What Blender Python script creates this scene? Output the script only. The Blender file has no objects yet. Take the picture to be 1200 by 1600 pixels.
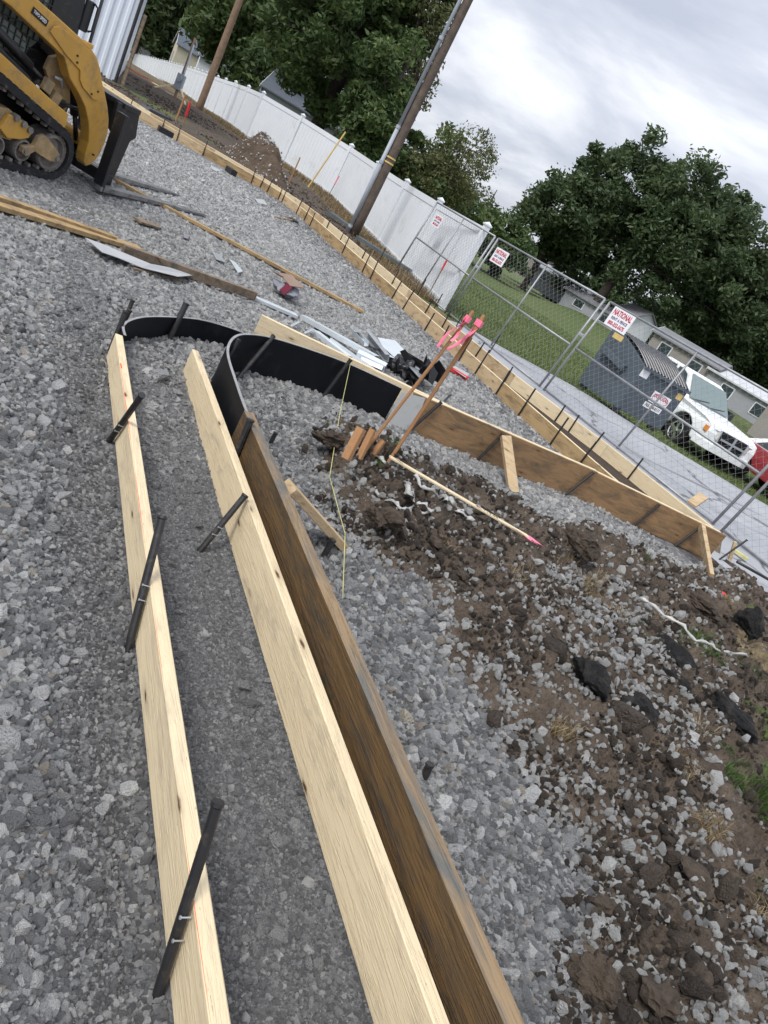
import bpy, bmesh, math, random
import numpy as np
from mathutils import Vector, Matrix
SC = bpy.context.scene
COL = SC.collection
random.seed(7); RNG = np.random.default_rng(11)
PI = math.pi

# ------------------------------------------------------------------ camera
FPX = 1109.0; NAD = np.array([-830.0, 3200.0]); CEN = np.array([600.0, 800.0]); EYE = np.array([0, 0, 1.45])
_n = NAD - CEN; _d = float(np.linalg.norm(_n)); _u = _n / _d
PITCH = math.atan(FPX / _d)
FW = np.array([0, math.cos(PITCH), -math.sin(PITCH)])
DN = np.array([0, -math.sin(PITCH), -math.cos(PITCH)]); RT = np.array([1.0, 0, 0])
CX = _u[1] * RT + _u[0] * DN
CY = -_u[0] * RT + _u[1] * DN
def ray(px, py): return FW + CX * (px - 600) / FPX + CY * (py - 800) / FPX
def G(px, py, z=0.0):
    r = ray(px, py); return EYE + r * ((z - EYE[2]) / r[2])
def at(px, py, D): return EYE + ray(px, py) * D
cam = bpy.data.cameras.new('camera'); camo = bpy.data.objects.new('camera', cam); COL.objects.link(camo)
cam.sensor_fit = 'VERTICAL'; cam.sensor_height = 32.0; cam.sensor_width = 24.0; cam.lens = FPX / 1600 * 32.0
cam.clip_start = 0.02; cam.clip_end = 2000
m = Matrix(((CX[0], -CY[0], -FW[0], EYE[0]), (CX[1], -CY[1], -FW[1], EYE[1]), (CX[2], -CY[2], -FW[2], EYE[2]), (0, 0, 0, 1)))
camo.matrix_world = m
SC.camera = camo

# ------------------------------------------------------------------ world, sun, exposure
W = bpy.data.worlds.new("World"); SC.world = W; W.use_nodes = True
nt = W.node_tree; nt.nodes.clear()
SUN_EL = math.radians(52); SUN_AZ = math.radians(212)      # azimuth clockwise from +Y
def wn(t, **k):
    n = nt.nodes.new(t)
    for a, v in k.items(): setattr(n, a, v)
    return n
sky = wn('ShaderNodeTexSky', sky_type='NISHITA', sun_disc=False, sun_elevation=SUN_EL, sun_rotation=SUN_AZ)
bgs = wn('ShaderNodeBackground'); bgs.inputs[1].default_value = 0.07
nt.links.new(sky.outputs[0], bgs.inputs[0])
tc = wn('ShaderNodeTexCoord'); sep = wn('ShaderNodeSeparateXYZ'); nt.links.new(tc.outputs['Generated'], sep.inputs[0])
zz = wn('ShaderNodeMath', operation='MAXIMUM'); nt.links.new(sep.outputs[2], zz.inputs[0]); zz.inputs[1].default_value = 0.0
za = wn('ShaderNodeMath', operation='ADD'); nt.links.new(zz.outputs[0], za.inputs[0]); za.inputs[1].default_value = 0.42
dx = wn('ShaderNodeMath', operation='DIVIDE'); dy = wn('ShaderNodeMath', operation='DIVIDE')
nt.links.new(sep.outputs[0], dx.inputs[0]); nt.links.new(za.outputs[0], dx.inputs[1])
nt.links.new(sep.outputs[1], dy.inputs[0]); nt.links.new(za.outputs[0], dy.inputs[1])
cmb = wn('ShaderNodeCombineXYZ'); nt.links.new(dx.outputs[0], cmb.inputs[0]); nt.links.new(dy.outputs[0], cmb.inputs[1])
mp = wn('ShaderNodeMapping'); nt.links.new(cmb.outputs[0], mp.inputs[0])
mp.inputs['Rotation'].default_value = (0, 0, math.radians(25)); mp.inputs['Scale'].default_value = (1.0, 1.7, 1); mp.inputs['Location'].default_value = (3.1, 1.7, 0)
n1 = wn('ShaderNodeTexNoise'); nt.links.new(mp.outputs[0], n1.inputs[0]); n1.inputs['Scale'].default_value = 1.5; n1.inputs['Detail'].default_value = 7; n1.inputs['Roughness'].default_value = 0.56; n1.inputs['Distortion'].default_value = 0.35
cr = wn('ShaderNodeValToRGB'); nt.links.new(n1.outputs[0], cr.inputs[0])
e = cr.color_ramp.elements
e[0].position = 0.37; e[0].color = (0.30, 0.325, 0.385, 1)
e[1].position = 0.76; e[1].color = (0.86, 0.87, 0.89, 1)
q = cr.color_ramp.elements.new(0.49); q.color = (0.39, 0.41, 0.465, 1)
q = cr.color_ramp.elements.new(0.60); q.color = (0.55, 0.565, 0.60, 1)
bgc = wn('ShaderNodeBackground'); nt.links.new(cr.outputs[0], bgc.inputs[0])
ov = wn('ShaderNodeMath', operation='MULTIPLY_ADD'); nt.links.new(zz.outputs[0], ov.inputs[0]); ov.inputs[1].default_value = 0.85; ov.inputs[2].default_value = 0.82   # overcast sky: brighter overhead
nt.links.new(ov.outputs[0], bgc.inputs[1])
mx = wn('ShaderNodeMixShader'); mx.inputs[0].default_value = 0.93
nt.links.new(bgs.outputs[0], mx.inputs[1]); nt.links.new(bgc.outputs[0], mx.inputs[2])
wo = wn('ShaderNodeOutputWorld'); nt.links.new(mx.outputs[0], wo.inputs[0])
W.cycles.sampling_method = 'MANUAL'; W.cycles.sample_map_resolution = 512

sun = bpy.data.lights.new('sun', 'SUN'); sun.energy = 1.5; sun.angle = math.radians(18); sun.color = (1, 0.965, 0.91)
suno = bpy.data.objects.new('sun', sun); COL.objects.link(suno)
sd = Vector((math.sin(SUN_AZ) * math.cos(SUN_EL), math.cos(SUN_AZ) * math.cos(SUN_EL), math.sin(SUN_EL)))
suno.rotation_euler = (-sd).to_track_quat('-Z', 'Y').to_euler()
SC.view_settings.view_transform = 'Standard'; SC.view_settings.look = 'None'; SC.view_settings.exposure = 0.92
SC.view_settings.gamma = 1.0; SC.view_settings.use_curve_mapping = False

# ------------------------------------------------------------------ helpers
def tag(o, label=None, cat=None, group=None, kind=None):
    if label: o['label'] = label
    if cat: o['category'] = cat
    if group: o['group'] = group
    if kind: o['kind'] = kind
    return o
def empty(name, loc=(0, 0, 0), rz=0.0, label=None, cat=None, group=None):
    o = bpy.data.objects.new(name, None); COL.objects.link(o); o.location = loc; o.rotation_euler = (0, 0, rz)
    o.empty_display_size = 0.2
    return tag(o, label, cat, group)
class MB:
    def __init__(s): s.v = []; s.f = []; s.m = []
    def add(s, v, f, mi=0):
        o = len(s.v); s.v += [tuple(map(float, p)) for p in v]; s.f += [tuple(i + o for i in q) for q in f]; s.m += [mi] * len(f); return s
    def box(s, c, d, mi=0, R=None):
        x, y, z = d[0] / 2, d[1] / 2, d[2] / 2
        v = [Vector((a * x, b * y, e * z)) for e in (-1, 1) for a, b in ((-1, -1), (1, -1), (1, 1), (-1, 1))]
        if R is not None: v = [R @ p for p in v]
        v = [p + Vector(c) for p in v]
        return s.add(v, [(3, 2, 1, 0), (4, 5, 6, 7), (0, 1, 5, 4), (1, 2, 6, 5), (2, 3, 7, 6), (3, 0, 4, 7)], mi)
    def bar(s, p0, p1, w, h, mi=0, up=(0, 0, 1), ch=0.0):
        # rectangular bar from p0 to p1 with width w (sideways) and height h (along up)
        p0 = Vector(p0); p1 = Vector(p1); d = (p1 - p0).normalized(); u = Vector(up)
        sdv = d.cross(u).normalized(); u = sdv.cross(d).normalized()
        if ch <= 0: prof = [(-w / 2, -h / 2), (w / 2, -h / 2), (w / 2, h / 2), (-w / 2, h / 2)]
        else: prof = [(-w / 2 + ch, -h / 2), (w / 2 - ch, -h / 2), (w / 2, -h / 2 + ch), (w / 2, h / 2 - ch), (w / 2 - ch, h / 2), (-w / 2 + ch, h / 2), (-w / 2, h / 2 - ch), (-w / 2, -h / 2 + ch)]
        n = len(prof); v = [p + sdv * a + u * b for p in (p0, p1) for a, b in prof]
        f = [(i, (i + 1) % n, n + (i + 1) % n, n + i) for i in range(n)] + [tuple(range(n - 1, -1, -1)), tuple(range(n, 2 * n))]
        return s.add(v, f, mi)
    def tube(s, pts, r, n=8, mi=0, cap=True):
        pts = [Vector(p) for p in pts]; rs = r if isinstance(r, (list, tuple)) else [r] * len(pts)
        v = []; ref = None
        for i, p in enumerate(pts):
            d = (pts[min(i + 1, len(pts) - 1)] - pts[max(i - 1, 0)]).normalized()
            a = ref if ref is not None else (Vector((0, 0, 1)) if abs(d.z) < 0.9 else Vector((1, 0, 0)))
            x = (a - d * a.dot(d)).normalized(); ref = x; y = d.cross(x)
            v += [p + (x * math.cos(2 * PI * k / n) + y * math.sin(2 * PI * k / n)) * rs[i] for k in range(n)]
        f = [(i * n + k, i * n + (k + 1) % n, (i + 1) * n + (k + 1) % n, (i + 1) * n + k) for i in range(len(pts) - 1) for k in range(n)]
        if cap: f += [tuple(range(n - 1, -1, -1)), tuple(range((len(pts) - 1) * n, len(pts) * n))]
        return s.add(v, f, mi)
    def prism(s, poly, a, b, axis='y', mi=0):
        # polygon in (x,z) extruded along y from a to b (axis y), or in (x,y) along z
        n = len(poly)
        if axis == 'y': v = [(p[0], t, p[1]) for t in (a, b) for p in poly]
        elif axis == 'z': v = [(p[0], p[1], t) for t in (a, b) for p in poly]
        else: v = [(t, p[0], p[1]) for t in (a, b) for p in poly]
        f = [(i, (i + 1) % n, n + (i + 1) % n, n + i) for i in range(n)] + [tuple(range(n - 1, -1, -1)), tuple(range(n, 2 * n))]
        return s.add(v, f, mi)
    def build(s, name, mats, parent=None, smooth=False, loc=None, fix=True, bevel=0):
        me = bpy.data.meshes.new(name); me.from_pydata(s.v, [], s.f)
        if not isinstance(mats, (list, tuple)): mats = [mats]
        for q in mats: me.materials.append(q)
        me.polygons.foreach_set('material_index', s.m)
        if fix or bevel:
            b = bmesh.new(); b.from_mesh(me)
            bmesh.ops.recalc_face_normals(b, faces=b.faces)
            if bevel:
                ed = [q for q in b.edges if len(q.link_faces) == 2 and q.calc_face_angle(0) > 0.5]
                bmesh.ops.bevel(b, geom=ed, offset=bevel, segments=2, affect='EDGES', profile=0.6, clamp_overlap=True)
            b.to_mesh(me); b.free()
        if smooth: me.polygons.foreach_set('use_smooth', [True] * len(me.polygons))
        me.update()
        o = bpy.data.objects.new(name, me); COL.objects.link(o)
        if parent is not None: o.parent = parent
        if loc is not None: o.location = loc
        return o
def npmesh(name, V, F, mat, parent=None, attrs=None, smooth=False, midx=None):
    me = bpy.data.meshes.new(name); V = np.asarray(V, np.float32); F = np.asarray(F, np.int32); k = F.shape[1]
    me.vertices.add(len(V)); me.vertices.foreach_set('co', V.ravel())
    me.loops.add(F.size); me.loops.foreach_set('vertex_index', F.ravel())
    me.polygons.add(len(F)); me.polygons.foreach_set('loop_start', np.arange(0, F.size, k, dtype=np.int32))
    me.polygons.foreach_set('loop_total', np.full(len(F), k, np.int32))
    for q in (mat if isinstance(mat, (list, tuple)) else [mat]): me.materials.append(q)
    if midx is not None: me.polygons.foreach_set('material_index', np.asarray(midx, np.int32))
    if smooth: me.polygons.foreach_set('use_smooth', np.ones(len(F), bool))
    for n, a in (attrs or {}).items():
        at_ = me.attributes.new(n, 'FLOAT', 'POINT' if len(a) == len(V) else 'FACE'); at_.data.foreach_set('value', np.asarray(a, np.float32))
    me.update(calc_edges=True)
    o = bpy.data.objects.new(name, me); COL.objects.link(o)
    if parent is not None: o.parent = parent
    return o
def _h(i, j, s):
    n = (i.astype(np.int64) * 374761393 + j.astype(np.int64) * 668265263 + s * 1442695041) & 0x7fffffff
    n = ((n ^ (n >> 13)) * 1274126177) & 0x7fffffff
    return ((n ^ (n >> 16)) & 0xffff) / 65535.0
def vnoise(x, y, s=0):
    x = np.asarray(x, float); y = np.asarray(y, float)
    i = np.floor(x); j = np.floor(y); u = x - i; v = y - j; u = u * u * (3 - 2 * u); v = v * v * (3 - 2 * v)
    return (_h(i, j, s) * (1 - u) + _h(i + 1, j, s) * u) * (1 - v) + (_h(i, j + 1, s) * (1 - u) + _h(i + 1, j + 1, s) * u) * v
def fbm(x, y, s=0, o=4):
    a = 0; w = 0.5; t = 0
    for k in range(o): a = a + w * vnoise(x, y, s + k); t += w; w *= 0.5; x = x * 2.03 + 5.1; y = y * 2.03 + 1.7
    return a / t
def sm(a, b, x):
    t = np.clip((x - a) / (b - a), 0, 1); return t * t * (3 - 2 * t)
def polydist(x, y, P):
    # signed distance to polygon: positive inside
    P = np.asarray(P, float); x = np.asarray(x, float); y = np.asarray(y, float)
    d = np.full(x.shape, 1e9); ins = np.zeros(x.shape, bool); n = len(P)
    for i in range(n):
        a = P[i]; b = P[(i + 1) % n]; ex, ey = b - a
        t = np.clip(((x - a[0]) * ex + (y - a[1]) * ey) / (ex * ex + ey * ey + 1e-12), 0, 1)
        d = np.minimum(d, np.hypot(x - a[0] - t * ex, y - a[1] - t * ey))
        c = (a[1] > y) != (b[1] > y)
        xi = (b[0] - a[0]) * (y - a[1]) / (b[1] - a[1] + 1e-12) + a[0]
        ins ^= c & (x < xi)
    return np.where(ins, d, -d)
def linedist(x, y, P):
    d = np.full(np.shape(x), 1e9)
    for a, b in zip(P[:-1], P[1:]):
        ex, ey = b[0] - a[0], b[1] - a[1]
        t = np.clip(((x - a[0]) * ex + (y - a[1]) * ey) / (ex * ex + ey * ey + 1e-12), 0, 1)
        d = np.minimum(d, np.hypot(x - a[0] - t * ex, y - a[1] - t * ey))
    return d
def pg(L, z=0.0): return [tuple(G(x, y, z)[:2]) for x, y in L]

# ------------------------------------------------------------------ materials
class NT:
    def __init__(s, name, rough=0.8, spec=0.3, metal=0.0):
        s.m = bpy.data.materials.new(name); s.m.use_nodes = True; s.t = s.m.node_tree; s.b = s.t.nodes['Principled BSDF']
        s.b.inputs['Roughness'].default_value = rough; s.b.inputs['Specular IOR Level'].default_value = spec; s.b.inputs['Metallic'].default_value = metal
    def n(s, t, **k):
        q = s.t.nodes.new(t)
        for a, v in k.items(): setattr(q, a, v)
        return q
    def l(s, a, b): s.t.links.new(a, b)
    def coord(s, kind='Object', scale=(1, 1, 1), rnd=True, loc=(0, 0, 0)):
        c = s.n('ShaderNodeTexCoord'); mpn = s.n('ShaderNodeMapping'); mpn.inputs['Scale'].default_value = scale; mpn.inputs['Location'].default_value = loc
        if rnd:
            oi = s.n('ShaderNodeObjectInfo'); mu = s.n('ShaderNodeMath', operation='MULTIPLY'); mu.inputs[1].default_value = 57.0
            s.l(oi.outputs['Random'], mu.inputs[0]); ad = s.n('ShaderNodeVectorMath', operation='ADD')
            s.l(c.outputs[kind], ad.inputs[0]); s.l(mu.outputs[0], ad.inputs[1]); s.l(ad.outputs[0], mpn.inputs[0])
        else: s.l(c.outputs[kind], mpn.inputs[0])
        return mpn.outputs[0]
    def noise(s, v, scale, detail=4, rough=0.6, dist=0.0):
        q = s.n('ShaderNodeTexNoise'); q.inputs['Scale'].default_value = scale; q.inputs['Detail'].default_value = detail; q.inputs['Roughness'].default_value = rough; q.inputs['Distortion'].default_value = dist
        if v is not None: s.l(v, q.inputs[0])
        return q.outputs[0]
    def voro(s, v, scale, feature='F1', out='Distance', rnd=1.0):
        q = s.n('ShaderNodeTexVoronoi', feature=feature); q.inputs['Scale'].default_value = scale; q.inputs['Randomness'].default_value = rnd
        if v is not None: s.l(v, q.inputs[0])
        return q.outputs[out]
    def ramp(s, f, stops, interp='LINEAR'):
        q = s.n('ShaderNodeValToRGB'); q.color_ramp.interpolation = interp; el = q.color_ramp.elements
        for i, (p, c) in enumerate(stops):
            c = (c, c, c) if not isinstance(c, (tuple, list)) else c
            x = el[i] if i < 2 else el.new(p)
            x.position = p; x.color = (*c[:3], 1)
        s.l(f, q.inputs[0]); return q.outputs[0]
    def mix(s, f, a, b, mode='MIX'):
        q = s.n('ShaderNodeMix', data_type='RGBA', blend_type=mode)
        for inp, val in ((q.inputs[0], f), (q.inputs[6], a), (q.inputs[7], b)):
            if isinstance(val, (int, float)): inp.default_value = val
            elif isinstance(val, (tuple, list)): inp.default_value = (*val[:3], 1)
            else: s.l(val, inp)
        return q.outputs[2]
    def math(s, op, a, b=0.0, clamp=False):
        q = s.n('ShaderNodeMath', operation=op, use_clamp=clamp)
        for i, val in enumerate((a, b)):
            if isinstance(val, (int, float)): q.inputs[i].default_value = val
            else: s.l(val, q.inputs[i])
        return q.outputs[0]
    def attr(s, name, typ='GEOMETRY', out='Fac'):
        q = s.n('ShaderNodeAttribute', attribute_name=name, attribute_type=typ); return q.outputs[out]
    def col(s, c):
        if isinstance(c, (tuple, list)): s.b.inputs['Base Color'].default_value = (*c[:3], 1)
        else: s.l(c, s.b.inputs['Base Color'])
        return s
    def rough(s, c): s.l(c, s.b.inputs['Roughness'])
    def bump(s, h, dist=0.01, strength=1.0):
        q = s.n('ShaderNodeBump'); q.inputs['Distance'].default_value = dist; q.inputs['Strength'].default_value = strength
        s.l(h, q.inputs['Height']); s.l(q.outputs[0], s.b.inputs['Normal']); return s
def lerpc(a, b, t): return tuple(x + (y - x) * t for x, y in zip(a, b))
def worn(name, c, rough=0.6, var=0.25, scale=6, metal=0.0, spec=0.3, dirt=None, dirtamt=0.5, bump=0.0, dscale=3.0):
    k = NT(name, rough, spec, metal); v = k.coord()
    f = k.noise(v, scale, 5, 0.65)
    base = k.ramp(f, [(0.3, tuple(x * (1 - var) for x in c)), (0.7, tuple(min(1, x * (1 + var * 0.6)) for x in c))])
    if dirt:
        d = k.ramp(k.noise(v, dscale, 8, 0.7, 0.3), [(0.62 - 0.3 * dirtamt, 0.0), (0.80 - 0.2 * dirtamt, 1.0)])
        base = k.mix(d, base, dirt); 
    k.col(base)
    if bump: k.bump(k.noise(v, scale * 8, 4), bump)
    return k.m
def wood(name, c1, c2, knots=0.6, stain=None, stainamt=0.4, rough=0.75, grain=1.0, bump=0.0015):
    k = NT(name, rough, 0.25)
    v = k.coord(scale=(1, 1, 1)); vg = k.coord(scale=(0.9, 14, 14)); vf = k.coord(scale=(3.0, 160, 160)); vk = k.coord(scale=(1.1, 5, 5))
    w = k.noise(vg, 1.6, 5, 0.6, 1.2)
    band = k.math('SINE', k.math('MULTIPLY', w, 38.0))
    g = k.ramp(band, [(0.0, 0.0), (1.0, 1.0)])
    f2 = k.noise(vf, 1.0, 3, 0.6)
    base = k.mix(k.math('MULTIPLY', g, 0.36 * grain), c1, c2)
    base = k.mix(k.math('MULTIPLY', f2, 0.35 * grain), base, tuple(x * 0.72 for x in c2))
    big = k.noise(v, 1.3, 3)
    base = k.mix(k.ramp(big, [(0.35, 0.0), (0.7, 0.35)]), base, tuple(x * 0.8 for x in c2))
    if knots > 0:
        kc = k.coord(scale=(1, 1, 1)); sp_ = k.n('ShaderNodeSeparateXYZ'); k.l(kc, sp_.inputs[0]); cb_ = k.n('ShaderNodeCombineXYZ')
        k.l(k.math('MULTIPLY', sp_.outputs[0], 2.4), cb_.inputs[0]); k.l(k.math('MULTIPLY', k.math('ADD', k.math('ADD', sp_.outputs[1], k.math('MULTIPLY', sp_.outputs[2], 1.03)), k.math('MULTIPLY', k.noise(kc, 40, 3), 0.012)), 9.0), cb_.inputs[1])
        vk = cb_.outputs[0]
        kv = k.n('ShaderNodeTexVoronoi', feature='F1', voronoi_dimensions='2D'); kv.inputs['Scale'].default_value = 1.0; k.l(vk, kv.inputs[0])
        km = k.ramp(kv.outputs['Distance'], [(0.030, 1.0), (0.075, 0.0)]); halo = k.ramp(kv.outputs['Distance'], [(0.06, 0.5), (0.22, 0.0)])
        sel = kv.outputs['Color']; sx = k.n('ShaderNodeSeparateColor'); k.l(sel, sx.inputs[0])
        gt_ = k.math('GREATER_THAN', sx.outputs[0], 1 - knots * 0.6); km = k.math('MULTIPLY', km, gt_)
        base = k.mix(k.math('MULTIPLY', halo, gt_), base, tuple(x * 0.62 for x in c2))
        base = k.mix(km, base, (0.085, 0.042, 0.020))
        pits = k.ramp(k.noise(k.coord(scale=(40, 160, 160)), 1.0, 2), [(0.70, 0.0), (0.76, 0.55)]); base = k.mix(pits, base, (0.16, 0.10, 0.06))
    if stain:
        s1 = k.noise(k.coord(scale=(1.2, 5, 5)), 3.0, 8, 0.72, 0.6)
        base = k.mix(k.ramp(s1, [(0.55 - 0.2 * stainamt, 0.0), (0.72 - 0.15 * stainamt, 1.0)]), base, stain)
    k.col(base); k.bump(k.math('ADD', f2, k.math('MULTIPLY', g, 0.5)), bump)
    return k.m
M = {}
M['lumber'] = wood('fresh_lumber', (0.74, 0.62, 0.42), (0.65, 0.52, 0.33), 0.75, stain=(0.46, 0.38, 0.27), stainamt=0.15)
M['lumber2'] = wood('used_lumber', (0.55, 0.42, 0.26), (0.43, 0.31, 0.18), 0.6, stain=(0.25, 0.17, 0.10), stainamt=0.3)
M['lumber_tan'] = wood('tan_plank', (0.44, 0.31, 0.16), (0.32, 0.215, 0.105), 0.3, stain=(0.17, 0.12, 0.07), stainamt=0.4)
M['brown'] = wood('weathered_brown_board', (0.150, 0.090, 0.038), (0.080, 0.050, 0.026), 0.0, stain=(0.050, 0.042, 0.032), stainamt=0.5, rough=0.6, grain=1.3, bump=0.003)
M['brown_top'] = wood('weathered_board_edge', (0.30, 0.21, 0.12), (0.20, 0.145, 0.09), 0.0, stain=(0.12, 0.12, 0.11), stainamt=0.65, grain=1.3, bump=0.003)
M['ply'] = wood('brown_plywood', (0.33, 0.205, 0.105), (0.22, 0.135, 0.07), 0.5, stain=(0.12, 0.085, 0.055), stainamt=0.5, bump=0.001)
M['gray_wood'] = wood('grey_wood', (0.26, 0.20, 0.14), (0.15, 0.11, 0.08), 0.2, stain=(0.08, 0.07, 0.06), stainamt=0.4)
M['stake_wood'] = wood('survey_stake', (0.42, 0.23, 0.11), (0.30, 0.15, 0.07), 0.0, bump=0.0005)
M['steel_dark'] = worn('dark_steel', (0.016, 0.016, 0.018), 0.45, 0.3, 30, spec=0.5, dirt=(0.075, 0.055, 0.04), dirtamt=0.28, dscale=25)
M['black_plastic'] = worn('black_form_plastic', (0.004, 0.005, 0.0075), 0.55, 0.3, 3, spec=0.22, dirt=(0.025, 0.026, 0.03), dirtamt=0.25, dscale=5)
M['plastic_edge'] = worn('form_plastic_pale_edge', (0.28, 0.28, 0.28), 0.6, 0.3, 12)  # top rim of the form strips, paler than their sides
M['galv'] = worn('galvanized_steel', (0.42, 0.44, 0.46), 0.38, 0.2, 9, metal=0.55, spec=0.5)
M['galv_light'] = worn('bright_metal_stud', (0.62, 0.67, 0.70), 0.32, 0.12, 9, metal=0.35, spec=0.5)
M['galv_pipe'] = worn('fence_pipe', (0.30, 0.31, 0.32), 0.5, 0.25, 12, metal=0.5, spec=0.5)
M['wire'] = worn('fence_wire', (0.34, 0.35, 0.36), 0.45, 0.2, 5, metal=0.3)
M['vinyl'] = worn('white_vinyl', (0.70, 0.73, 0.76), 0.45, 0.05, 1.2, dirt=(0.50, 0.50, 0.47), dirtamt=0.12, dscale=1.3)
M['yellow'] = worn('yellow_machine_paint', (0.56, 0.31, 0.055), 0.42, 0.12, 3, spec=0.45, dirt=(0.26, 0.18, 0.09), dirtamt=0.42, dscale=6)
M['dusty'] = worn('dusty_beige_paint', (0.40, 0.28, 0.14), 0.8, 0.3, 10, dirt=(0.22, 0.18, 0.13), dirtamt=0.7, dscale=12)
M['dusty_grey'] = worn('dusty_grey_steel', (0.22, 0.20, 0.18), 0.75, 0.35, 10, dirt=(0.10, 0.09, 0.08), dirtamt=0.5, dscale=12)
M['mblack'] = worn('machine_black_paint', (0.013, 0.014, 0.017), 0.4, 0.3, 6, spec=0.5, dirt=(0.08, 0.065, 0.05), dirtamt=0.2, dscale=9)
M['rubber'] = worn('track_rubber', (0.018, 0.018, 0.021), 0.7, 0.3, 14, dirt=(0.12, 0.11, 0.10), dirtamt=0.25, dscale=15)
M['fork'] = worn('scratched_fork_steel', (0.33, 0.33, 0.34), 0.35, 0.4, 7, metal=0.75, dirt=(0.09, 0.07, 0.06), dirtamt=0.4, dscale=10)
M['glass'] = worn('dark_glass', (0.03, 0.045, 0.045), 0.08, 0.1, 1, spec=0.6)
M['glass_pale'] = worn('windscreen_glass', (0.15, 0.20, 0.20), 0.10, 0.08, 1, spec=0.7)
M['cabglass'] = worn('cab_glass', (0.14, 0.18, 0.17), 0.15, 0.2, 2, spec=0.6)
M['white_paint'] = worn('white_car_paint', (0.78, 0.80, 0.82), 0.25, 0.03, 2, spec=0.5)
M['chrome'] = worn('chrome', (0.75, 0.76, 0.78), 0.15, 0.05, 4, metal=0.9)
M['red_paint'] = worn('red_car_paint', (0.26, 0.03, 0.035), 0.3, 0.1, 2, spec=0.5)
M['tyre'] = worn('tyre', (0.014, 0.014, 0.015), 0.8, 0.2, 8)
M['dumpster'] = worn('slate_dumpster_paint', (0.075, 0.095, 0.115), 0.55, 0.25, 4, dirt=(0.05, 0.055, 0.06), dirtamt=0.4, dscale=4)
M['lid_black'] = worn('black_lid_plastic', (0.03, 0.031, 0.036), 0.32, 0.2, 5, spec=0.6)
M['pole_wood'] = worn('utility_pole_wood', (0.12, 0.093, 0.075), 0.85, 0.35, 5, dirt=(0.06, 0.048, 0.04), dirtamt=0.4, dscale=6, bump=0.01)
M['pole_wood2'] = worn('tan_utility_pole_wood', (0.22, 0.15, 0.10), 0.85, 0.25, 5, bump=0.01)
M['conduit'] = worn('grey_conduit', (0.34, 0.37, 0.41), 0.5, 0.08, 3)
M['siding'] = worn('white_ribbed_metal', (0.66, 0.71, 0.78), 0.4, 0.04, 1, spec=0.4)
M['dark_trim'] = worn('dark_trim', (0.03, 0.03, 0.034), 0.5, 0.2, 5)
M['cream'] = worn('cream_siding', (0.50, 0.46, 0.36), 0.8, 0.08, 2)
M['house_white'] = worn('white_siding', (0.66, 0.69, 0.72), 0.8, 0.05, 2)
M['house_grey'] = worn('grey_siding', (0.30, 0.31, 0.33), 0.8, 0.1, 2)
M['house_tan'] = worn('taupe_siding', (0.27, 0.25, 0.23), 0.8, 0.1, 2)
M['roof_blue'] = worn('slate_roof', (0.10, 0.115, 0.14), 0.85, 0.15, 3)
M['roof_grey'] = worn('grey_roof', (0.20, 0.205, 0.22), 0.85, 0.15, 3)
M['roof_pale'] = worn('pale_metal_roof', (0.50, 0.52, 0.54), 0.6, 0.1, 2)
M['rust'] = worn('rusty_steel', (0.20, 0.06, 0.03), 0.9, 0.35, 6)
M['pink'] = worn('pink_ribbon', (0.88, 0.20, 0.31), 0.5, 0.08, 10)
M['red_tape'] = worn('red_tape', (0.62, 0.04, 0.04), 0.5, 0.1, 10)
M['orange'] = worn('orange_chalk', (0.80, 0.10, 0.03), 0.8, 0.1, 10)
M['white_sheet'] = worn('white_sheet', (0.36, 0.37, 0.38), 0.6, 0.06, 3, dirt=(0.35, 0.34, 0.32), dirtamt=0.25)
M['white_panel'] = worn('grey_white_panel', (0.47, 0.48, 0.47), 0.6, 0.06, 3, dirt=(0.22, 0.15, 0.08), dirtamt=0.22, dscale=8)
M['film'] = worn('clear_plastic_film', (0.42, 0.42, 0.40), 0.3, 0.25, 30, spec=0.6)
M['blackbag'] = worn('black_plastic_sheeting', (0.008, 0.008, 0.010), 0.28, 0.3, 5, spec=0.6)
M['bag_paper'] = worn('grey_printed_bag', (0.22, 0.23, 0.26), 0.7, 0.3, 8, dirt=(0.16, 0.05, 0.07), dirtamt=0.45, dscale=7)
M['card'] = worn('brown_cardboard', (0.24, 0.17, 0.13), 0.85, 0.1, 5)
M['asphalt_chunk'] = worn('broken_asphalt', (0.040, 0.040, 0.042), 0.9, 0.6, 70, dirt=(0.13, 0.11, 0.09), dirtamt=0.35, dscale=14, bump=0.04)
M['clod'] = worn('dark_soil_clod', (0.085, 0.066, 0.051), 0.95, 0.55, 30, dirt=(0.11, 0.083, 0.06), dirtamt=0.45, dscale=7, bump=0.012)
M['string'] = worn('yellow_string', (0.52, 0.50, 0.20), 0.7, 0.2, 10)
M['amber'] = worn('amber_lens', (0.70, 0.26, 0.05), 0.2, 0.1, 4)
M['lamp'] = worn('headlight_lens', (0.55, 0.55, 0.50), 0.12, 0.15, 8, spec=0.7)
M['sign_white'] = worn('white_sign_plate', (0.74, 0.74, 0.76), 0.5, 0.04, 4)
M['sign_red'] = worn('red_lettering', (0.42, 0.02, 0.05), 0.5, 0.05, 4)
M['sign_navy'] = worn('navy_lettering', (0.06, 0.06, 0.14), 0.5, 0.05, 4)
M['black_ink'] = worn('black_lettering', (0.015, 0.015, 0.015), 0.6, 0.05, 4)
M['sticker'] = worn('yellow_sticker', (0.62, 0.45, 0.16), 0.6, 0.1, 9)
M['tin'] = worn('blue_grey_gutter', (0.17, 0.20, 0.215), 0.4, 0.2, 3, metal=0.3)
M['interior'] = worn('dark_interior', (0.012, 0.012, 0.013), 0.9, 0.1, 4)
M['bottle'] = worn('brown_bottle_cap', (0.42, 0.31, 0.10), 0.4, 0.1, 9)
M['blue'] = worn('blue_scrap', (0.03, 0.10, 0.55), 0.5, 0.1, 9)
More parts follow.
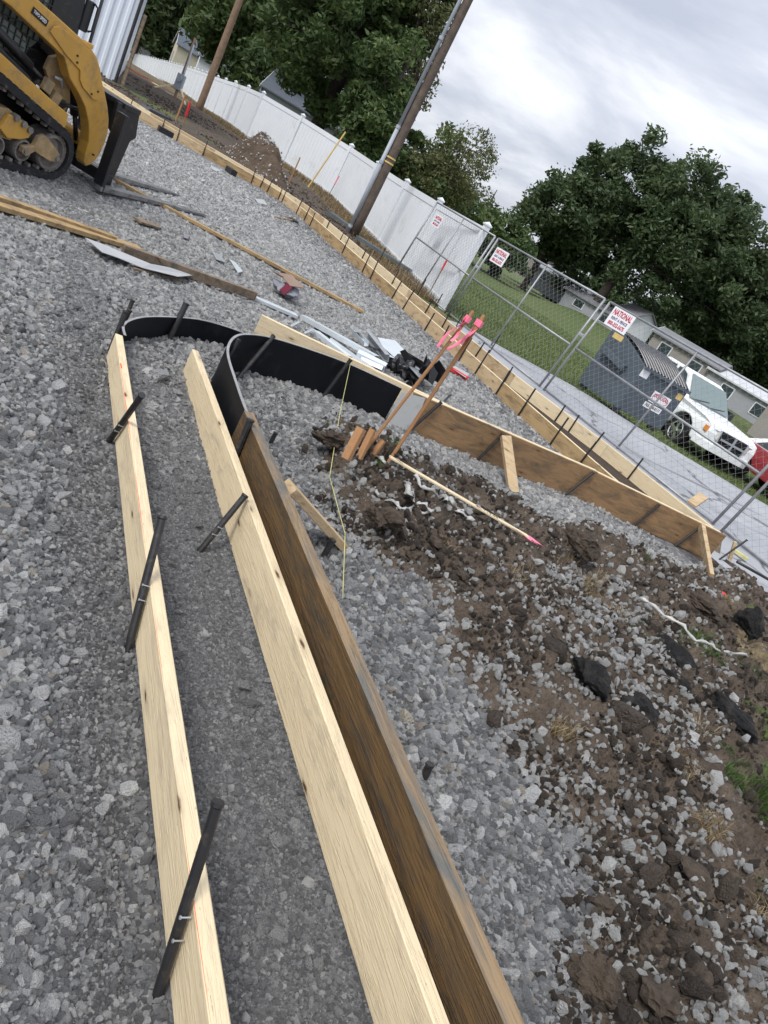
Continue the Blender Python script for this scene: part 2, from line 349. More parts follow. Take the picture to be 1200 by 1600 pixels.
def text(s, size, mat, name, parent, loc, rot, ext=0.0008, sx=1.0, bold=0.0):
    cu = bpy.data.curves.new(name, 'FONT'); cu.body = s; cu.size = size; cu.align_x = 'CENTER'; cu.align_y = 'CENTER'; cu.extrude = ext; cu.resolution_u = 2; cu.offset = bold
    t = bpy.data.objects.new(name, cu); me = bpy.data.meshes.new_from_object(t); bpy.data.objects.remove(t)
    me.materials.clear(); me.materials.append(mat)
    o = bpy.data.objects.new(name, me); COL.objects.link(o); o.parent = parent; o.location = loc; o.rotation_euler = rot; o.scale = (sx, 1, 1); return o
# ------------------------------------------------------------------ layout lines (metres)
DX, DY = 0.573, -0.8196            # direction of the foreground boards
def OS(x, y): return 0.8196 * x + 0.573 * y, 0.573 * x - 0.8196 * y      # offset across, distance along
def XY(o, s): return (0.8196 * o + 0.573 * s, 0.573 * o - 0.8196 * s)
NEARF = [(-10.9, 17.1), (-9.2, 16.45), (-7.7, 16.75), (-6.5, 17.0), (-5.7, 16.8), (-4.9, 16.05), (-4.02, 14.95), (-1.65, 11.78), (0.44, 9.0), (2.05, 6.85)]
FARF = [(-11.2, 17.9), (-9.4, 17.25), (-7.8, 17.55), (-6.5, 17.75), (-5.4, 17.45), (-4.5, 16.6), (-3.5, 15.3), (-1.6, 12.75), (0.6, 10.1), (1.95, 8.9), (3.08, 7.62)]
FENCE = [(-1.22, 16.25), (-4.3, 22.3), (-7.5, 27.9), (-13.0, 31.8), (-17.6, 38.6), (-36.5, 68.5), (-47.5, 85.4), (-74.5, 124)]
DIRT = pg([(478, 680), (520, 655), (580, 690), (650, 712), (720, 742), (790, 772), (850, 815), (900, 822), (950, 850), (1010, 875), (1080, 888), (1130, 893), (1200, 905), (1500, 1000), (1600, 1300), (1500, 1800), (900, 1750), (870, 1560), (925, 1480), (915, 1380), (870, 1300), (820, 1220), (780, 1170), (745, 1120), (725, 1080), (690, 1020), (680, 960), (640, 905), (600, 885), (545, 855), (500, 780), (480, 730)])
PATCH1 = pg([(830, 905), (880, 890), (960, 930), (1010, 985), (1040, 1060), (1100, 1130), (1070, 1200), (1000, 1190), (930, 1130), (860, 1080), (820, 1000), (800, 940)])
PATCH2 = pg([(1060, 1470), (1130, 1440), (1400, 1500), (1400, 1800), (1000, 1800), (1020, 1560)])
BANK = pg([(1020, 940), (1080, 985), (1120, 1040), (1120, 1120), (1080, 1230), (1110, 1330), (1160, 1420), (1500, 1560), (1700, 1100), (1200, 930)])
ROADEDGE = [(-2.2, 16.0), (-0.6, 15.4), (0.4, 15.55), (2.11, 16.25), (4.93, 17.1), (7.75, 17.7), (14, 18.2), (40, 19)]
ROADPOLY = [(-0.9, 14.7)] + ROADEDGE[1:] + [(40, -30), (16, -16), (8.0, 1.2), (4.4, 6.1), (3.3, 7.75), (2.05, 9.15), (0.7, 10.5), (-0.6, 12.1), (-1.7, 13.6)]
def pwdist(x, y): return 0.8 * x + 0.6 * y
def ground_base(x, y):
    p = pwdist(x, y)
    z = -0.15 * sm(6.75, 7.35, p) * sm(-9, -2, x) * (1 - sm(60, 200, x))
    t = np.clip(y - 37, 0, 90); lft = sm(-0.22, -0.30, x / np.maximum(y, 1.0)) * (y > 1)
    z = z + (-0.0125 * t - 0.000292 * t * t) * lft
    z = z + 0.17 * np.exp(-((x + 13) ** 2 + (y - 32) ** 2) / 60.0)
    z = z - 0.30 * sm(15.2, 18.5, y) * sm(1.5, 5, x) * (1 - sm(35, 70, y))
    z = z + 1.0 * sm(17, 66, y) * (1 - lft) * sm(-3, 3, x - 0.15 * y + 6)
    return z
CLODS = []   # (px, py, radius, height)
def H(x, y):
    x = np.asarray(x, float); y = np.asarray(y, float)
    z = ground_base(x, y)
    o, s = OS(x, y); r = np.hypot(x, y)
    nearw = 1 - sm(12, 20, r)
    z = z + nearw * (0.035 * (fbm(x * 1.3, y * 1.3, 3) - 0.5) + 0.016 * (fbm(x * 7, y * 7, 9) - 0.5))
    tr = sm(0.645, 0.70, o) * (1 - sm(1.03, 1.08, o)) * sm(-3.5, -3.1, s)
    z = z * (1 - 0.8 * tr) - 0.040 * tr
    edge = np.exp(-((o - 0.56) / 0.07) ** 2) * sm(-3.6, -3.2, s); z = z - 0.022 * edge
    dm = sm(-0.12, 0.22, polydist(x, y, DIRT) + 0.35 * (fbm(x * 3.1, y * 3.1, 21) - 0.5))
    rg = 1 - np.abs(2 * fbm(x * 5.5, y * 5.5, 31, 5) - 1)
    rg2 = fbm(x * 14, y * 14, 41, 4)
    z = z + dm * (0.15 * (rg ** 2 - 0.45) + 0.085 * (rg2 - 0.5) + 0.035 * (fbm(x * 30, y * 30, 47, 3) - 0.5) + 0.03)
    c = G(560, 735); z = z + 0.17 * np.exp(-(((x - c[0]) / 0.30) ** 2 + ((y - c[1]) / 0.26) ** 2)) * (0.6 + 0.9 * rg2)
    c = G(655, 830); z = z + 0.07 * np.exp(-(((x - c[0]) / 0.35) ** 2 + ((y - c[1]) / 0.30) ** 2)) * (0.4 + rg2)
    c = G(925, 860); z = z + 0.13 * np.exp(-(((x - c[0]) / 0.30) ** 2 + ((y - c[1]) / 0.16) ** 2)) * (0.4 + 1.1 * rg2)
    c = G(560, 800); z = z - 0.07 * np.exp(-(((x - c[0]) / 0.12) ** 2 + ((y - c[1]) / 0.10) ** 2))
    bk = sm(0.0, 0.8, polydist(x, y, BANK)); z = z - 0.10 * bk
    return z
def hz(x, y): return float(H(np.array([x]), np.array([y]))[0])
def GT(px, py):
    p = G(px, py)
    for _ in range(4): p = G(px, py, hz(p[0], p[1]))
    return p

# ------------------------------------------------------------------ ground sheet
def axis(lo, hi, d, far, n):
    a = list(np.arange(lo, hi, d)); k = (far / d) ** (1.0 / n)
    up = [hi]; st = d
    while up[-1] < far: st *= 1.07; up.append(up[-1] + st)
    dn = [lo]; st = d
    while dn[-1] > -far: st *= 1.07; dn.append(dn[-1] - st)
    return np.array(dn[::-1][:-1] + a + up)
xs = axis(-2.6, 4.2, 0.026, 420, 60); ys = axis(0.3, 8.4, 0.027, 420, 60)
X, Y = np.meshgrid(xs, ys); x = X.ravel(); y = Y.ravel(); z = H(x, y)
r = np.hypot(x, y); o_, s_ = OS(x, y); p_ = pwdist(x, y)
pd = polydist(x, y, DIRT)
a_dirt = sm(-0.10, 0.12, pd + 0.40 * (fbm(x * 3.1, y * 3.1, 21) - 0.5) + 0.25 * (fbm(x * 9, y * 9, 22) - 0.5))
farfd = linedist(x, y, FARF)
beyond = sm(6.75, 7.0, p_ + 0.1 * (fbm(x * 2, y * 2, 5) - 0.5)) * (1 - sm(-0.6, 0.6, o_ - 40))
# soil beyond the long forms
leftsoil = np.where(x > -6.2, sm(6.2, 6.5, p_), sm(17.35, 17.8, y + 0.12 * (x + 6.2)))
leftsoil = leftsoil * (1 - (polydist(x, y, ROADPOLY) > 0))
a_soil = np.maximum(a_dirt, np.where(y > 4, leftsoil, 0))
fx = np.interp(y, [q[1] for q in FENCE], [q[0] for q in FENCE])
behind = (x > fx) & (y > 16.2)
lawn = (y > np.interp(x, [q[0] for q in ROADEDGE], [q[1] for q in ROADEDGE])) & (x > -2)
a_grass = np.where(lawn | behind, 1.0, 0.0)
strip = np.exp(-((y - (21.2 - 0.55 * (x + 9.5))) / 0.8) ** 2) * (x < -6.5) * (y > 18)
a_grass = np.maximum(a_grass, strip * sm(0.45, 0.6, fbm(x * 1.3, y * 1.3, 77)))
bkd = polydist(x, y, BANK)
a_grass = np.maximum(a_grass, 0.75 * sm(0.56, 0.68, fbm(x * 2.6, y * 2.6, 61)) * sm(0.0, 0.3, bkd))
fl = linedist(x, y, FENCE)
a_dry = np.maximum(0.85 * np.exp(-(fl / 1.3) ** 2) * (~behind), 0.55 * sm(0.1, 0.5, bkd) * sm(0.3, 0.6, fbm(x * 3, y * 3, 63)))
a_dry = np.where(y > 40, np.maximum(a_dry, 0.5), a_dry)
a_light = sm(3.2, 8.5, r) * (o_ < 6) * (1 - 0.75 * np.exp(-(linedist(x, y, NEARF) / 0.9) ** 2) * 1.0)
a_fine = np.maximum(sm(0.63, 0.70, o_) * (1 - sm(1.03, 1.10, o_)) * sm(-3.9, -3.4, s_), 0.8 * np.exp(-((o_ - 0.5) / 0.16) ** 2) * sm(-3.6, -3.2, s_))
nx, ny = len(xs), len(ys); idx = np.arange(nx * ny).reshape(ny, nx)
F = np.stack([idx[:-1, :-1].ravel(), idx[:-1, 1:].ravel(), idx[1:, 1:].ravel(), idx[1:, :-1].ravel()], 1)
k = NT('site_ground', 0.92, 0.25); v = k.coord(rnd=False)
aL, aF, aD, aG_, aY = [k.attr(n) for n in ('light', 'fine', 'soil', 'grass', 'dry')]
def cells(scale, stops):
    c = k.voro(v, scale, out='Color'); q_ = k.n('ShaderNodeSeparateColor'); k.l(c, q_.inputs[0]); return k.ramp(q_.outputs[0], stops)
g1 = cells(55, [(0.0, (0.055, 0.055, 0.058)), (0.5, (0.10, 0.10, 0.103)), (1.0, (0.20, 0.20, 0.205))])  # near base darkened: shade in the gaps between loose stones put into its colour
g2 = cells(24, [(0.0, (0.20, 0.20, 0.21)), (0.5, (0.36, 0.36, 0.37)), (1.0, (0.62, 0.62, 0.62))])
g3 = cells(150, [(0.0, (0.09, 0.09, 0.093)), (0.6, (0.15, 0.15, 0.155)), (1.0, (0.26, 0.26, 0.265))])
gap = k.ramp(k.voro(v, 24), [(0.45, 1.0), (0.85, 0.45)])  # cell borders darkened: shade between the stones painted into the pale gravel
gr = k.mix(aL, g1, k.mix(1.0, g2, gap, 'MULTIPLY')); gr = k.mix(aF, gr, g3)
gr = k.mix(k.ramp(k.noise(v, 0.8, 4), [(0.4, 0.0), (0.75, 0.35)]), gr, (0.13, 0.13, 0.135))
so = k.ramp(k.noise(v, 6, 9, 0.7), [(0.28, (0.045, 0.034, 0.026)), (0.5, (0.090, 0.070, 0.054)), (0.75, (0.165, 0.13, 0.10))])
so = k.mix(k.ramp(k.noise(v, 60, 4, 0.7), [(0.58, 0.0), (0.70, 0.7)]), so, (0.17, 0.140, 0.11)); so = k.mix(k.ramp(k.noise(v, 140, 3, 0.7), [(0.34, 0.8), (0.46, 0.0)]), so, (0.022, 0.017, 0.014))
dr = k.ramp(k.noise(v, 9, 8, 0.7), [(0.3, (0.10, 0.075, 0.045)), (0.7, (0.26, 0.21, 0.12))])
gs = k.ramp(k.noise(v, 5, 9, 0.75), [(0.28, (0.046, 0.072, 0.020)), (0.5, (0.080, 0.112, 0.034)), (0.75, (0.13, 0.16, 0.055))])
gs = k.mix(k.ramp(k.noise(v, 0.45, 5), [(0.48, 0.0), (0.7, 0.55)]), gs, (0.135, 0.125, 0.055))
nz = k.math('MULTIPLY', k.math('SUBTRACT', k.noise(v, 18, 5, 0.7), 0.5), 0.9)
def msk(a): return k.ramp(k.math('ADD', a, nz), [(0.42, 0.0), (0.58, 1.0)])
c = k.mix(msk(aD), gr, so); c = k.mix(msk(aY), c, dr); c = k.mix(msk(aG_), c, gs)
k.col(c)
hh_ = k.math('ADD', k.math('MULTIPLY', k.voro(v, 42), -0.6), k.math('MULTIPLY', k.noise(v, 90, 4, 0.7), 0.5))
k.bump(hh_, 0.022)
M['ground'] = k.m
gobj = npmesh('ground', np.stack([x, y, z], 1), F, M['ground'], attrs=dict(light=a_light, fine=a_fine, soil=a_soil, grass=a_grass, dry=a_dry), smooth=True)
tag(gobj, kind='structure')

# ------------------------------------------------------------------ road: pale worn asphalt, a sheet 6 mm above the ground with its own thickness
k = NT('worn_asphalt', 0.75, 0.35); v = k.coord(rnd=False)
b_ = k.ramp(k.noise(v, 1.2, 6, 0.6), [(0.3, (0.31, 0.32, 0.34)), (0.7, (0.42, 0.43, 0.455))])
b_ = k.mix(k.math('MULTIPLY', k.ramp(k.noise(v, 140, 3, 0.8), [(0.35, 0.0), (0.7, 1.0)]), 0.45), b_, (0.16, 0.16, 0.17))
vv = k.coord(rnd=False, scale=(1, 1, 1))
wv = k.n('ShaderNodeVectorMath', operation='ADD'); k.l(v, wv.inputs[0])
ns = k.n('ShaderNodeTexNoise'); ns.inputs['Scale'].default_value = 1.3; ns.inputs['Detail'].default_value = 6; k.l(v, ns.inputs[0])
sc_ = k.n('ShaderNodeVectorMath', operation='SCALE'); sc_.inputs['Scale'].default_value = 0.9; k.l(ns.outputs['Color'], sc_.inputs[0]); k.l(sc_.outputs[0], wv.inputs[1])
cd = k.voro(wv.outputs[0], 0.42, feature='DISTANCE_TO_EDGE')
crk = k.ramp(cd, [(0.004, 1.0), (0.016, 0.0)])
lv = k.coord(rnd=False, scale=(1, 1, 1)); mr = k.n('ShaderNodeMapping'); mr.inputs['Rotation'].default_value = (0, 0, math.radians(-27)); k.l(lv, mr.inputs[0]); ms = k.n('ShaderNodeMapping'); ms.inputs['Scale'].default_value = (0.10, 1.9, 1); k.l(mr.outputs[0], ms.inputs[0])
tar = k.ramp(k.noise(ms.outputs[0], 1.6, 7, 0.72), [(0.56, 0.0), (0.66, 0.75)])
b_ = k.mix(tar, b_, (0.10, 0.103, 0.115))
b_ = k.mix(k.math('MULTIPLY', crk, 0.75), b_, (0.035, 0.035, 0.04))
k.col(b_); k.bump(k.noise(v, 160, 3), 0.004); M['asphalt'] = k.m
def sheet(name, poly, mat, lift, step=1.2, th=0.0):
    P = np.array(poly); lo = P.min(0); hi = P.max(0)
    b = bmesh.new(); vs = [b.verts.new((a[0], a[1], 0)) for a in poly]; f = b.faces.new(vs)
    bmesh.ops.triangulate(b, faces=b.faces)
    for _ in range(5):
        ed = [q for q in b.edges if q.calc_length() > step and q.verts[0].co.length < 30]
        if not ed: break
        bmesh.ops.subdivide_edges(b, edges=ed, cuts=1); bmesh.ops.triangulate(b, faces=b.faces)
    me = bpy.data.meshes.new(name)
    for q in b.verts: q.co.z = float(ground_base(np.array([q.co.x]), np.array([q.co.y]))[0]) + lift
    bmesh.ops.recalc_face_normals(b, faces=b.faces)
    for q in b.faces:
        if q.normal.z < 0: q.normal_flip()
    b.to_mesh(me); b.free(); me.materials.append(mat)
    o = bpy.data.objects.new(name, me); COL.objects.link(o); return tag(o, kind='structure')
sheet('road', ROADPOLY, M['asphalt'], 0.03)

# ------------------------------------------------------------------ scattered stones (geometry nodes instances)
def stone_mat(name, stops, rough=0.85):
    k = NT(name, rough, 0.3); t = k.attr('tone', 'INSTANCER'); v = k.coord(rnd=False)
    c = k.ramp(t, stops); n_ = k.noise(v, 2.5, 5, 0.7)
    c = k.mix(k.ramp(n_, [(0.45, 0.0), (0.8, 0.35)]), c, (0.24, 0.24, 0.245)); k.col(c); k.bump(k.noise(v, 5, 4), 0.06); return k.m
M['stone'] = stone_mat('crushed_limestone', [(0.0, (0.23, 0.232, 0.240)), (0.34, (0.48, 0.485, 0.495)), (0.66, (0.74, 0.74, 0.74)), (0.86, (0.92, 0.92, 0.90)), (0.96, (0.42, 0.36, 0.30)), (1.0, (0.62, 0.56, 0.45))])
M['stone_light'] = stone_mat('pale_limestone', [(0.0, (0.34, 0.34, 0.345)), (0.35, (0.60, 0.60, 0.60)), (0.7, (0.80, 0.80, 0.78)), (1.0, (0.88, 0.87, 0.85))])
M['stone_white'] = stone_mat('whitish_stone', [(0.0, (0.30, 0.295, 0.285)), (0.35, (0.60, 0.60, 0.59)), (0.7, (0.80, 0.80, 0.78)), (1.0, (0.90, 0.89, 0.87))])
M['crumb'] = stone_mat('soil_crumb', [(0.0, (0.045, 0.034, 0.026)), (0.6, (0.10, 0.076, 0.058)), (1.0, (0.19, 0.15, 0.115))], 0.95)
def gn_scatter(name, pts, scl, tone, mat, variants=6, sub=2, jag=0.38, smooth=False, rots=None, parent=None, label=None, custom=None):
    n = len(pts); me = bpy.data.meshes.new(name); me.vertices.add(n); me.vertices.foreach_set('co', np.asarray(pts, np.float32).ravel())
    if rots is None: rots = RNG.uniform(0, 2 * PI, (n, 3))
    for an, ty, key, arr in (('rot', 'FLOAT_VECTOR', 'vector', rots), ('scl', 'FLOAT_VECTOR', 'vector', scl), ('tone', 'FLOAT', 'value', tone)):
        a = me.attributes.new(an, ty, 'POINT'); a.data.foreach_set(key, np.asarray(arr, np.float32).ravel())
    a = me.attributes.new('vi', 'INT', 'POINT'); a.data.foreach_set('value', RNG.integers(0, variants, n).astype(np.int32))
    me.materials.append(mat)
    o = bpy.data.objects.new(name, me); COL.objects.link(o)
    ng = bpy.data.node_groups.new(name + '_nodes', 'GeometryNodeTree')
    ng.interface.new_socket('Geometry', in_out='INPUT', socket_type='NodeSocketGeometry'); ng.interface.new_socket('Geometry', in_out='OUTPUT', socket_type='NodeSocketGeometry')
    N = ng.nodes.new; L = ng.links.new
    gi = N('NodeGroupInput'); go = N('NodeGroupOutput'); iop = N('GeometryNodeInstanceOnPoints'); iop.inputs['Pick Instance'].default_value = True
    L(gi.outputs[0], iop.inputs['Points'])
    def na(nm, ty):
        q = N('GeometryNodeInputNamedAttribute'); q.data_type = ty; q.inputs[0].default_value = nm; return q.outputs[0]
    L(na('rot', 'FLOAT_VECTOR'), iop.inputs['Rotation']); L(na('scl', 'FLOAT_VECTOR'), iop.inputs['Scale']); L(na('vi', 'INT'), iop.inputs['Instance Index'])
    jn = N('GeometryNodeJoinGeometry')
    for kx in range(variants):
        if custom is None:
            ic = N('GeometryNodeMeshIcoSphere'); ic.inputs['Radius'].default_value = 1.0; ic.inputs['Subdivisions'].default_value = sub
            sp = N('GeometryNodeSetPosition'); rv = N('FunctionNodeRandomValue'); rv.data_type = 'FLOAT_VECTOR'; rv.inputs[0].default_value = (-jag,) * 3; rv.inputs[1].default_value = (jag,) * 3; rv.inputs['Seed'].default_value = 10 + kx
            L(ic.outputs[0], sp.inputs[0]); L(rv.outputs[0], sp.inputs['Offset'])
            hl = N('GeometryNodeConvexHull'); L(sp.outputs[0], hl.inputs[0]); g = hl.outputs[0]
            ss = N('GeometryNodeSetShadeSmooth'); ss.inputs['Shade Smooth'].default_value = smooth; L(g, ss.inputs[0]); g = ss.outputs[0]
        else:
            oi = N('GeometryNodeObjectInfo'); oi.inputs[0].default_value = custom[kx]; oi.transform_space = 'ORIGINAL'; g = oi.outputs['Geometry']
        smn = N('GeometryNodeSetMaterial'); smn.inputs['Material'].default_value = mat; L(g, smn.inputs[0])
        gti = N('GeometryNodeGeometryToInstance'); L(smn.outputs[0], gti.inputs[0]); L(gti.outputs[0], jn.inputs[0])
    L(jn.outputs[0], iop.inputs['Instance']); L(iop.outputs[0], go.inputs[0])
    md = o.modifiers.new('scatter', 'NODES'); md.node_group = ng
    return tag(o, kind='stuff')
def sample(n, r0, r1, pw, a0, a1):
    # area density ~ r**-pw
    u = RNG.random(n); e = 2 - pw
    r = (r0 ** e + u * (r1 ** e - r0 ** e)) ** (1 / e) if abs(e) > 1e-6 else r0 * (r1 / r0) ** u
    a = np.radians(RNG.uniform(a0, a1, n)); return r * np.sin(a), r * np.cos(a), r
def cls(x, y):
    o, s = OS(x, y); p = pwdist(x, y)
    fine = (o > 0.615) & (o < 1.20) & (s > -3.75)
    siteg = (p < 5.9 + 0 * x) & ((y < 16.4) | (x > -6))
    dd = polydist(x, y, DIRT) + 0.40 * (fbm(x * 3.1, y * 3.1, 21) - 0.5) + 0.25 * (fbm(x * 9, y * 9, 22) - 0.5)
    return o, s, p, fine, siteg, dd
BLK = [(0, 0)]
# 1 grey gravel of the foreground and middle
x, y, r = sample(480000, 0.55, 13.0, 1.45, -52, 52)
o, s, p, fine, siteg, dd = cls(x, y)
keep = (p < 5.85) & ~fine & (dd < 0.02) & ~((o > 0.612) & (o < 0.68) & (s > -3.85)) 
x, y, r, o = x[keep], y[keep], r[keep], o[keep]
n = len(x); sz = np.exp(RNG.normal(0, 0.42, n)) * (0.0050 + 0.00080 * np.clip(r, 0, 10))
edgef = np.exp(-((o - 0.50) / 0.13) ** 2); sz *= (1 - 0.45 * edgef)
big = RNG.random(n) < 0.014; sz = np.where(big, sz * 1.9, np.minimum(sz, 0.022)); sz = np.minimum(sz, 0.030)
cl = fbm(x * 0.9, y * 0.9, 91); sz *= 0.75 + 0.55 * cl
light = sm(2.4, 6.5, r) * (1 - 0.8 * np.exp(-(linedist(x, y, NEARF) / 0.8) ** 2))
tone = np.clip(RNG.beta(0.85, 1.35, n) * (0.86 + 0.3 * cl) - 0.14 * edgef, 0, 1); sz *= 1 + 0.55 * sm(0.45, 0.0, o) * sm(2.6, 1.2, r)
S3 = np.stack([sz * RNG.uniform(0.8, 1.35, n), sz * RNG.uniform(0.7, 1.1, n), sz * RNG.uniform(0.45, 0.8, n)], 1)
z = H(x, y) + sz * RNG.uniform(-0.25, 0.45, n)
P3 = np.stack([x, y, z], 1); isl = RNG.random(n) < light
rots = np.stack([RNG.normal(0, 0.85, n), RNG.normal(0, 0.85, n), RNG.uniform(0, 6.28, n)], 1)
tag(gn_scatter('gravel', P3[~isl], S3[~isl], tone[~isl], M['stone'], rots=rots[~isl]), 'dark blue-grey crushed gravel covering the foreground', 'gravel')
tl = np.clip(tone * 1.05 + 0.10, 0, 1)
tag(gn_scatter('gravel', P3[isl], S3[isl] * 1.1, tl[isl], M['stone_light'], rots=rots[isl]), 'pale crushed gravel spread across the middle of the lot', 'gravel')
# 2 fine gravel in the trench between the boards
sT = RNG.random(80000); sT = np.sqrt(sT)
s = -3.95 + sT * 3.95; o = RNG.uniform(0.655, 1.07, len(s)); x, y = XY(o, s)
n = len(x); sz = np.exp(RNG.normal(0, 0.5, n)) * 0.0027; sz = np.where(RNG.random(n) < 0.010, sz * 2.8, sz)
far_ = sm(-2.4, -3.4, s); sz *= 1 + 1.1 * far_
S3 = np.stack([sz * 1.2, sz, sz * 0.65], 1); z = H(x, y) + sz * RNG.uniform(-0.2, 0.3, n)
tag(gn_scatter('fine_gravel', np.stack([x, y, z], 1), S3, np.clip(RNG.beta(1.2, 3.6, n) + 0.12 * far_, 0, 0.95), M['stone'], variants=4, sub=1, rots=np.stack([RNG.normal(0, 0.5, n), RNG.normal(0, 0.5, n), RNG.uniform(0, 6.28, n)], 1)), 'fine dark gravel in the trench between the two light boards', 'gravel')
# 3 larger paler stones mixed into the churned soil
x, y, r = sample(120000, 0.9, 9.0, 1.2, -8, 62)
o, s, p, fine, siteg, dd = cls(x, y)
p1 = polydist(x, y, PATCH1); p2 = polydist(x, y, PATCH2); bk = polydist(x, y, BANK)
prob = 0.18 + 0.85 * sm(-0.10, 0.12, p1 + 0.25 * (fbm(x * 4, y * 4, 51) - 0.5)) + 0.75 * sm(-0.06, 0.10, p2) + 0.55 * sm(0.35, 0.0, dd) + 0.35 * sm(0.55, 0.62, fbm(x * 3.3, y * 3.3, 55))
prob *= (1 - 0.93 * sm(0, 0.15, bk)); 
keep = (dd > 0.0) & (p < 6.7) & (RNG.random(len(x)) < prob * 0.62 * (0.35 + 1.3 * fbm(x * 6, y * 6, 58))) & (y < 7.2)
x, y, r = x[keep], y[keep], r[keep]; n = len(x)
sz = np.exp(RNG.normal(0, 0.35, n)) * (0.0055 + 0.0009 * r); S3 = np.stack([sz * RNG.uniform(0.9, 1.3, n), sz, sz * RNG.uniform(0.6, 0.9, n)], 1)
z = H(x, y) + sz * RNG.uniform(-0.2, 0.5, n)
tn = np.clip(RNG.beta(2.0, 1.7, n), 0, 1)
tag(gn_scatter('pale_gravel', np.stack([x, y, z], 1), S3, tn, M['stone_white'], jag=0.5), 'whitish larger stones mixed into the churned brown soil', 'gravel')
# 4 soil crumbs
x, y, r = sample(150000, 0.9, 8.5, 1.3, -12, 62)
o, s, p, fine, siteg, dd = cls(x, y); keep = (dd > -0.05) & (y < 7.4) & (p < 6.8) & (fbm(x * 4, y * 4, 71) > 0.43); x, y, r = x[keep], y[keep], r[keep]; n = len(x)
sz = np.exp(RNG.normal(0, 0.65, n)) * 0.0036; S3 = np.stack([sz * 1.2, sz, sz * 0.8], 1)
tag(gn_scatter('soil_crumbs', np.stack([x, y, H(x, y) + sz * 0.2], 1), S3, RNG.beta(2, 2, n), M['crumb'], jag=0.45, variants=5), 'dark brown soil crumbs lying on the churned soil', 'soil')
# 5 pale gravel far across the site
x, y, r = sample(90000, 9.0, 24.0, 1.0, -40, 10)
o, s, p, fine, siteg, dd = cls(x, y); keep = (p < 5.7) & ((y < 16.1) | (x > -6.4)) & (y < 17); x, y, r = x[keep], y[keep], r[keep]; n = len(x)
sz = np.exp(RNG.normal(0, 0.3, n)) * 0.018; S3 = np.stack([sz * 1.3, sz, sz * 0.7], 1)
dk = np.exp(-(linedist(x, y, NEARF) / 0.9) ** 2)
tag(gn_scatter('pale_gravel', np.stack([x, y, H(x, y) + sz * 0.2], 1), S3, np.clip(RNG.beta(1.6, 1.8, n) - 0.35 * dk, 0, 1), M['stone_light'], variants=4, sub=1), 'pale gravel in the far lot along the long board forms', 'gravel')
# ------------------------------------------------------------------ board and stake builders
def board(name, p0, p1, z0, z1, h, th, mat, label, side=1, parent=None, cat='board', group=None, top_mat=None, seg=1, sag=0.0):
    # p0,p1: plan ends of the visible face line; z0,z1 bottom heights at the ends; side: which way the thickness goes
    a = Vector((p0[0], p0[1], z0)); b = Vector((p1[0], p1[1], z1)); L = (b - a).length; ang = math.atan2(b.y - a.y, b.x - a.x); pit = -math.asin((b.z - a.z) / L)
    c = 0.0035; prof = [(c, 0), (th - c, 0), (th, c), (th, h - c), (th - c, h), (c, h), (0, h - c), (0, c)]
    n = 8; mb = MB(); rg = random.Random(int(abs(p0[0]) * 1000 + abs(p1[1]) * 100)); v = []
    for i in range(seg + 1):
        t = i / seg; wz = sag * math.sin(PI * t); wy = rg.uniform(-1, 1) * sag * 0.6 if 0 < i < seg else 0
        v += [(t * L, side * y + wy, z + wz) for y, z in prof]
    f = []; mi = []
    for i in range(seg):
        for k_ in range(n):
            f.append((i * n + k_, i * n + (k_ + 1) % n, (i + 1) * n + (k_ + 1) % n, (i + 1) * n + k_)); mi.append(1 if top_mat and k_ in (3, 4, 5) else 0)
    f += [tuple(range(n - 1, -1, -1)), tuple(range(seg * n, seg * n + n))]; mi += [0, 0]
    mb.v = v; mb.f = f; mb.m = mi
    o = mb.build(name, [mat] + ([top_mat] if top_mat else []), parent)
    o.location = a; o.rotation_euler = (0, pit, ang)
    if parent is None: tag(o, label, cat, group)
    return o
def stake(p0, p1, r, label, group=None, name='form_stake', nails=True, flat=False):
    # steel form stake: shaft, hammered head, nail-hole rings
    p0 = Vector(p0); p1 = Vector(p1); d = (p1 - p0); L = d.length
    root = empty(name, p0, 0, label, 'stake', group)
    mb = MB(); d2 = d.normalized()
    if flat: mb.bar((0, 0, 0), d, r * 2.2, r * 0.9, ch=0.001)
    else:
        mb.tube([d2 * -0.05, d2 * 0.0, d2 * (L - 0.012), d2 * (L - 0.008), d], [r * 0.6, r, r, r * 1.22, r * 1.15], 10)
        x = d2.cross(Vector((0.3, 0.9, 0.2))).normalized()
        for t in (0.25, 0.38, 0.52, 0.66): mb.tube([d2 * (L * t) - x * (r * 1.06), d2 * (L * t) + x * (r * 1.06)], r * 0.28, 6)
    mb.build('shaft', M['steel_dark'], root, smooth=False)
    if nails:
        side = Vector((-0.82, -0.57, 0.1))
        for t in (0.30, 0.42):
            nb = MB(); q = d2 * (L * t); w = d2.cross(side).normalized()
            nb.tube([q + w * (r * 1.3) - side * 0.01, q + w * (r * 1.3) + side * 0.010, q + w * (r * 1.3) + side * 0.0101, q + w * (r * 1.3) + side * 0.0125], [0.0018, 0.0018, 0.0040, 0.0040], 8)
            nb.build('nail', M['galv'], root)
    return root
def onplane(px, py, off):
    r = ray(px, py); nn = np.array([0.8196, 0.573]); t = off / (r[:2] @ nn); return EYE + r * t
def seg_on(px, py, a, b, out=0.0):
    # intersection of the pixel ray with the vertical plane through plan points a, b
    a = np.array(a); b = np.array(b); d = (b - a) / np.linalg.norm(b - a); nn = np.array([-d[1], d[0]])
    if nn @ a < 0: nn = -nn
    r = ray(px, py); t = (nn @ a - out) / (r[:2] @ nn); return EYE + r * t

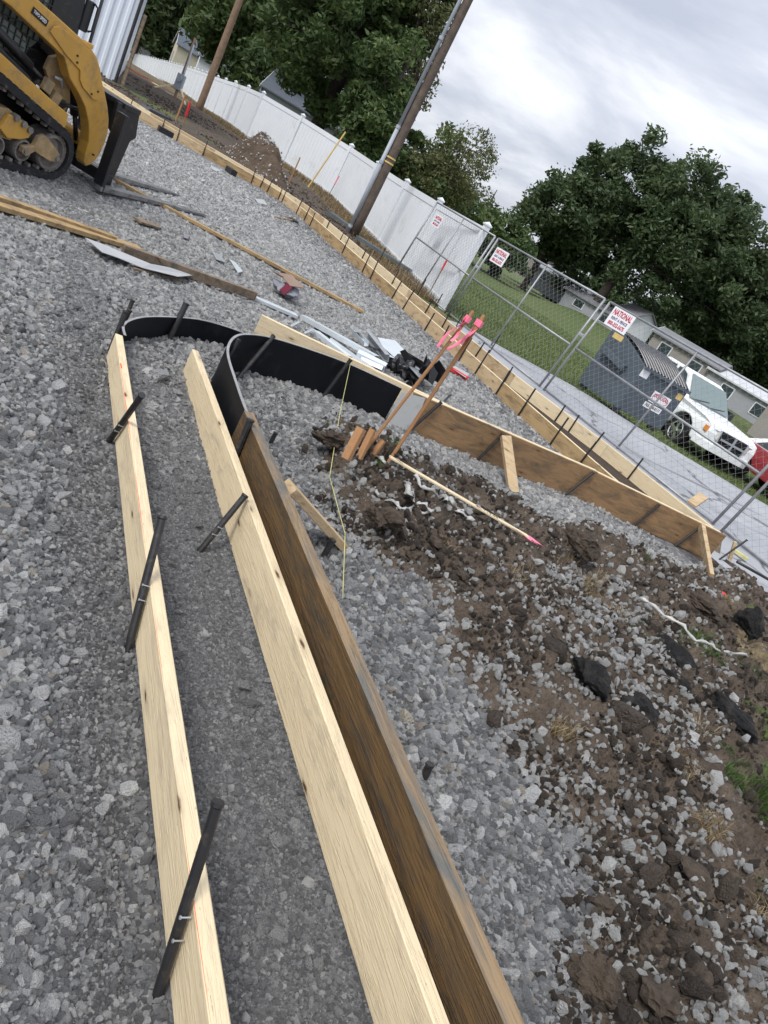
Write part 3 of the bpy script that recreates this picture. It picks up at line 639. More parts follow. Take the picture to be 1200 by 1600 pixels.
# ------------------------------------------------------------------ foreground boards
def sl(px, py, off):  # distance along for a pixel on an offset plane
    p = onplane(px, py, off); return OS(p[0], p[1])[1]
LO, LH = 0.620, 0.145; MO, MH = 1.060, 0.172; BO, BH = 1.138, 0.286
ls = -3.86; lend = 0.75
lb = board('form_board', XY(LO, ls), XY(LO, lend), -0.005, -0.005, LH + 0.005, 0.040, M['lumber'], 'leftmost pale new foreground board with a red chalk line along its top edge', side=1, seg=6, sag=0.002, group='foreground form boards')
mb_ = board('form_board', XY(MO, -4.02), XY(MO, lend), -0.03, -0.005, MH + 0.02, 0.040, M['lumber'], 'middle pale knotty board running beside the dark brown board', side=1, seg=6, sag=0.002, group='foreground form boards')
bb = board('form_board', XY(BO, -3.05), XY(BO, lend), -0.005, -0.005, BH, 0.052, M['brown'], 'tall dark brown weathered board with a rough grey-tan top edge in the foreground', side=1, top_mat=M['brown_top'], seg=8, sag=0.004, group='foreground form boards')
# chalk line: a raised line of chalk on the top corner of the left board
cm = MB(); L_ = lend - ls - 0.02
pts = [(0.4 + i * (L_ - 0.4) / 60, -0.0012 + 0.0045 * (i / 60.0) , LH + 0.0052 - 0.0) for i in range(61)]
v = []; f = []
for i, p in enumerate(pts):
    w = 0.0032 + 0.0008 * math.sin(i * 1.7); y0 = 0.002 + 0.0012 * math.sin(i * 0.61)
    v += [(p[0], y0, LH + 0.0056), (p[0], y0 + w * 2, LH + 0.0056)]
f = [(2 * i, 2 * i + 2, 2 * i + 3, 2 * i + 1) for i in range(60)]
cm.add(v, f); cm.build('chalk_line', M['orange'], lb, fix=False)
# steel stakes nailed to the left board
def stk(pb, pt, off_b, off_t, r, label, **k):
    a = onplane(*pb, off_b); b = onplane(*pt, off_t); return stake(a, b, r, label, **k)
stk((170, 690), (222, 617), LO - 0.018, LO - 0.010, 0.0125, 'round black steel stake nailed to the far part of the left pale board')
stk((205, 995), (254, 806), LO - 0.018, LO - 0.014, 0.0125, 'black steel stake nailed halfway along the left pale board')
stk((247, 1552), (341, 1252), LO - 0.020, LO - 0.014, 0.0115, 'nearest black steel stake, nailed with two nails to the left pale board')
q0 = GT(312, 861); q1 = onplane(384, 773, MO - 0.016)
stake(q0, q1, 0.0125, 'black steel stake with a mushroomed head leaning from the trench against the middle board')
for (a, b, lab) in [((180, 528), (203, 484), 'black stake at the far end of the left pale board outside the thin black form'), ]:
    p = GT(*a); stake(p, seg_on(*b, (p[0] - 0.05, p[1] - 0.1), (p[0] + 0.05, p[1] + 0.1)), 0.014, lab)
p = G(664, 1215, 0.0); stake(p + np.array([0.0, 0.0, -0.02]), p + np.array([-0.01, 0.01, 0.05]), 0.013, 'short rusty stake outside the dark brown board in the foreground gravel', nails=False)
p = G(505, 870, 0.0); stake(p, p + np.array([0.0, 0.02, 0.09]), 0.014, 'stub of a dark stake in the gravel below the brace of the brown board', nails=False)
p = G(421, 695, 0.0); stake(p, p + np.array([0.0, 0.01, 0.08]), 0.012, 'short dark stake outside the brown board near its far end', nails=False)
a = onplane(372, 706, BO - 0.016); b = onplane(392, 655, BO - 0.014); stake(a + np.array([0, 0, -0.05]), b, 0.017, 'thick black stake against the inner face of the brown board at its far end', nails=False)
# wooden brace outside the brown board
p0 = G(535, 852, 0.02); p1 = onplane(452, 760, BO + 0.075)
br = MB(); br.bar((0, 0, 0), Vector(p1) - Vector(p0), 0.085, 0.038, ch=0.002); o = br.build('wooden_brace', M['lumber2'], loc=p0); tag(o, 'tan wooden brace lying from the gravel up to the outside of the dark brown board', 'brace')

# ------------------------------------------------------------------ black plastic forms (bent strips)
def strip(pts, ztop, zbot, th, n=60):
    P = [Vector((a, b, 0)) for a, b in pts]; C_ = []
    for i in range(len(P) - 1):
        a = P[max(i - 1, 0)]; b = P[i]; c = P[i + 1]; d = P[min(i + 2, len(P) - 1)]
        for k_ in range(8):
            t = k_ / 8; C_.append(0.5 * ((2 * b) + (c - a) * t + (2 * a - 5 * b + 4 * c - d) * t * t + (3 * b - a - 3 * c + d) * t ** 3))
    C_.append(P[-1]); n = len(C_); mb = MB(); v = []
    for i, q in enumerate(C_):
        d = (C_[min(i + 1, n - 1)] - C_[max(i - 1, 0)]).normalized(); s = Vector((-d.y, d.x, 0)) * th / 2; t = i / (n - 1)
        zt = ztop if not callable(ztop) else ztop(t)
        for sg, z in ((1, zbot), (-1, zbot), (-1, zt - 0.003), (-1, zt), (1, zt), (1, zt - 0.003)): v.append((q.x + s.x * sg, q.y + s.y * sg, z))
    f = []; mi = []
    for i in range(n - 1):
        for k_ in range(6): f.append((i * 6 + k_, i * 6 + (k_ + 1) % 6, (i + 1) * 6 + (k_ + 1) % 6, (i + 1) * 6 + k_)); mi.append(1 if k_ in (2, 3, 4) else 0)
    f += [tuple(range(5, -1, -1)), tuple(range((n - 1) * 6, n * 6))]; mi += [0, 0]
    mb.v = v; mb.f = f; mb.m = mi; return mb, C_
B1 = [(-1.66, 3.54), (-1.745, 3.66), (-1.79, 3.82), (-1.80, 4.02), (-1.765, 4.28), (-1.70, 4.54), (-1.58, 4.73), (-1.46, 4.83), (-1.30, 4.93)]
mb1, c1 = strip(B1, 0.155, -0.05, 0.014)
tag(mb1.build('plastic_form', [M['black_plastic'], M['plastic_edge']], smooth=False), 'low black plastic form bending away from the end of the left pale board', 'form strip')
B2 = [(-0.60, 2.93), (-0.80, 3.165), (-1.02, 3.50), (-1.18, 3.76), (-1.265, 3.95), (-1.32, 4.17), (-1.315, 4.35), (-1.23, 4.58), (-1.02, 4.84), (-0.76, 5.07), (-0.36, 5.26)]
mb2, c2 = strip(B2, lambda t: 0.272 + 0.022 * t, -0.05, 0.015)
tag(mb2.build('plastic_form', [M['black_plastic'], M['plastic_edge']], smooth=False), 'tall black plastic form curving in a hairpin from the brown board to the plywood board', 'form strip')
# stakes on the plastic forms
def vst(px, py, top, r, lab, dz=-0.03, lean=(0, 0), z=0.0, **k):
    p = G(px, py, z); return stake(p + np.array([0, 0, dz]), p + np.array([lean[0], lean[1], top]), r, lab, **k)
stake((-1.735, 3.60, -0.03), (-1.76, 3.66, 0.235), 0.015, 'black stake standing just inside the low black form beside the left board end', nails=False)
stake((-1.86, 3.88, -0.03), (-1.875, 3.93, 0.225), 0.012, 'thin stake behind the left curve of the low black form', nails=False)
stake((-1.735, 4.27, -0.03), (-1.75, 4.36, 0.255), 0.019, 'thick rusty brown stake inside the low black form at its middle', nails=False)
stake((-1.295, 4.02, -0.03), (-1.27, 4.10, 0.300), 0.013, 'black stake inside the hairpin of the tall black form, left one', nails=False)
stake((-1.24, 4.25, -0.03), (-1.225, 4.60, 0.300), 0.014, 'black stake leaning inside the tall black form, near the pale board behind', nails=False)
p = seg_on(548, 563, (-0.76, 5.03), (-0.36, 5.22)); stake((p[0] - 0.05, p[1] - 0.08, -0.03), (p[0], p[1] - 0.01, p[2] + 0.01), 0.014, 'black stake with the yellow string tied to it at the tall black form', nails=False)
# ------------------------------------------------------------------ boards of the right hand form
Ra, Rb, Rc = (-0.27, 5.30), (1.45, 6.36), (2.98, 7.00)
board('form_board', (-1.59, 5.41), (0.35, 6.20), 0.0, 0.0, 0.190, 0.042, M['lumber'], 'pale knotty board behind the tall black plastic form, its left end free on the gravel', side=1, seg=4, sag=0.002)
pw = empty('plywood_form', (Ra[0], Ra[1], 0), 0, 'long brown plywood curb form with a pale top edge in the middle ground', 'form board')
def rel(p): return (p[0] - Ra[0], p[1] - Ra[1])
board('board', rel(Ra), rel(Rb), 0.0, 0.0, 0.305, 0.018, M['ply'], None, side=-1, parent=pw, seg=3, sag=0.002)
board('board', rel(Rb), rel(Rc), 0.0, 0.0, 0.300, 0.018, M['ply'], None, side=-1, parent=pw, seg=3, sag=0.002)
board('backing_board', rel((Ra[0] + 0.001, Ra[1] + 0.003)), rel((Rb[0], Rb[1] + 0.003)), 0.0, 0.0, 0.309, 0.038, M['lumber'], None, side=1, parent=pw)
board('backing_board', rel((Rb[0], Rb[1] + 0.003)), rel((Rc[0] - 0.06, Rc[1] + 0.003 - 0.025)), 0.0, 0.0, 0.304, 0.038, M['lumber'], None, side=1, parent=pw)
wp = MB(); q0 = seg_on(665, 612, Ra, Rb, 0.03); q1 = seg_on(625, 608, Ra, Rb, 0.03)
wp.add([Vector(seg_on(*t, Ra, Rb, 0.034)) for t in ((628, 612), (665, 622), (640, 684), (603, 658))] + [Vector(seg_on(*t, Ra, Rb, 0.022)) for t in ((628, 612), (665, 622), (640, 684), (603, 658))], [(0, 1, 2, 3), (7, 6, 5, 4), (0, 4, 5, 1), (1, 5, 6, 2), (2, 6, 7, 3), (3, 7, 4, 0)])
tag(wp.build('stained_sheet', M['white_panel']), 'grey-white stained sheet covering the joint of black form and plywood board', 'sheet')
# stakes in front of the plywood
def pst(pb, pt, lab):
    A, B = (Ra, Rb) if pb[0] < 900 else (Rb, Rc)
    a = seg_on(*pb, A, B, 0.055); b = seg_on(*pt, A, B, 0.035); stake(a, b, 0.0125, lab, nails=False)
pst((641, 672), (690, 628), 'black stake across the left part of the plywood form, right of the white panel')
pst((742, 723), (786, 678), 'black stake on the plywood form just left of the upright wooden prop')
pst((876, 779), (928, 738), 'black stake in the middle of the plywood form, right of the upright prop')
pst((990, 822), (1031, 788), 'black stake on the plywood form, second from its right end')
pst((1055, 853), (1093, 825), 'black stake on the plywood form next to the slanting prop at its right end')
def prop(pb, pt, w, t, lab, A=Ra, B=Rb, out=0.03):
    a = GT(*pb); b = seg_on(*pt, A, B, out); mb = MB(); mb.bar((0, 0, 0), Vector(b) - Vector(a), w, t, ch=0.002, up=(-0.5, 0.85, 0.1)); tag(mb.build('wooden_prop', M['lumber2'], loc=a), lab, 'prop')
prop((802, 770), (790, 682), 0.085, 0.038, 'upright tan wooden prop leaning on the middle of the plywood form', out=0.09)
prop((1110, 902), (1096, 822), 0.075, 0.038, 'pale wooden prop at the right end of the plywood form', Rb, Rc, 0.06)
p = GT(1140, 880); mb = MB(); mb.bar((0, 0, -0.03), (-0.10, 0.02, 0.24), 0.07, 0.035, ch=0.002); tag(mb.build('wooden_prop', M['lumber2'], loc=p), 'short tan wooden stub behind the right end of the plywood form', 'prop')
p = G(1080, 788, 0.05); mb = MB(); mb.bar((0, 0, 0), (0.16, 0.28, 0.13), 0.13, 0.036, ch=0.002); tag(mb.build('wood_block', M['lumber2'], loc=p), 'short tan plank offcut sticking up over the far form near the road', 'board')
p = GT(1120, 868); mb = MB(); mb.bar((0.02, 0.03, -0.02), (-0.06, 0.20, 0.22), 0.06, 0.035, ch=0.002); tag(mb.build('wooden_prop', M['gray_wood'], loc=p), 'dark grey wood scrap between prop and road corner', 'prop')

# ------------------------------------------------------------------ long curb forms toward the fence
def run(line, h, zoff, th, side, mats, lab, inner):
    pts = []; acc = 0
    root = empty('curb_form', (line[0][0], line[0][1], 0), 0, lab, 'form boards')
    for i in range(len(line) - 1):
        a, b = line[i], line[i + 1]; L = math.dist(a, b); n = max(1, round(L / 3.7))
        for j in range(n):
            p = (a[0] + (b[0] - a[0]) * j / n, a[1] + (b[1] - a[1]) * j / n); q = (a[0] + (b[0] - a[0]) * (j + 1) / n, a[1] + (b[1] - a[1]) * (j + 1) / n)
            g = 0.003 / max(L / n, .1); q2 = (q[0] - (q[0] - p[0]) * g, q[1] - (q[1] - p[1]) * g)
            pr = (p[0] - line[0][0], p[1] - line[0][1]); qr = (q2[0] - line[0][0], q2[1] - line[0][1])
            board('board', pr, qr, zoff, zoff, h, th, mats[(i + j) % len(mats)], None, side=side, parent=root, top_mat=M['lumber'])
    return root
run(NEARF, 0.20, -0.01, 0.038, 1, [M['lumber_tan'], M['lumber2'], M['lumber_tan']], 'near row of tan curb boards curving along the pale gravel toward the metal building', True)
run(FARF, 0.26, -0.06, 0.038, 1, [M['lumber'], M['lumber2'], M['lumber']], 'far row of pale curb boards next to the white fence and the road', False)
# trench floor between the long forms: dark brown soil strip
tf = NEARF; ff = FARF; v = []; f = []
def resamp(P, n):
    P = np.array(P); d = np.r_[0, np.cumsum(np.hypot(*np.diff(P, axis=0).T))]; t = np.linspace(0, d[-1], n); return np.stack([np.interp(t, d, P[:, 0]), np.interp(t, d, P[:, 1])], 1)
a_ = resamp(tf, 60); b_ = resamp(ff, 60)
for i in range(60):
    v += [(a_[i][0], a_[i][1], 0.02), (b_[i][0] * 0.5 + a_[i][0] * 0.5, b_[i][1] * 0.5 + a_[i][1] * 0.5, 0.035), (b_[i][0], b_[i][1], 0.03)]
f = [(3 * i + j, 3 * i + 3 + j, 3 * i + 4 + j, 3 * i + 1 + j) for i in range(59) for j in (0, 1)]
M['dark_soil'] = worn('dark_trench_soil', (0.055, 0.040, 0.030), 0.9, 0.35, 12, dirt=(0.035, 0.028, 0.022), dirtamt=0.4, bump=0.01)
mbx = MB(); mbx.add(v, f); tag(mbx.build('trench_floor', M['dark_soil']), kind='structure')
# stakes along the long forms
def snap(px, py, line, out):
    g = G(px, py)[:2]; best = None
    for a, b in zip(line[:-1], line[1:]):
        a = np.array(a); b = np.array(b); t = np.clip(((g - a) @ (b - a)) / ((b - a) @ (b - a)), 0, 1); q = a + (b - a) * t; d = np.hypot(*(q - g))
        if best is None or d < best[0]:
            dd = (b - a) / np.linalg.norm(b - a); nn = np.array([-dd[1], dd[0]]); nn = nn if nn @ q > 0 else -nn; best = (d, q, nn)
    return best[1] - best[2] * out
ORD = ['first', 'second', 'third', 'fourth', 'fifth', 'sixth', 'seventh', 'eighth', 'ninth', 'tenth', 'eleventh', 'twelfth', 'thirteenth', 'fourteenth', 'fifteenth', 'sixteenth', 'seventeenth', 'eighteenth', 'nineteenth', 'twentieth', 'twenty-first', 'twenty-second', 'twenty-third', 'twenty-fourth', 'twenty-fifth', 'twenty-sixth']
first = None
def small_stake(x, y, z, h, lab, grp, r=0.0105):
    global first
    if first is None:
        first = empty('form_stake', (x, y, z), 0, lab, 'stake', grp)
        mb = MB(); mb.tube([(0, 0, -0.05), (0, 0, 1.0), (0, 0, 1.012)], [0.0105, 0.0105, 0.0125], 8); mb.build('shaft', M['steel_dark'], first); o = first
    else:
        o = first.copy(); COL.objects.link(o); c_ = first.children[0].copy(); COL.objects.link(c_); c_.parent = o; o['label'] = lab; o['group'] = grp
    o.location = (x, y, z); o.scale = (1.0, 1.0, h); o.rotation_euler = (random.uniform(-.06, .06), random.uniform(-.06, .06), 0); return o
for i_, (px, py) in enumerate(sorted([(434, 300), (441, 310), (455, 318), (467, 328), (480, 338), (502, 355), (514, 366), (531, 378), (544, 404), (570, 430), (590, 445), (612, 470), (638, 490), (665, 518), (700, 545), (722, 568), (746, 590), (783, 622), (820, 655), (867, 699), (905, 735), (330, 246), (283, 222), (258, 208), (205, 178)])):
    q = snap(px, py, NEARF, 0.014); small_stake(q[0], q[1], 0, random.uniform(0.28, 0.40), 'thin black stake on the near curb boards, %s from the left end' % ORD[i_], 'stakes along the near curb form')
for i_, (px, py) in enumerate([(520, 345), (560, 380), (585, 400), (620, 430), (650, 462), (690, 500), (716, 522), (760, 562), (800, 598), (855, 650), (880, 668), (930, 700), (985, 746)]):
    q = snap(px, py + 8, FARF, 0.014); small_stake(q[0], q[1], 0, random.uniform(0.25, 0.36), 'thin black stake on the far curb boards by the road, %s from the left' % ORD[i_], 'stakes along the far curb form')
for i_, (px, py) in enumerate([(595, 405), (655, 455), (680, 478), (714, 508), (768, 545)]):
    q = G(px, py); small_stake(q[0], q[1], -0.15, 0.42, 'thin black stake behind the far curb boards near the fence end, %s from the left' % ORD[i_], 'stakes behind the far curb form')
p = G(1135, 862); stake((p[0], p[1], -0.1), (p[0] + 0.12, p[1] + 0.06, 0.22), 0.011, 'thin black stake beside the fence post at the road corner', nails=False)
# ------------------------------------------------------------------ white vinyl fence
fr = empty('vinyl_fence', (FENCE[0][0], FENCE[0][1], 0), 0, 'long white vinyl privacy fence with square capped posts running far to the left', 'fence')
posts = []
P = np.array(FENCE); dcum = np.r_[0, np.cumsum(np.hypot(*np.diff(P, axis=0).T))]
d = 0.0
while d < dcum[-1]:
    posts.append((float(np.interp(d, dcum, P[:, 0])), float(np.interp(d, dcum, P[:, 1])))); d += 3.42 if d < 36 else 2.7
ox, oy = FENCE[0]
me_post = None
for i, (px_, py_) in enumerate(posts):
    z0 = float(ground_base(np.array([px_]), np.array([py_]))[0]); 
    if me_post is None:
        mb = MB(); mb.box((0, 0, 0.96), (0.13, 0.13, 1.96)); o = mb.build('post', M['vinyl'], fr)
        cb = MB(); cb.box((0, 0, 1.95), (0.165, 0.165, 0.035)); cb.add([(-.07, -.07, 1.967), (.07, -.07, 1.967), (.07, .07, 1.967), (-.07, .07, 1.967), (0, 0, 2.02)], [(0, 1, 4), (1, 2, 4), (2, 3, 4), (3, 0, 4)]); c_ = cb.build('post_cap', M['vinyl'], o); me_post = (o, c_)
    else:
        o = me_post[0].copy(); COL.objects.link(o); c_ = me_post[1].copy(); COL.objects.link(c_); c_.parent = o
    o.location = (px_ - ox, py_ - oy, z0); 
    if i < len(posts) - 1: ang = math.atan2(posts[i + 1][1] - py_, posts[i + 1][0] - px_)
    o.rotation_euler = (0, 0, ang)
    if i < len(posts) - 1:
        q_ = posts[i + 1]; z1 = float(ground_base(np.array([q_[0]]), np.array([q_[1]]))[0]); L = math.dist((px_, py_), q_)
        mb = MB()   # tongue and groove boards of one panel with recessed joints
        a0 = Vector((px_ - ox, py_ - oy, z0)); a1 = Vector((q_[0] - ox, q_[1] - oy, z1)); u = (a1 - a0) / L; nb_ = 16 if i < 12 else 4
        for j in range(nb_):
            s0 = 0.07 + (L - 0.14) * j / nb_; s1 = 0.07 + (L - 0.14) * (j + 1) / nb_ - (0.012 if i < 12 else 0.03); dd = 0.0
            mb.bar(a0 + u * s0 + Vector((0, 0, 0.93)), a0 + u * s1 + Vector((0, 0, 0.93)), 0.022, 1.66)
        nv = Vector((-u.y, u.x, 0)) 
        mb.bar(a0 + u * 0.07 + Vector((0, 0, 0.93)), a1 - u * 0.07 + Vector((0, 0, 0.93)), 0.012, 1.64)
        pn = mb.build('panel', M['vinyl'], fr, fix=False); tag(pn, kind='stuff')
        for zc, hh2 in ((1.80, 0.16), (0.09, 0.16)):
            rb_ = MB(); rb_.bar(a0 + u * 0.066 + Vector((0, 0, zc)), a1 - u * 0.066 + Vector((0, 0, zc)), 0.05, hh2); rb_.build('rail', M['vinyl'], fr, fix=False)

# ------------------------------------------------------------------ utility poles
def pole(name, base, top, r0, r1, mat, lab, hgt=9.0):
    b = Vector(base); t = Vector(top); d = (t - b).normalized(); root = empty(name, b, 0, lab, 'utility pole')
    mb = MB(); n = 14; mb.tube([d * (hgt * i / n) for i in range(n + 1)], [r0 + (r1 - r0) * i / n + random.uniform(-.003, .003) for i in range(n + 1)], 14); mb.build('wooden_pole', mat, root, smooth=True); return root, d
b1 = G(553, 366, -0.06); tb = at(735, 2, 18.6); hgt1 = tb[2] - b1[2]
pr1, d1 = pole('utility_pole', b1 - np.array([0, 0, 0.1]), b1 + np.array([0.0, 0, 5]), 0.135, 0.105, M['pole_wood'], 'thick dark wooden utility pole with a grey conduit in front of the white fence', 10.5)
mb = MB(); cxo = Vector((-0.165, -0.10, 0)); mb.tube([cxo + Vector((0, 0, 0)), cxo + Vector((0, 0, 3.0))], 0.055, 12); mb.build('conduit', M['conduit'], pr1, smooth=True)
mb = MB(); mb.tube([cxo + Vector((0, 0, 2.98)), cxo + Vector((0.02, 0.02, 10.4))], 0.048, 12); mb.build('conduit', M['conduit'], pr1, smooth=True)
for zc in (0.25, 2.05, 2.98, 5.2): mb = MB(); mb.tube([cxo + Vector((0, 0, zc - 0.04)), cxo + Vector((0, 0, zc + 0.04))], 0.066, 12); mb.build('coupling', M['conduit'], pr1)
for zc in (2.12, 2.25): mb = MB(); mb.tube([Vector((0, 0, zc - .02)), Vector((0, 0, zc + .02))], 0.142, 14); mb.build('strap', M['sticker'], pr1)
p = at(310, 172, 33.5)
pole('utility_pole', (p[0], p[1], p[2] - 0.4), (p[0], p[1], 5), 0.17, 0.13, M['pole_wood2'], 'slimmer tan wooden utility pole standing left, in front of the far fence', 11)
# small meter pole with braces
p = at(272, 155, 30); root = empty('meter_pole', (p[0], p[1], p[2]), 0, 'small leaning service pole with a grey meter box and wooden braces', 'service pole')
t_ = at(305, 60, 30); dv = Vector(t_) - Vector(p)
mb = MB(); mb.tube([(0, 0, -0.1), dv * 0.5, dv], [0.06, 0.055, 0.05], 8); mb.build('pole', M['pole_wood2'], root)
mb = MB(); mb.tube([dv * 0.33 + Vector((0.1, -0.08, 0)), dv * 0.9 + Vector((0.09, -0.08, 0))], 0.035, 8); mb.build('conduit', M['conduit'], root)
mb = MB(); mb.box(dv * 0.28 + Vector((0.05, -0.12, 0)), (0.34, 0.16, 0.62)); mb.build('meter_box', M['conduit'], root, bevel=0.02)
mb = MB(); c0 = dv * 0.28 + Vector((0.05, -0.20, 0.1)); mb.tube([c0, c0 + Vector((0, -0.08, 0))], 0.11, 12); mb.build('meter', M['galv'], root)
mb = MB(); mb.tube([dv, dv + Vector((0.2, 0, 0.12)), dv + Vector((0.34, 0, -0.15)), dv + Vector((0.18, 0, -0.42)), dv * 0.9], 0.014, 6); mb.build('cable_loop', M['mblack'], root)
for e_ in ((-0.95, -0.4, -0.1), (0.85, -0.3, -0.15)): mb = MB(); mb.bar(dv * 0.25, Vector(e_), 0.09, 0.05); mb.build('brace', M['lumber'], root)

# ------------------------------------------------------------------ white metal building, left
c0 = at(177, 137, 21.5); zb = c0[2]; root = empty('metal_building', (c0[0], c0[1], zb), 0, 'white ribbed metal building rising behind the yellow loader', 'building')
wd = Vector((-0.86, -0.50, 0)); bdp = Vector((-0.50, 0.86, 0)); WL = 9.0; WH = 6.0
mb = MB(); mb.add([(0, 0, 0), wd * WL, wd * WL + Vector((0, 0, WH)), (0, 0, WH)], [(0, 1, 2, 3)])
mb.add([(0, 0, 0), bdp * 10, bdp * 10 + Vector((0, 0, WH)), (0, 0, WH)], [(0, 1, 2, 3)])
mb.add([Vector((0, 0, WH)), wd * WL + Vector((0, 0, WH)), wd * WL + bdp * 10 + Vector((0, 0, WH)), bdp * 10 + Vector((0, 0, WH))], [(0, 1, 2, 3)])
mb.build('wall', M['siding'], root, fix=False)
nrm = Vector((0.50, -0.86, 0))
rib0 = None
for i in range(36):
    if rib0 is None:
        mb = MB(); mb.add([Vector(q) for q in ()], [])
        w = 0.055
        prof = [(-0.075, 0.0), (-0.035, 0.038), (0.035, 0.038), (0.075, 0.0)]
        v = [wd * a + nrm * b + Vector((0, 0, z)) for z in (0.02, WH) for a, b in prof]
        mb.add(v, [(0, 1, 5, 4), (1, 2, 6, 5), (2, 3, 7, 6)]); rib0 = mb.build('rib', M['siding'], root, fix=False); o = rib0
    else: o = rib0.copy(); COL.objects.link(o)
    o.location = wd * (0.22 + i * 0.245) + nrm * 0.002
mb = MB(); mb.bar(nrm * 0.03 + Vector((0, 0, -0.1)), nrm * 0.03 + Vector((0, 0, WH)), 0.06, 0.08, up=(0, 1, 0)); mb.build('corner_trim', M['dark_trim'], root)
mb = MB(); mb.bar(nrm * 0.045 + Vector((0, 0, 0.03)), wd * WL + nrm * 0.045 + Vector((0, 0, 0.03)), 0.09, 0.10); mb.build('base_trim', M['dark_trim'], root)
mb = MB(); mb.bar(nrm * 0.03 + Vector((0, 0, -0.12)) , wd * WL + nrm * 0.03 + Vector((0, 0, -0.12)), 0.2, 0.24); mb.build('footing', M['lumber2'], root)
mb = MB(); mb.bar(Vector((0.18, 0.1, -0.1)), Vector((0.18, 0.1, 2.2)), 0.10, 0.05, up=(0, 1, 0)); mb.build('downpipe', M['gray_wood'], root)

# ------------------------------------------------------------------ sheds and mobile homes
def gable(name, base, ang, L, Wd, wh, rh, wall, roof, lab, windows=(), over=0.25, door=None):
    # L along local x (ridge), Wd along local y
    root = empty(name, base, ang, lab, 'house' if 'home' in name else 'shed')
    w = MB(); h = Wd / 2
    w.add([(0, -h, -0.5), (L, -h, -0.5), (L, h, -0.5), (0, h, -0.5), (0, -h, wh), (L, -h, wh), (L, h, wh), (0, h, wh), (0, 0, wh + rh), (L, 0, wh + rh)],
          [(0, 1, 5, 4), (2, 3, 7, 6), (0, 4, 8, 7, 3), (1, 2, 6, 9, 5)]); w.build('wall', wall, root)
    for sg in (-1, 1):
        rb_ = MB(); t = 0.10; y0 = sg * (h + over); z0 = wh - rh * over / h
        pts = [(y0, z0), (0, wh + rh), (0, wh + rh + t), (y0, z0 + t)]
        rb_.prism(pts, -over, L + over, axis='x'); rb_.build('roof', roof, root)
        fb = MB(); 
        fb.add([(-over - 0.03, y0, z0 - 0.05), (-over - 0.03, 0, wh + rh - 0.05), (-over - 0.03, 0, wh + rh + 0.12), (-over - 0.03, y0, z0 + 0.12), (-over - .002, y0, z0 - 0.05), (-over - .002, 0, wh + rh - 0.05), (-over - .002, 0, wh + rh + 0.12), (-over - .002, y0, z0 + 0.12)], [(0, 1, 2, 3), (7, 6, 5, 4), (0, 4, 5, 1), (3, 2, 6, 7), (0, 3, 7, 4)]); fb.build('fascia', M['house_white'], root)
    for (sx, zc, ww, hh2) in windows:
        fr_ = MB(); fr_.box((sx, -h - 0.02, zc), (ww + 0.14, 0.05, hh2 + 0.14)); f_ = fr_.build('window', M['house_white'], root)
        gl_ = MB(); gl_.box((sx, -h - 0.05, zc), (ww, 0.03, hh2)); gl_.build('pane', M['glass'], f_)
    if door:
        db = MB(); db.box((-0.03, door, 1.0), (0.05, 0.9, 2.0)); db.build('door', M['house_grey'], root)
    return root
def place(px, py, D): return at(px, py, D)
# beyond the fence on the left; base heights follow the ground, sizes from the picture
def gshed(px, py, D, ang, L, Wd, wh, rh, wall, roof, name, lab, **k):
    p = at(px, py, D); return gable(name, (p[0], p[1], p[2]), ang, L, Wd, wh, rh, wall, roof, lab, **k)
gshed(300, 122, 74, math.radians(28), 11.0, 5.4, 2.3, 1.9, M['house_white'], M['roof_blue'], 'garage_shed', 'white gabled garage with a slate roof behind the white fence')
gshed(263, 106, 88, math.radians(35), 6.0, 3.6, 3.0, 1.6, M['cream'], M['roof_blue'], 'garden_shed', 'small cream shed left of the white garage behind the fence', door=0.2)
gshed(222, 84, 120, math.radians(20), 12.0, 7.0, 2.2, 1.8, M['house_white'], M['roof_pale'], 'garden_shed', 'far white shed with a pale roof at the left tree edge')
gshed(408, 182, 58, math.radians(10), 9.0, 6.0, 2.0, 1.6, M['house_grey'], M['roof_blue'], 'house', 'slate roofed house just showing above the fence under the big trees')
# mobile homes beyond the lawn on the right
gshed(803, 416, 75, math.radians(-24), 3.5, 4.0, 2.0, 0.9, M['house_tan'], M['roof_grey'], 'mobile_home', 'dark taupe shed at the left end of the row beyond the lawn', windows=[(1.6, 1.2, .7, .6)])
gshed(838, 442, 66, math.radians(-27), 5.5, 4.0, 1.3, 0.5, M['house_grey'], M['roof_pale'], 'mobile_home', 'grey mobile home with a pale roof below the first NATIONAL sign', windows=[(1.4, .8, .7, .5), (4, .8, .7, .5)])
gshed(888, 482, 60, math.radians(-25), 5.5, 5.0, 1.25, 0.45, M['house_grey'], M['roof_grey'], 'mobile_home', 'grey mobile home left of the blue dumpster beyond the lawn', windows=[(1.5, .75, .8, .5), (4, .75, .8, .5)])
gshed(962, 522, 58, math.radians(-62), 2.4, 2.2, 1.9, 0.7, M['house_white'], M['roof_grey'], 'garden_shed', 'small white gabled shed behind the top of the dumpster', door=0.2)
gshed(1010, 562, 52, math.radians(-27), 5.0, 4.0, 1.9, 0.55, M['house_tan'], M['roof_grey'], 'mobile_home', 'taupe mobile home with a grey roof behind the white pickup', windows=[(1.2, 1.2, .8, .7), (3.6, 1.2, .8, .7)])
gshed(1093, 620, 50, math.radians(-28), 5.5, 4.0, 1.9, 0.5, M['house_grey'], M['roof_pale'], 'mobile_home', 'grey mobile home with a white eave at the right above the pickup', windows=[(1.6, 1.2, .8, .7), (4.0, 1.2, .8, .7)])
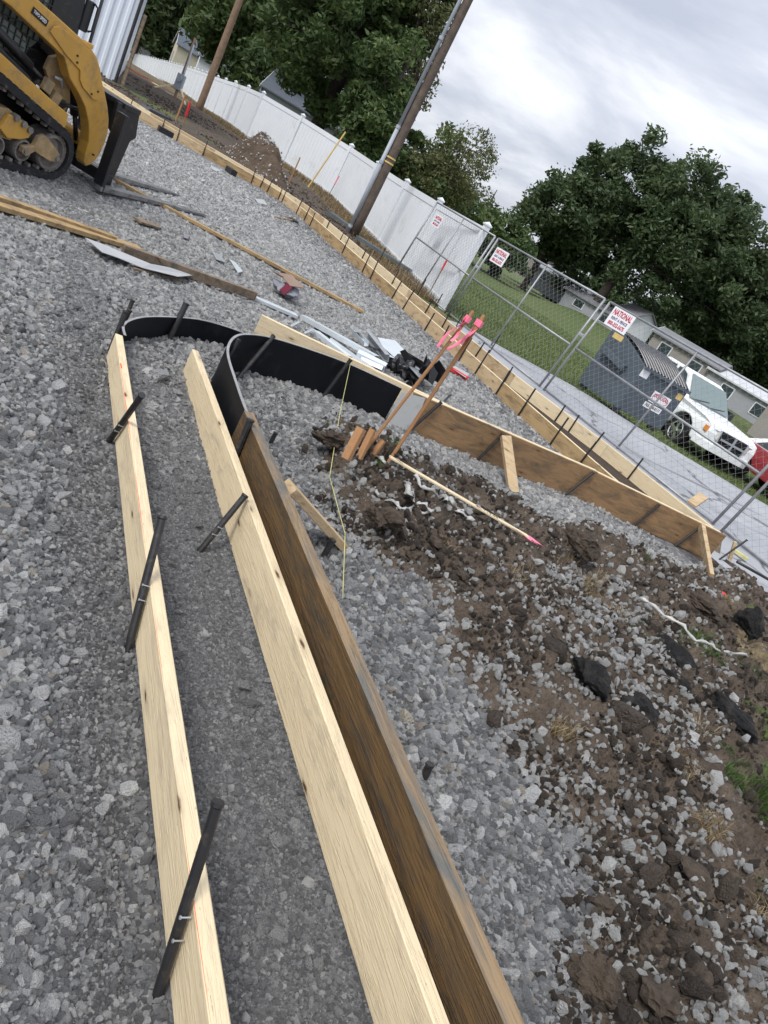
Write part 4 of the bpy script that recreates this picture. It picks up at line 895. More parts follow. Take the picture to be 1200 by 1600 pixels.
gshed(1176, 672, 40, math.radians(-24), 7.0, 4.5, 1.9, 0.5, M['house_tan'], M['roof_grey'], 'mobile_home', 'taupe mobile home at the right picture edge with a dark window', windows=[(1.6, 1.5, 0.9, .9), (5.5, 1.5, 1.4, .9)])

# ------------------------------------------------------------------ trees: tapered trunk, limbs, and crowns of thousands of small leaves
def leafmat(name, c0_, c1_, c2_):
    k = NT(name, 0.55, 0.35); t = k.attr('tone'); c = k.ramp(t, [(0.0, c0_), (0.6, c1_), (1.0, c2_)]); k.col(c)
    tr = k.n('ShaderNodeBsdfTranslucent'); k.l(c, tr.inputs[0]); mxs = k.n('ShaderNodeMixShader'); mxs.inputs[0].default_value = 0.36
    out = [q for q in k.t.nodes if q.type == 'OUTPUT_MATERIAL'][0]; k.l(k.b.outputs[0], mxs.inputs[1]); k.l(tr.outputs[0], mxs.inputs[2]); k.l(mxs.outputs[0], out.inputs[0]); return k.m
M['leaf'] = leafmat('dark_green_leaves', (0.050, 0.082, 0.030), (0.092, 0.140, 0.048), (0.18, 0.22, 0.08))
M['leaf2'] = leafmat('deep_green_leaves', (0.046, 0.072, 0.034), (0.080, 0.120, 0.052), (0.15, 0.19, 0.08))
M['leaf_dry'] = leafmat('sparse_olive_leaves', (0.08, 0.10, 0.04), (0.14, 0.155, 0.065), (0.27, 0.25, 0.12))
M['bark'] = worn('bark', (0.055, 0.045, 0.038), 0.95, 0.35, 7, bump=0.02)
def tree(base, height, crown, nclus, nleaf, leaf, mat, lab, name='broadleaf_tree', seed=1, trunk_r=0.3, lean=(0, 0), clus_r=0.9, hole=0.0, limbs=9, low=0.25, up=0.0):
    # crown: list of ellipsoids (dx, dy, dz, rx, ry, rz)
    rg = np.random.default_rng(seed); root = empty(name, base, 0, lab, 'tree'); C_ = []
    tot = sum(e[3] * e[4] * e[5] for e in crown)
    for e in crown:
        n = max(4, int(nclus * e[3] * e[4] * e[5] / tot)); u = rg.normal(size=(n, 3)); u /= np.linalg.norm(u, axis=1)[:, None]
        rr = rg.uniform(0.35, 1.0, n) ** 0.5; rr *= 1 + 0.16 * rg.normal(size=n)
        C_.append(np.array(e[:3]) + u * rr[:, None] * np.array(e[3:]))
    C_ = np.concatenate(C_); C_ = C_[C_[:, 2] > low]
    cr_ = clus_r * rg.uniform(0.55, 1.35, len(C_)); tonec = rg.uniform(0, 1, len(C_))
    k_ = rg.integers(0, len(C_), nleaf); u = rg.normal(size=(nleaf, 3)); u /= np.linalg.norm(u, axis=1)[:, None]
    rad = rg.uniform(0.1, 1, nleaf) ** 0.55
    p = C_[k_] + u * (cr_[k_] * rad)[:, None] * np.array([1, 1, 0.72]); p[:, 2] += up * cr_[k_] * rg.random(nleaf)
    # leaf: a folded diamond of four corners
    t1 = rg.normal(size=(nleaf, 3)) * np.array([1, 1, 0.7]) + np.array([0, 0, -0.25 + up]); t1 /= np.linalg.norm(t1, axis=1)[:, None]
    t2 = np.cross(t1, rg.normal(size=(nleaf, 3))); t2 /= np.linalg.norm(t2, axis=1)[:, None]
    s = leaf * rg.uniform(0.6, 1.35, nleaf)[:, None]
    V = np.stack([p - t1 * s, p + t2 * s * 0.42, p + t1 * s, p - t2 * s * 0.42], 1).reshape(-1, 3); F = np.arange(nleaf * 4).reshape(-1, 4)
    tn = np.clip(0.42 * tonec[k_] + 0.5 * rg.random(nleaf), 0, 1)
    npmesh('crown', V, F, mat, root, attrs=dict(tone=np.repeat(tn, 4)))
    tb_ = MB(); lx, ly = lean
    zc = np.mean(C_[:, 2]); ctr = C_.mean(0)
    tp = [Vector((0, 0, -0.3)), Vector((0.02, 0, 0.3)), Vector((lx * 0.35, ly * 0.35, height * 0.28)), Vector((lx * 0.7, ly * 0.7, height * 0.52)), Vector((lx, ly, height * 0.82))]
    tb_.tube(tp, [trunk_r * 1.35, trunk_r, trunk_r * 0.82, trunk_r * 0.55, trunk_r * 0.15], 9); tb_.build('trunk', M['bark'], root, smooth=True)
    far = rg.permutation(len(C_))[:limbs]
    for j in far:
        c = Vector(C_[j]); f0 = rg.uniform(0.25, 0.6); st = Vector((lx * f0, ly * f0, height * (0.18 + 0.45 * f0))); mid = st.lerp(c, 0.5) + Vector((0, 0, 0.25)) + Vector(rg.normal(size=3)) * 0.2
        lb_ = MB(); lb_.tube([st, st.lerp(mid, 0.5) + Vector(rg.normal(size=3)) * 0.1, mid, c], [trunk_r * 0.42, trunk_r * 0.32, trunk_r * 0.2, trunk_r * 0.05], 6); lb_.build('limb', M['bark'], root, smooth=True)
    return root
def tp(px, py, D):
    p = at(px, py, D); return (p[0], p[1], float(ground_base(np.array([p[0]]), np.array([p[1]]))[0]))
tree(tp(925, 480, 58), 13, [(3.5, 0, 7.2, 6.8, 5, 4.8), (-2.5, 1, 8.8, 4.6, 4, 3.6), (8.5, 0, 6.0, 4.6, 4, 3.6), (-5.5, 0, 6.0, 3.6, 3.5, 3.0), (1, 0, 10.5, 3.6, 3, 2.6), (4.5, 1, 11.0, 3.4, 3, 2.2), (8.0, 0, 9.0, 3.2, 3, 2.4)], 420, 88000, 0.21, M['leaf2'], 'wide dark green tree beyond the lawn, largest on the right', seed=5, trunk_r=0.42, lean=(0.8, 0), clus_r=1.15, up=0.45)
tree(tp(1075, 560, 62), 11, [(2.5, 0, 6.0, 5.2, 5, 4.2), (7.0, 0, 4.6, 4.5, 4, 3.4), (0, 0, 8.4, 3.6, 3, 2.6), (5, 0, 8.0, 3.0, 3, 2.2)], 240, 46000, 0.22, M['leaf2'], 'round dark tree behind the pickup, right of the widest tree', seed=8, trunk_r=0.36, clus_r=1.1, up=0.45)
tree(tp(1165, 610, 66), 9, [(4.5, 0, 4.4, 5.0, 4, 3.4), (9, 0, 4.0, 4, 4, 2.6)], 130, 21000, 0.26, M['leaf2'], 'lower dark tree at the right picture edge behind the homes', seed=9, trunk_r=0.3, clus_r=1.1, up=0.3)
tree(tp(830, 427, 60), 12, [(-0.5, 0, 6.0, 3.0, 3, 4.0), (0.2, 0, 9.4, 1.8, 2, 2.6), (2.2, 0, 4.5, 2.6, 3, 3.0)], 90, 15000, 0.25, M['leaf2'], 'narrow dark tree left of the widest tree beyond the lawn', seed=12, trunk_r=0.3, clus_r=0.9, up=0.5)
tree(tp(680, 330, 42), 6.6, [(0.1, 0, 4.2, 2.0, 2.0, 2.1), (-0.6, 0, 3.0, 2.0, 2.0, 1.5), (0.5, 0, 5.5, 1.0, 1.2, 0.9)], 120, 8500, 0.105, M['leaf_dry'], 'thin airy tree with sparse olive leaves behind the white fence end', name='sparse_tree', seed=21, trunk_r=0.16, clus_r=0.7, limbs=26)
tree(tp(735, 372, 50), 6, [(-0.5, 0, 2.2, 3.0, 3, 1.8), (2.4, 0, 1.8, 2.2, 2, 1.5)], 110, 15000, 0.20, M['leaf'], 'low dark bushy tree behind the last fence post', seed=23, trunk_r=0.18, clus_r=0.9)
tree(tp(640, 305, 44), 6, [(0, 0, 2.4, 2.6, 3, 2.2), (0.4, 0, 4.4, 1.3, 1.5, 1.3)], 80, 11000, 0.19, M['leaf'], 'dark bushy tree behind the fence right of the thick pole', seed=27, trunk_r=0.2, clus_r=0.85)
for i_, (a_, b_, D_) in enumerate([(880, 455, 78), (960, 498, 80), (1040, 545, 80), (1125, 595, 76), (1190, 640, 70)]):
    tree(tp(a_, b_, D_), 6, [(0, 0, 2.4, 4.6, 3, 2.6), (3.4, 0, 2.0, 3.6, 3, 2.2)], 110, 13000, 0.24, M['leaf2'], ['low dark hedge tree behind the left mobile homes', 'low dark hedge tree behind the NATIONAL sign', 'low dark hedge tree above the dumpster lid', 'low dark hedge tree behind the pickup roof', 'low dark hedge tree at the right picture edge'][i_], name='hedge_tree', seed=70 + i_, trunk_r=0.16, clus_r=1.0, limbs=5)
# big trees at the left, behind the fence
tree(tp(480, 228, 44), 17, [(-0.8, 0, 8.0, 4.7, 5, 5.4), (-2.4, 0, 12.5, 5.2, 5, 4.6), (2.9, 0, 4.8, 2.3, 3, 2.6), (2.3, -0.5, 9.6, 1.3, 2.0, 1.9)], 260, 56000, 0.21, M['leaf'], 'huge leafy tree over the fence behind the thick pole', seed=31, trunk_r=0.5, lean=(0.4, 0), clus_r=1.05, limbs=12)
tree(tp(560, 262, 40), 10, [(-0.3, 0, 3.4, 1.9, 2, 2.4), (-0.8, 0, 6.2, 1.5, 2, 1.9)], 70, 12000, 0.19, M['leaf'], 'mid height tree filling the gap left of the thick pole', seed=33, trunk_r=0.25, clus_r=0.9)
tree(tp(380, 172, 60), 20, [(0, 0, 10, 8.0, 6, 8.0), (-3, 0, 15, 7.0, 6, 6.0)], 300, 50000, 0.30, M['leaf'], 'tall dark tree with a forked trunk behind the white garage', seed=37, trunk_r=0.6, clus_r=1.5, limbs=12)
tree(tp(305, 112, 105), 26, [(0, 0, 14, 13, 9, 11), (-8, 0, 12, 9, 8, 9)], 260, 42000, 0.48, M['leaf2'], 'far dark tree mass above the cream shed', seed=41, trunk_r=0.8, clus_r=2.4, limbs=8)
tree(tp(222, 62, 120), 30, [(0, 0, 14, 13, 9, 13), (-12, 0, 12, 10, 9, 12), (8, 6, 10, 9, 8, 9)], 260, 42000, 0.52, M['leaf2'], 'leftmost far tree above the end of the fence by the metal building', seed=43, trunk_r=0.8, clus_r=2.6, limbs=8)
# branch reaching out with sparse leaves beside the pole
tree(tp(610, 285, 43), 13, [(-2.1, 0, 10.8, 1.5, 1.2, 1.7), (-1.1, 0, 7.4, 0.9, 1.0, 1.6)], 60, 3600, 0.13, M['leaf_dry'], 'thin high branches with scattered leaves beside the thick pole', name='sparse_tree', seed=51, lean=(-1.9, 0), trunk_r=0.14, clus_r=0.65, limbs=22)

# ------------------------------------------------------------------ chain link panels
def fpost(px, py, z=-0.15): return np.array(G(px, py, z))
CP = [np.array([-2.85, 18.35, -0.12]), fpost(697, 492), fpost(845, 610), fpost(1118, 828)]
top_px = [(688, 320), (777, 373), (951, 466), None]
FH = 1.83
leanv = Vector((0.075, -0.01, 1.0)).normalized()
def chain_panel(a, b, lab, sign=None, extra=None, mid=0.5, sagl=0.0):
    a = Vector(a); b = Vector(b); L = (b - a).length; u = (b - a) / L; root = empty('chain_link_panel', a, 0, lab, 'fence panel')
    w = leanv; u0 = u
    def Pt(s, h): return u0 * s + w * h
    for s in (0.03, L - 0.03): q = MB(); q.tube([Pt(s, -0.02), Pt(s, FH)], 0.021, 10); q.build('upright', M['galv_pipe'], root, smooth=True)
    q = MB(); q.tube([Pt(L / 2, 0.02), Pt(L / 2, FH)], 0.017, 8); q.build('middle_upright', M['galv_pipe'], root, smooth=True)
    for h in (0.06, FH * mid, FH): q = MB(); q.tube([Pt(0.03, h), Pt(L / 2, h - sagl), Pt(L - 0.03, h)], 0.019, 8); q.build('rail', M['galv_pipe'], root, smooth=True)
    # woven wire mesh: zigzag wires, each strand a thin 3-sided tube
    nv = u0.cross(w).normalized(); cw = 0.062; ch = 0.062; V = []; F = []; r = 0.0021
    ns = int(L / cw); nr = int((FH - 0.08) / ch)
    for i in range(ns):
        s0 = 0.05 + i * cw; pts = []
        for j in range(nr + 1):
            sx = s0 + (cw if (j + i) % 2 else 0.0) * 1.0; pts.append(Pt(sx, 0.06 + j * ch) + nv * (0.003 if j % 2 else -0.003))
        o0 = len(V)
        for p_ in pts: V += [p_ + u0 * r, p_ - u0 * r * 0.5 + nv * r * 0.87, p_ - u0 * r * 0.5 - nv * r * 0.87]
        for j in range(nr):
            for k_ in range(3): F.append((o0 + j * 3 + k_, o0 + j * 3 + (k_ + 1) % 3, o0 + (j + 1) * 3 + (k_ + 1) % 3, o0 + (j + 1) * 3 + k_))
    o = npmesh('wire_mesh', [tuple(p_) for p_ in V], F, M['wire'], root); tag(o, kind='stuff')
    return root, Pt, u0, nv
def sign(parent_pt, label, s, h, w_, h_, big=True, fade=False):
    Pt, u0, nv = parent_pt; c = Pt(s, h); front = -nv if (-nv).y < 0 else nv
    X_ = u0 if True else u0; Z_ = leanv; Mx = Matrix((( X_.x, Z_.x, front.x), (X_.y, Z_.y, front.y), (X_.z, Z_.z, front.z)))
    return c, front, Mx
def make_sign(pos, Mx, w_, h_, lab, ink1, ink2):
    root = empty('fence_sign', pos, 0, lab, 'sign'); root.rotation_euler = Mx.to_euler()
    q = MB(); q.box((0, 0, 0), (w_, h_, 0.004)); q.build('plate', M['sign_white'], root)
    text('NATIONAL', h_ * 0.40, ink1, 'lettering', root, (0, h_ * 0.24, 0.003), (0, 0, 0), sx=0.88 * w_ / (h_ * 0.40 * 5.2), bold=0.004)
    text('RENT A FENCE', h_ * 0.20, ink2, 'lettering', root, (0, -h_ * 0.06, 0.003), (0, 0, 0), sx=0.86 * w_ / (h_ * 0.20 * 7.6), bold=0.002)
    text('800-352-5675', h_ * 0.27, ink1, 'lettering', root, (0, -h_ * 0.32, 0.003), (0, 0, 0), sx=0.88 * w_ / (h_ * 0.27 * 6.6), bold=0.003)
    return root
def plane_hit(px, py, a, b):
    # point on leaning fence plane under a pixel
    a = np.array(a); u = np.array(b) - a; n_ = np.cross(u, np.array(leanv)); r = ray(px, py); t = ((a - EYE) @ n_) / (r @ n_); return EYE + r * t
labs = ['left chain link panel leaning in front of the white fence end', 'middle chain link panel in front of the green lawn', 'right chain link panel in front of the dumpster and the pickup']
for i in range(3):
    a, b = CP[i], CP[i + 1]
    dv = (b - a) / np.linalg.norm(b - a); root, Pt, u0, nv = chain_panel(a + dv * 0.02, b - dv * 0.06, labs[i], mid=0.5, sagl=0.0)
    px_, py_, w_, h_, lb_, fad = [(684, 346, 0.42, 0.26, 'small faded NATIONAL sign on the left chain link panel', 1), (781, 402, 0.46, 0.30, 'NATIONAL fence sign on the middle chain link panel', 0), (969, 501, 0.52, 0.33, 'largest NATIONAL fence sign on the right chain link panel above the dumpster', 0)][i]
    pos = plane_hit(px_, py_, a, b); front = nv if nv.y < 0 else -nv
    Z_ = leanv; X_ = u0; front = X_.cross(Z_).normalized(); 
    Mx = Matrix(((X_.x, Z_.x, front.x), (X_.y, Z_.y, front.y), (X_.z, Z_.z, front.z)))
    make_sign(Vector(pos) + front * (0.012 if front.y < 0 else -0.012), Mx, w_, h_, lb_, M['sign_red'], M['sign_navy'])
# next panel beyond the right post
a = CP[3]; b = a + (CP[3] - CP[2]) ; b[2] = -0.15
chain_panel(a + (b - a) * 0.01, b, 'rightmost chain link panel continuing past the picture edge')
# clamps joining the panels
for i, nm in ((1, 'steel clamp joining the left and middle chain link panels'), (2, 'steel clamp joining the middle and right chain link panels')):
    c = Vector(CP[i]) + leanv * 1.15; q = MB(); q.box((0, 0, 0), (0.12, 0.055, 0.05)); o = q.build('clamp', M['galv'], loc=c, bevel=0.008); tag(o, nm, 'clamp')

# ------------------------------------------------------------------ dumpster
HD = math.atan2(DY, DX)           # heading of the road
e0 = G(960, 642, -0.13); root = empty('dumpster', (e0[0], e0[1], -0.13), 0, 'dark slate blue dumpster with a ribbed black lid between the lawn and the road', 'dumpster')
ax = (G(895, 596, -0.13) - e0)[:2]; ax = ax / np.linalg.norm(ax); bx = np.array([0.90, 0.43])   # ax: side end direction, bx: front direction
ax = np.array([-0.80, 0.60]); SD, SWD = 1.25, 1.36
def dp(a, b, z): return (ax[0] * a + bx[0] * b, ax[1] * a + bx[1] * b, z)
prof = [(0.0, 0.08), (0.0, 1.12), (0.40, 1.28), (0.92, 1.48), (1.18, 1.44), (1.18, 0.08)]
mb = MB(); v = [dp(a, b, z) for b in (0, SWD) for a, z in prof]; n = len(prof)
mb.add(v, [(i, (i + 1) % n, n + (i + 1) % n, n + i) for i in range(n)] + [tuple(range(n - 1, -1, -1)), tuple(range(n, 2 * n))]); mb.build('bin', M['dumpster'], root, bevel=0.012)
mb = MB(); mb.bar(dp(-0.03, -0.02, 1.10), dp(-0.03, SWD + 0.02, 1.10), 0.06, 0.07); mb.build('rim', M['dumpster'], root)
mb = MB(); mb.bar(dp(0.30, -0.09, 0.86), dp(0.98, -0.09, 0.98), 0.17, 0.14); mb.build('fork_pocket', M['dumpster'], root, bevel=0.01)
for (a, b) in ((0.1, 0.12), (1.1, 0.12), (0.1, 1.22), (1.0, 1.22)): mb = MB(); c = dp(a, b, 0.05); mb.box(c, (0.16, 0.16, 0.12)); mb.build('foot', M['mblack'], root)
nl = 13
for j in range(nl):
    b0 = 0.02 + (SWD - 0.04) * j / nl; b1_ = b0 + (SWD - 0.04) / nl * 0.62; mb = MB(); arc = []
    for i in range(9):
        t = i / 8; arc.append((0.0 + 0.94 * t - 0.02, 1.13 + 0.37 * t + 0.07 * math.sin(PI * t)))
    v = []
    for (a, z) in arc: v += [dp(a, b0, z), dp(a, (b0 * 3 + b1_) / 4, z + 0.028), dp(a, (b0 + 3 * b1_) / 4, z + 0.028), dp(a, b1_, z)]
    mb.add(v, [(4 * i + k_, 4 * i + k_ + 1, 4 * i + 5 + k_, 4 * i + 4 + k_) for i in range(8) for k_ in range(3)]); mb.build('lid_rib', M['lid_black'], root, smooth=True)
mb = MB(); v = []
for i in range(9):
    t = i / 8; a, z = 0.0 + 0.94 * t - 0.02, 1.13 + 0.37 * t + 0.07 * math.sin(PI * t) + 0.002; v += [dp(a, 0.0, z), dp(a, SWD, z)]
mb.add(v, [(2 * i, 2 * i + 1, 2 * i + 3, 2 * i + 2) for i in range(8)]); mb.build('lid', M['lid_black'], root, fix=False)
def plate(parent, c, u, w, nrm_, wd_, hg, mat, name='sticker', th=0.004):
    c = Vector(c); u = Vector(u).normalized(); w = Vector(w).normalized(); nn = Vector(nrm_).normalized(); m_ = MB()
    v = [c + u * (sx * wd_ / 2) + w * (sz * hg / 2) + nn * d_ for d_ in (0.001, th) for sx, sz in ((-1, -1), (1, -1), (1, 1), (-1, 1))]
    m_.add(v, [(0, 1, 2, 3), (4, 5, 6, 7), (0, 1, 5, 4), (1, 2, 6, 5), (2, 3, 7, 6), (3, 0, 4, 7)]); return m_.build(name, mat, parent)
fn = Vector((-ax[0], -ax[1], 0)); U = Vector((bx[0], bx[1], 0)); sn = Vector((-bx[0], -bx[1], 0)); SU = Vector((-ax[0], -ax[1], 0))
plate(root, dp(0, 0.10, 1.0), U, (0, 0, 1), fn, 0.22, 0.20, M['sign_white'])
pl_ = plate(root, dp(0, 0.85, 0.66), U, (0, 0, 1), fn, 0.52, 0.26, M['sign_white']); 
Mf = Matrix(((U.x, 0, fn.x), (U.y, 0, fn.y), (0, 1, 0))).to_euler()
Z3 = U.cross(Vector((0, 0, 1))); Mf = Matrix(((U.x, 0, Z3.x), (U.y, 0, Z3.y), (0, 1, Z3.z))).to_euler()
text('DISPOSAL', 0.11, M['sign_red'], 'lettering', pl_, Vector(dp(0, 0.85, 0.70)) + Z3 * 0.006, Mf, sx=0.9, bold=.002)
m_ = MB(); m_.tube([Vector(dp(0, 0.85, 0.665)) + U * (0.23 * math.cos(t)) + Vector((0, 0, 0.105 * math.sin(t))) + Z3 * 0.006 for t in np.linspace(0, 2 * PI, 25)], 0.005, 5); m_.build('oval_border', M['sign_red'], pl_)
pl_ = plate(root, dp(0, 0.80, 0.44), U, (0, 0, 1), fn, 0.52, 0.12, M['sign_white'])
text('765-364-0111', 0.10, M['black_ink'], 'lettering', pl_, Vector(dp(0, 0.80, 0.44)) + Z3 * 0.006, Mf, sx=0.8, bold=.002)
plate(root, dp(0.95, 0, 1.34), SU, (0, 0, 1), sn, 0.26, 0.12, M['sticker'])
plate(root, dp(0, SWD - 0.12, 0.92), U, (0, 0, 1), fn, 0.16, 0.14, M['sticker'])

# ------------------------------------------------------------------ vehicles
def wheel(parent, x, y, r, w, hubmat, spokes=5, name='wheel'):
    t = MB(); n = 28; pr = [(r * 0.60, -w / 2), (r * 0.93, -w / 2), (r, -w / 2 + 0.03), (r, w / 2 - 0.03), (r * 0.93, w / 2), (r * 0.60, w / 2)]
    v = [(x + q[0] * math.cos(2 * PI * i / n), y + q[1], r + q[0] * math.sin(2 * PI * i / n)) for i in range(n) for q in pr]; m_ = len(pr)
    f = [(i * m_ + k_, i * m_ + (k_ + 1) % m_, ((i + 1) % n) * m_ + (k_ + 1) % m_, ((i + 1) % n) * m_ + k_) for i in range(n) for k_ in range(m_)]
    t.add(v, f); o = t.build(name, M['tyre'], parent, smooth=False)
    h_ = MB(); h_.tube([(x, y - w / 2 + 0.05, r), (x, y + w / 2 - 0.05, r)], r * 0.60, 24, 1); sg = -1 if y < 0 else 1; yo = y + sg * (w / 2 - 0.01)
    for s_ in range(spokes):
        a = 2 * PI * s_ / spokes + .3; h_.bar((x + 0.05 * math.cos(a), yo, r + 0.05 * math.sin(a)), (x + r * 0.58 * math.cos(a), yo, r + r * 0.58 * math.sin(a)), 0.075, 0.03, 0, up=(0, 1, 0))
    h_.tube([(x + r * 0.585 * math.cos(a), yo, r + r * 0.585 * math.sin(a)) for a in np.linspace(0, 2 * PI, 25)], 0.022, 6, 0); h_.tube([(x, yo - 0.03, r), (x, yo + 0.03, r)], 0.07, 12, 0)
    h_.build('rim', [hubmat, M['interior']], o); return o
def taper(o, z0, k, ymax):
    for v in o.data.vertices:
        if v.co.z > z0: v.co.y *= 1 - k * (v.co.z - z0)
def pickup(loc, ang, lab):
    root = empty('pickup_truck', loc, ang, lab, 'pickup truck')   # +x forward, origin at ground centre of front axle
    def arch(cx, r, n=10): return [(cx + r * math.cos(a), 0.44 + r * math.sin(a)) for a in np.linspace(PI * 1.0, 0, n)][::-1]
    prof = [(0.98, 0.52), (0.99, 0.90), (0.93, 1.10), (0.60, 1.19), (-0.50, 1.27), (-1.10, 1.30), (-3.0, 1.30), (-3.05, 1.36), (-4.75, 1.36), (-4.78, 0.60), (-4.2, 0.55)]
    prof += [(-3.65 + 0.52 * math.cos(a), 0.44 + 0.52 * math.sin(a)) for a in np.linspace(PI * 0.94, PI * 0.06, 9)] + [(-2.9, 0.44), (-0.62, 0.42)]
    prof += [(0.0 + 0.53 * math.cos(a), 0.44 + 0.53 * math.sin(a)) for a in np.linspace(PI * 0.97, PI * 0.05, 10)] + [(0.60, 0.50)]
    b_ = MB(); b_.prism(prof, -0.98, 0.98); o = b_.build('body', M['white_paint'], root, bevel=0.05)
    for v in o.data.vertices:
        if v.co.z > 0.95: v.co.y *= 1 - 0.16 * (v.co.z - 0.95)
        if v.co.x > 0.2: v.co.y *= 1 - 0.16 * ((v.co.x - 0.2) ** 2)
        if v.co.z > 1.0 and v.co.x > -1.1: v.co.z += 0.045 * (1 - (v.co.y / 0.95) ** 2)
    i_ = MB(); i_.prism([(-4.7, 0.5), (-4.7, 1.0), (0.8, 1.0), (0.8, 0.5)], -0.72, 0.72); i_.build('underbody', M['interior'], root)
    g_ = MB(); gp = [(-0.52, 1.25), (-1.14, 1.86), (-1.47, 1.96), (-2.40, 1.96), (-2.78, 1.82), (-2.86, 1.29)]
    g_.prism(gp, -0.86, 0.86); o = g_.build('cab', M['white_paint'], root, bevel=0.05)
    for v in o.data.vertices: v.co.y *= 1 - 0.24 * max(0, v.co.z - 1.28)
    def pane(pts, y, mat, name):
        for s_ in (-1, 1):
            m_ = MB(); vs = [(a, s_ * (0.86 * (1 - 0.24 * (z - 1.28)) + dy_), z) for dy_ in (0.004, 0.012) for a, z in pts]; n_ = len(pts)
            m_.add(vs, [tuple(range(n_)), tuple(range(n_, 2 * n_))] + [(i, (i + 1) % n_, n_ + (i + 1) % n_, n_ + i) for i in range(n_)]); m_.build(name, mat, root)
    pane([(-0.74, 1.33), (-1.22, 1.80), (-1.50, 1.88), (-1.70, 1.88), (-1.70, 1.33)], 0, M['glass'], 'side_window')
    pane([(-1.84, 1.33), (-1.84, 1.88), (-2.32, 1.88), (-2.62, 1.76), (-2.70, 1.33)], 0, M['glass'], 'side_window')
    m_ = MB(); w0, w1 = 0.78, 0.68; vs = [(-0.55, -w0, 1.33), (-0.55, w0, 1.33), (-1.14, w1, 1.88), (-1.14, -w1, 1.88)]; nn = Vector((0.68, 0, 0.73)) * 0.018
    m_.add([Vector(q) + nn * k_ for k_ in (0.2, 1) for q in vs], [(0, 1, 2, 3), (4, 5, 6, 7), (0, 1, 5, 4), (1, 2, 6, 5), (2, 3, 7, 6), (3, 0, 4, 7)]); m_.build('windscreen', M['glass_pale'], root)
    for y0, y1 in ((-0.6, 0.0), (0.05, 0.62)): m_ = MB(); m_.bar((-0.51, y0, 1.34), (-0.64, y1, 1.44), 0.02, 0.02); m_.build('wiper', M['mblack'], root)
    # grille with crossbars
    m_ = MB(); m_.add([(0.965, -0.50, 1.06), (0.965, 0.50, 1.06), (0.995, 0.46, 0.66), (0.995, -0.46, 0.66), (1.02, -0.46, 1.03), (1.02, 0.46, 1.03), (1.04, 0.42, 0.69), (1.04, -0.42, 0.69)], [(4, 5, 6, 7), (0, 1, 5, 4), (1, 2, 6, 5), (2, 3, 7, 6), (3, 0, 4, 7)]); gq = m_.build('grille', M['interior'], root)
    m_ = MB(); m_.bar((1.045, -0.44, 0.86), (1.045, 0.44, 0.86), 0.035, 0.05); m_.build('crossbar', M['conduit'], gq)
    m_ = MB(); m_.bar((1.035, 0, 1.05), (1.05, 0, 0.68), 0.05, 0.035, up=(1, 0, 0)); m_.build('crossbar', M['conduit'], gq)
    for s_ in (-1, 1):
        m_ = MB(); m_.bar((0.96, s_ * 0.52, 1.05), (1.0, s_ * 0.48, 0.66), 0.05, 0.06, up=(1, 0, 0)); m_.build('grille_surround', M['conduit'], gq)
        m_ = MB(); m_.add([(1.015, s_ * 0.53, 1.03), (0.93, s_ * 0.87, 1.01), (0.86, s_ * 0.92, 0.83), (1.03, s_ * 0.53, 0.79), (0.85, s_ * 0.53, 1.02), (0.76, s_ * 0.84, 1.0), (0.72, s_ * 0.88, 0.84), (0.9, s_ * 0.53, 0.80)], [(0, 1, 2, 3), (4, 5, 6, 7), (0, 1, 5, 4), (1, 2, 6, 5), (2, 3, 7, 6), (3, 0, 4, 7)]); h_ = m_.build('headlight', M['lamp'], root, bevel=0.008)
        m_ = MB(); m_.box((0.86, s_ * 0.90, 0.93), (0.14, 0.07, 0.15)); m_.build('turn_signal', M['amber'], h_, bevel=0.01)
        m_ = MB(); m_.box((-0.86, s_ * 1.06, 1.38), (0.14, 0.22, 0.26)); m_.build('mirror', M['mblack'], root, bevel=0.03)
        m_ = MB(); m_.box((-2.0, s_ * 0.975, 1.08), (0.20, 0.035, 0.05)); m_.build('door_handle', M['mblack'], root)
        m_ = MB(); m_.bar((-2.17, s_ * 0.972, 0.5), (-2.17, s_ * 0.935, 1.26), 0.012, 0.012); m_.build('door_seam', M['interior'], root)
        m_ = MB(); m_.bar((-1.06, s_ * 0.972, 0.5), (-1.06, s_ * 0.938, 1.2), 0.012, 0.012); m_.build('door_seam', M['interior'], root)
        m_ = MB(); m_.bar((-0.66, s_ * 0.985, 0.62), (-2.95, s_ * 0.985, 0.62), 0.02, 0.05); m_.build('side_trim', M['conduit'], root)
    m_ = MB(); m_.add([(0.98, -0.90, 0.46), (1.10, -0.62, 0.46), (1.10, 0.62, 0.46), (0.98, 0.90, 0.46), (0.98, -0.90, 0.66), (1.10, -0.62, 0.66), (1.10, 0.62, 0.66), (0.98, 0.90, 0.66), (0.70, -0.97, 0.46), (0.70, 0.97, 0.46), (0.70, -0.97, 0.66), (0.70, 0.97, 0.66)], [(0, 1, 5, 4), (1, 2, 6, 5), (2, 3, 7, 6), (8, 0, 4, 10), (3, 9, 11, 7), (4, 5, 6, 7, 11, 10), (8, 9, 3, 2, 1, 0)]); m_.build('bumper', M['white_paint'], root, bevel=0.012)
    for x_ in (0.0, -3.65):
        for s_ in (-1, 1): wheel(root, x_, s_ * 0.84, 0.43, 0.27, M['chrome'])
    return root
tw = at(1060, 674, 19.4)
hd = Vector((0.42, -0.9075, 0)); ang = math.atan2(hd.y, hd.x); rt = Vector((hd.y, -hd.x, 0))     # right side of the truck
ctr = Vector((tw[0], tw[1], 0)) - rt * 0.84
pickup((ctr.x, ctr.y, tw[2] - 0.43), ang, 'white pickup truck parked on the grass right of the dumpster, facing the viewer')
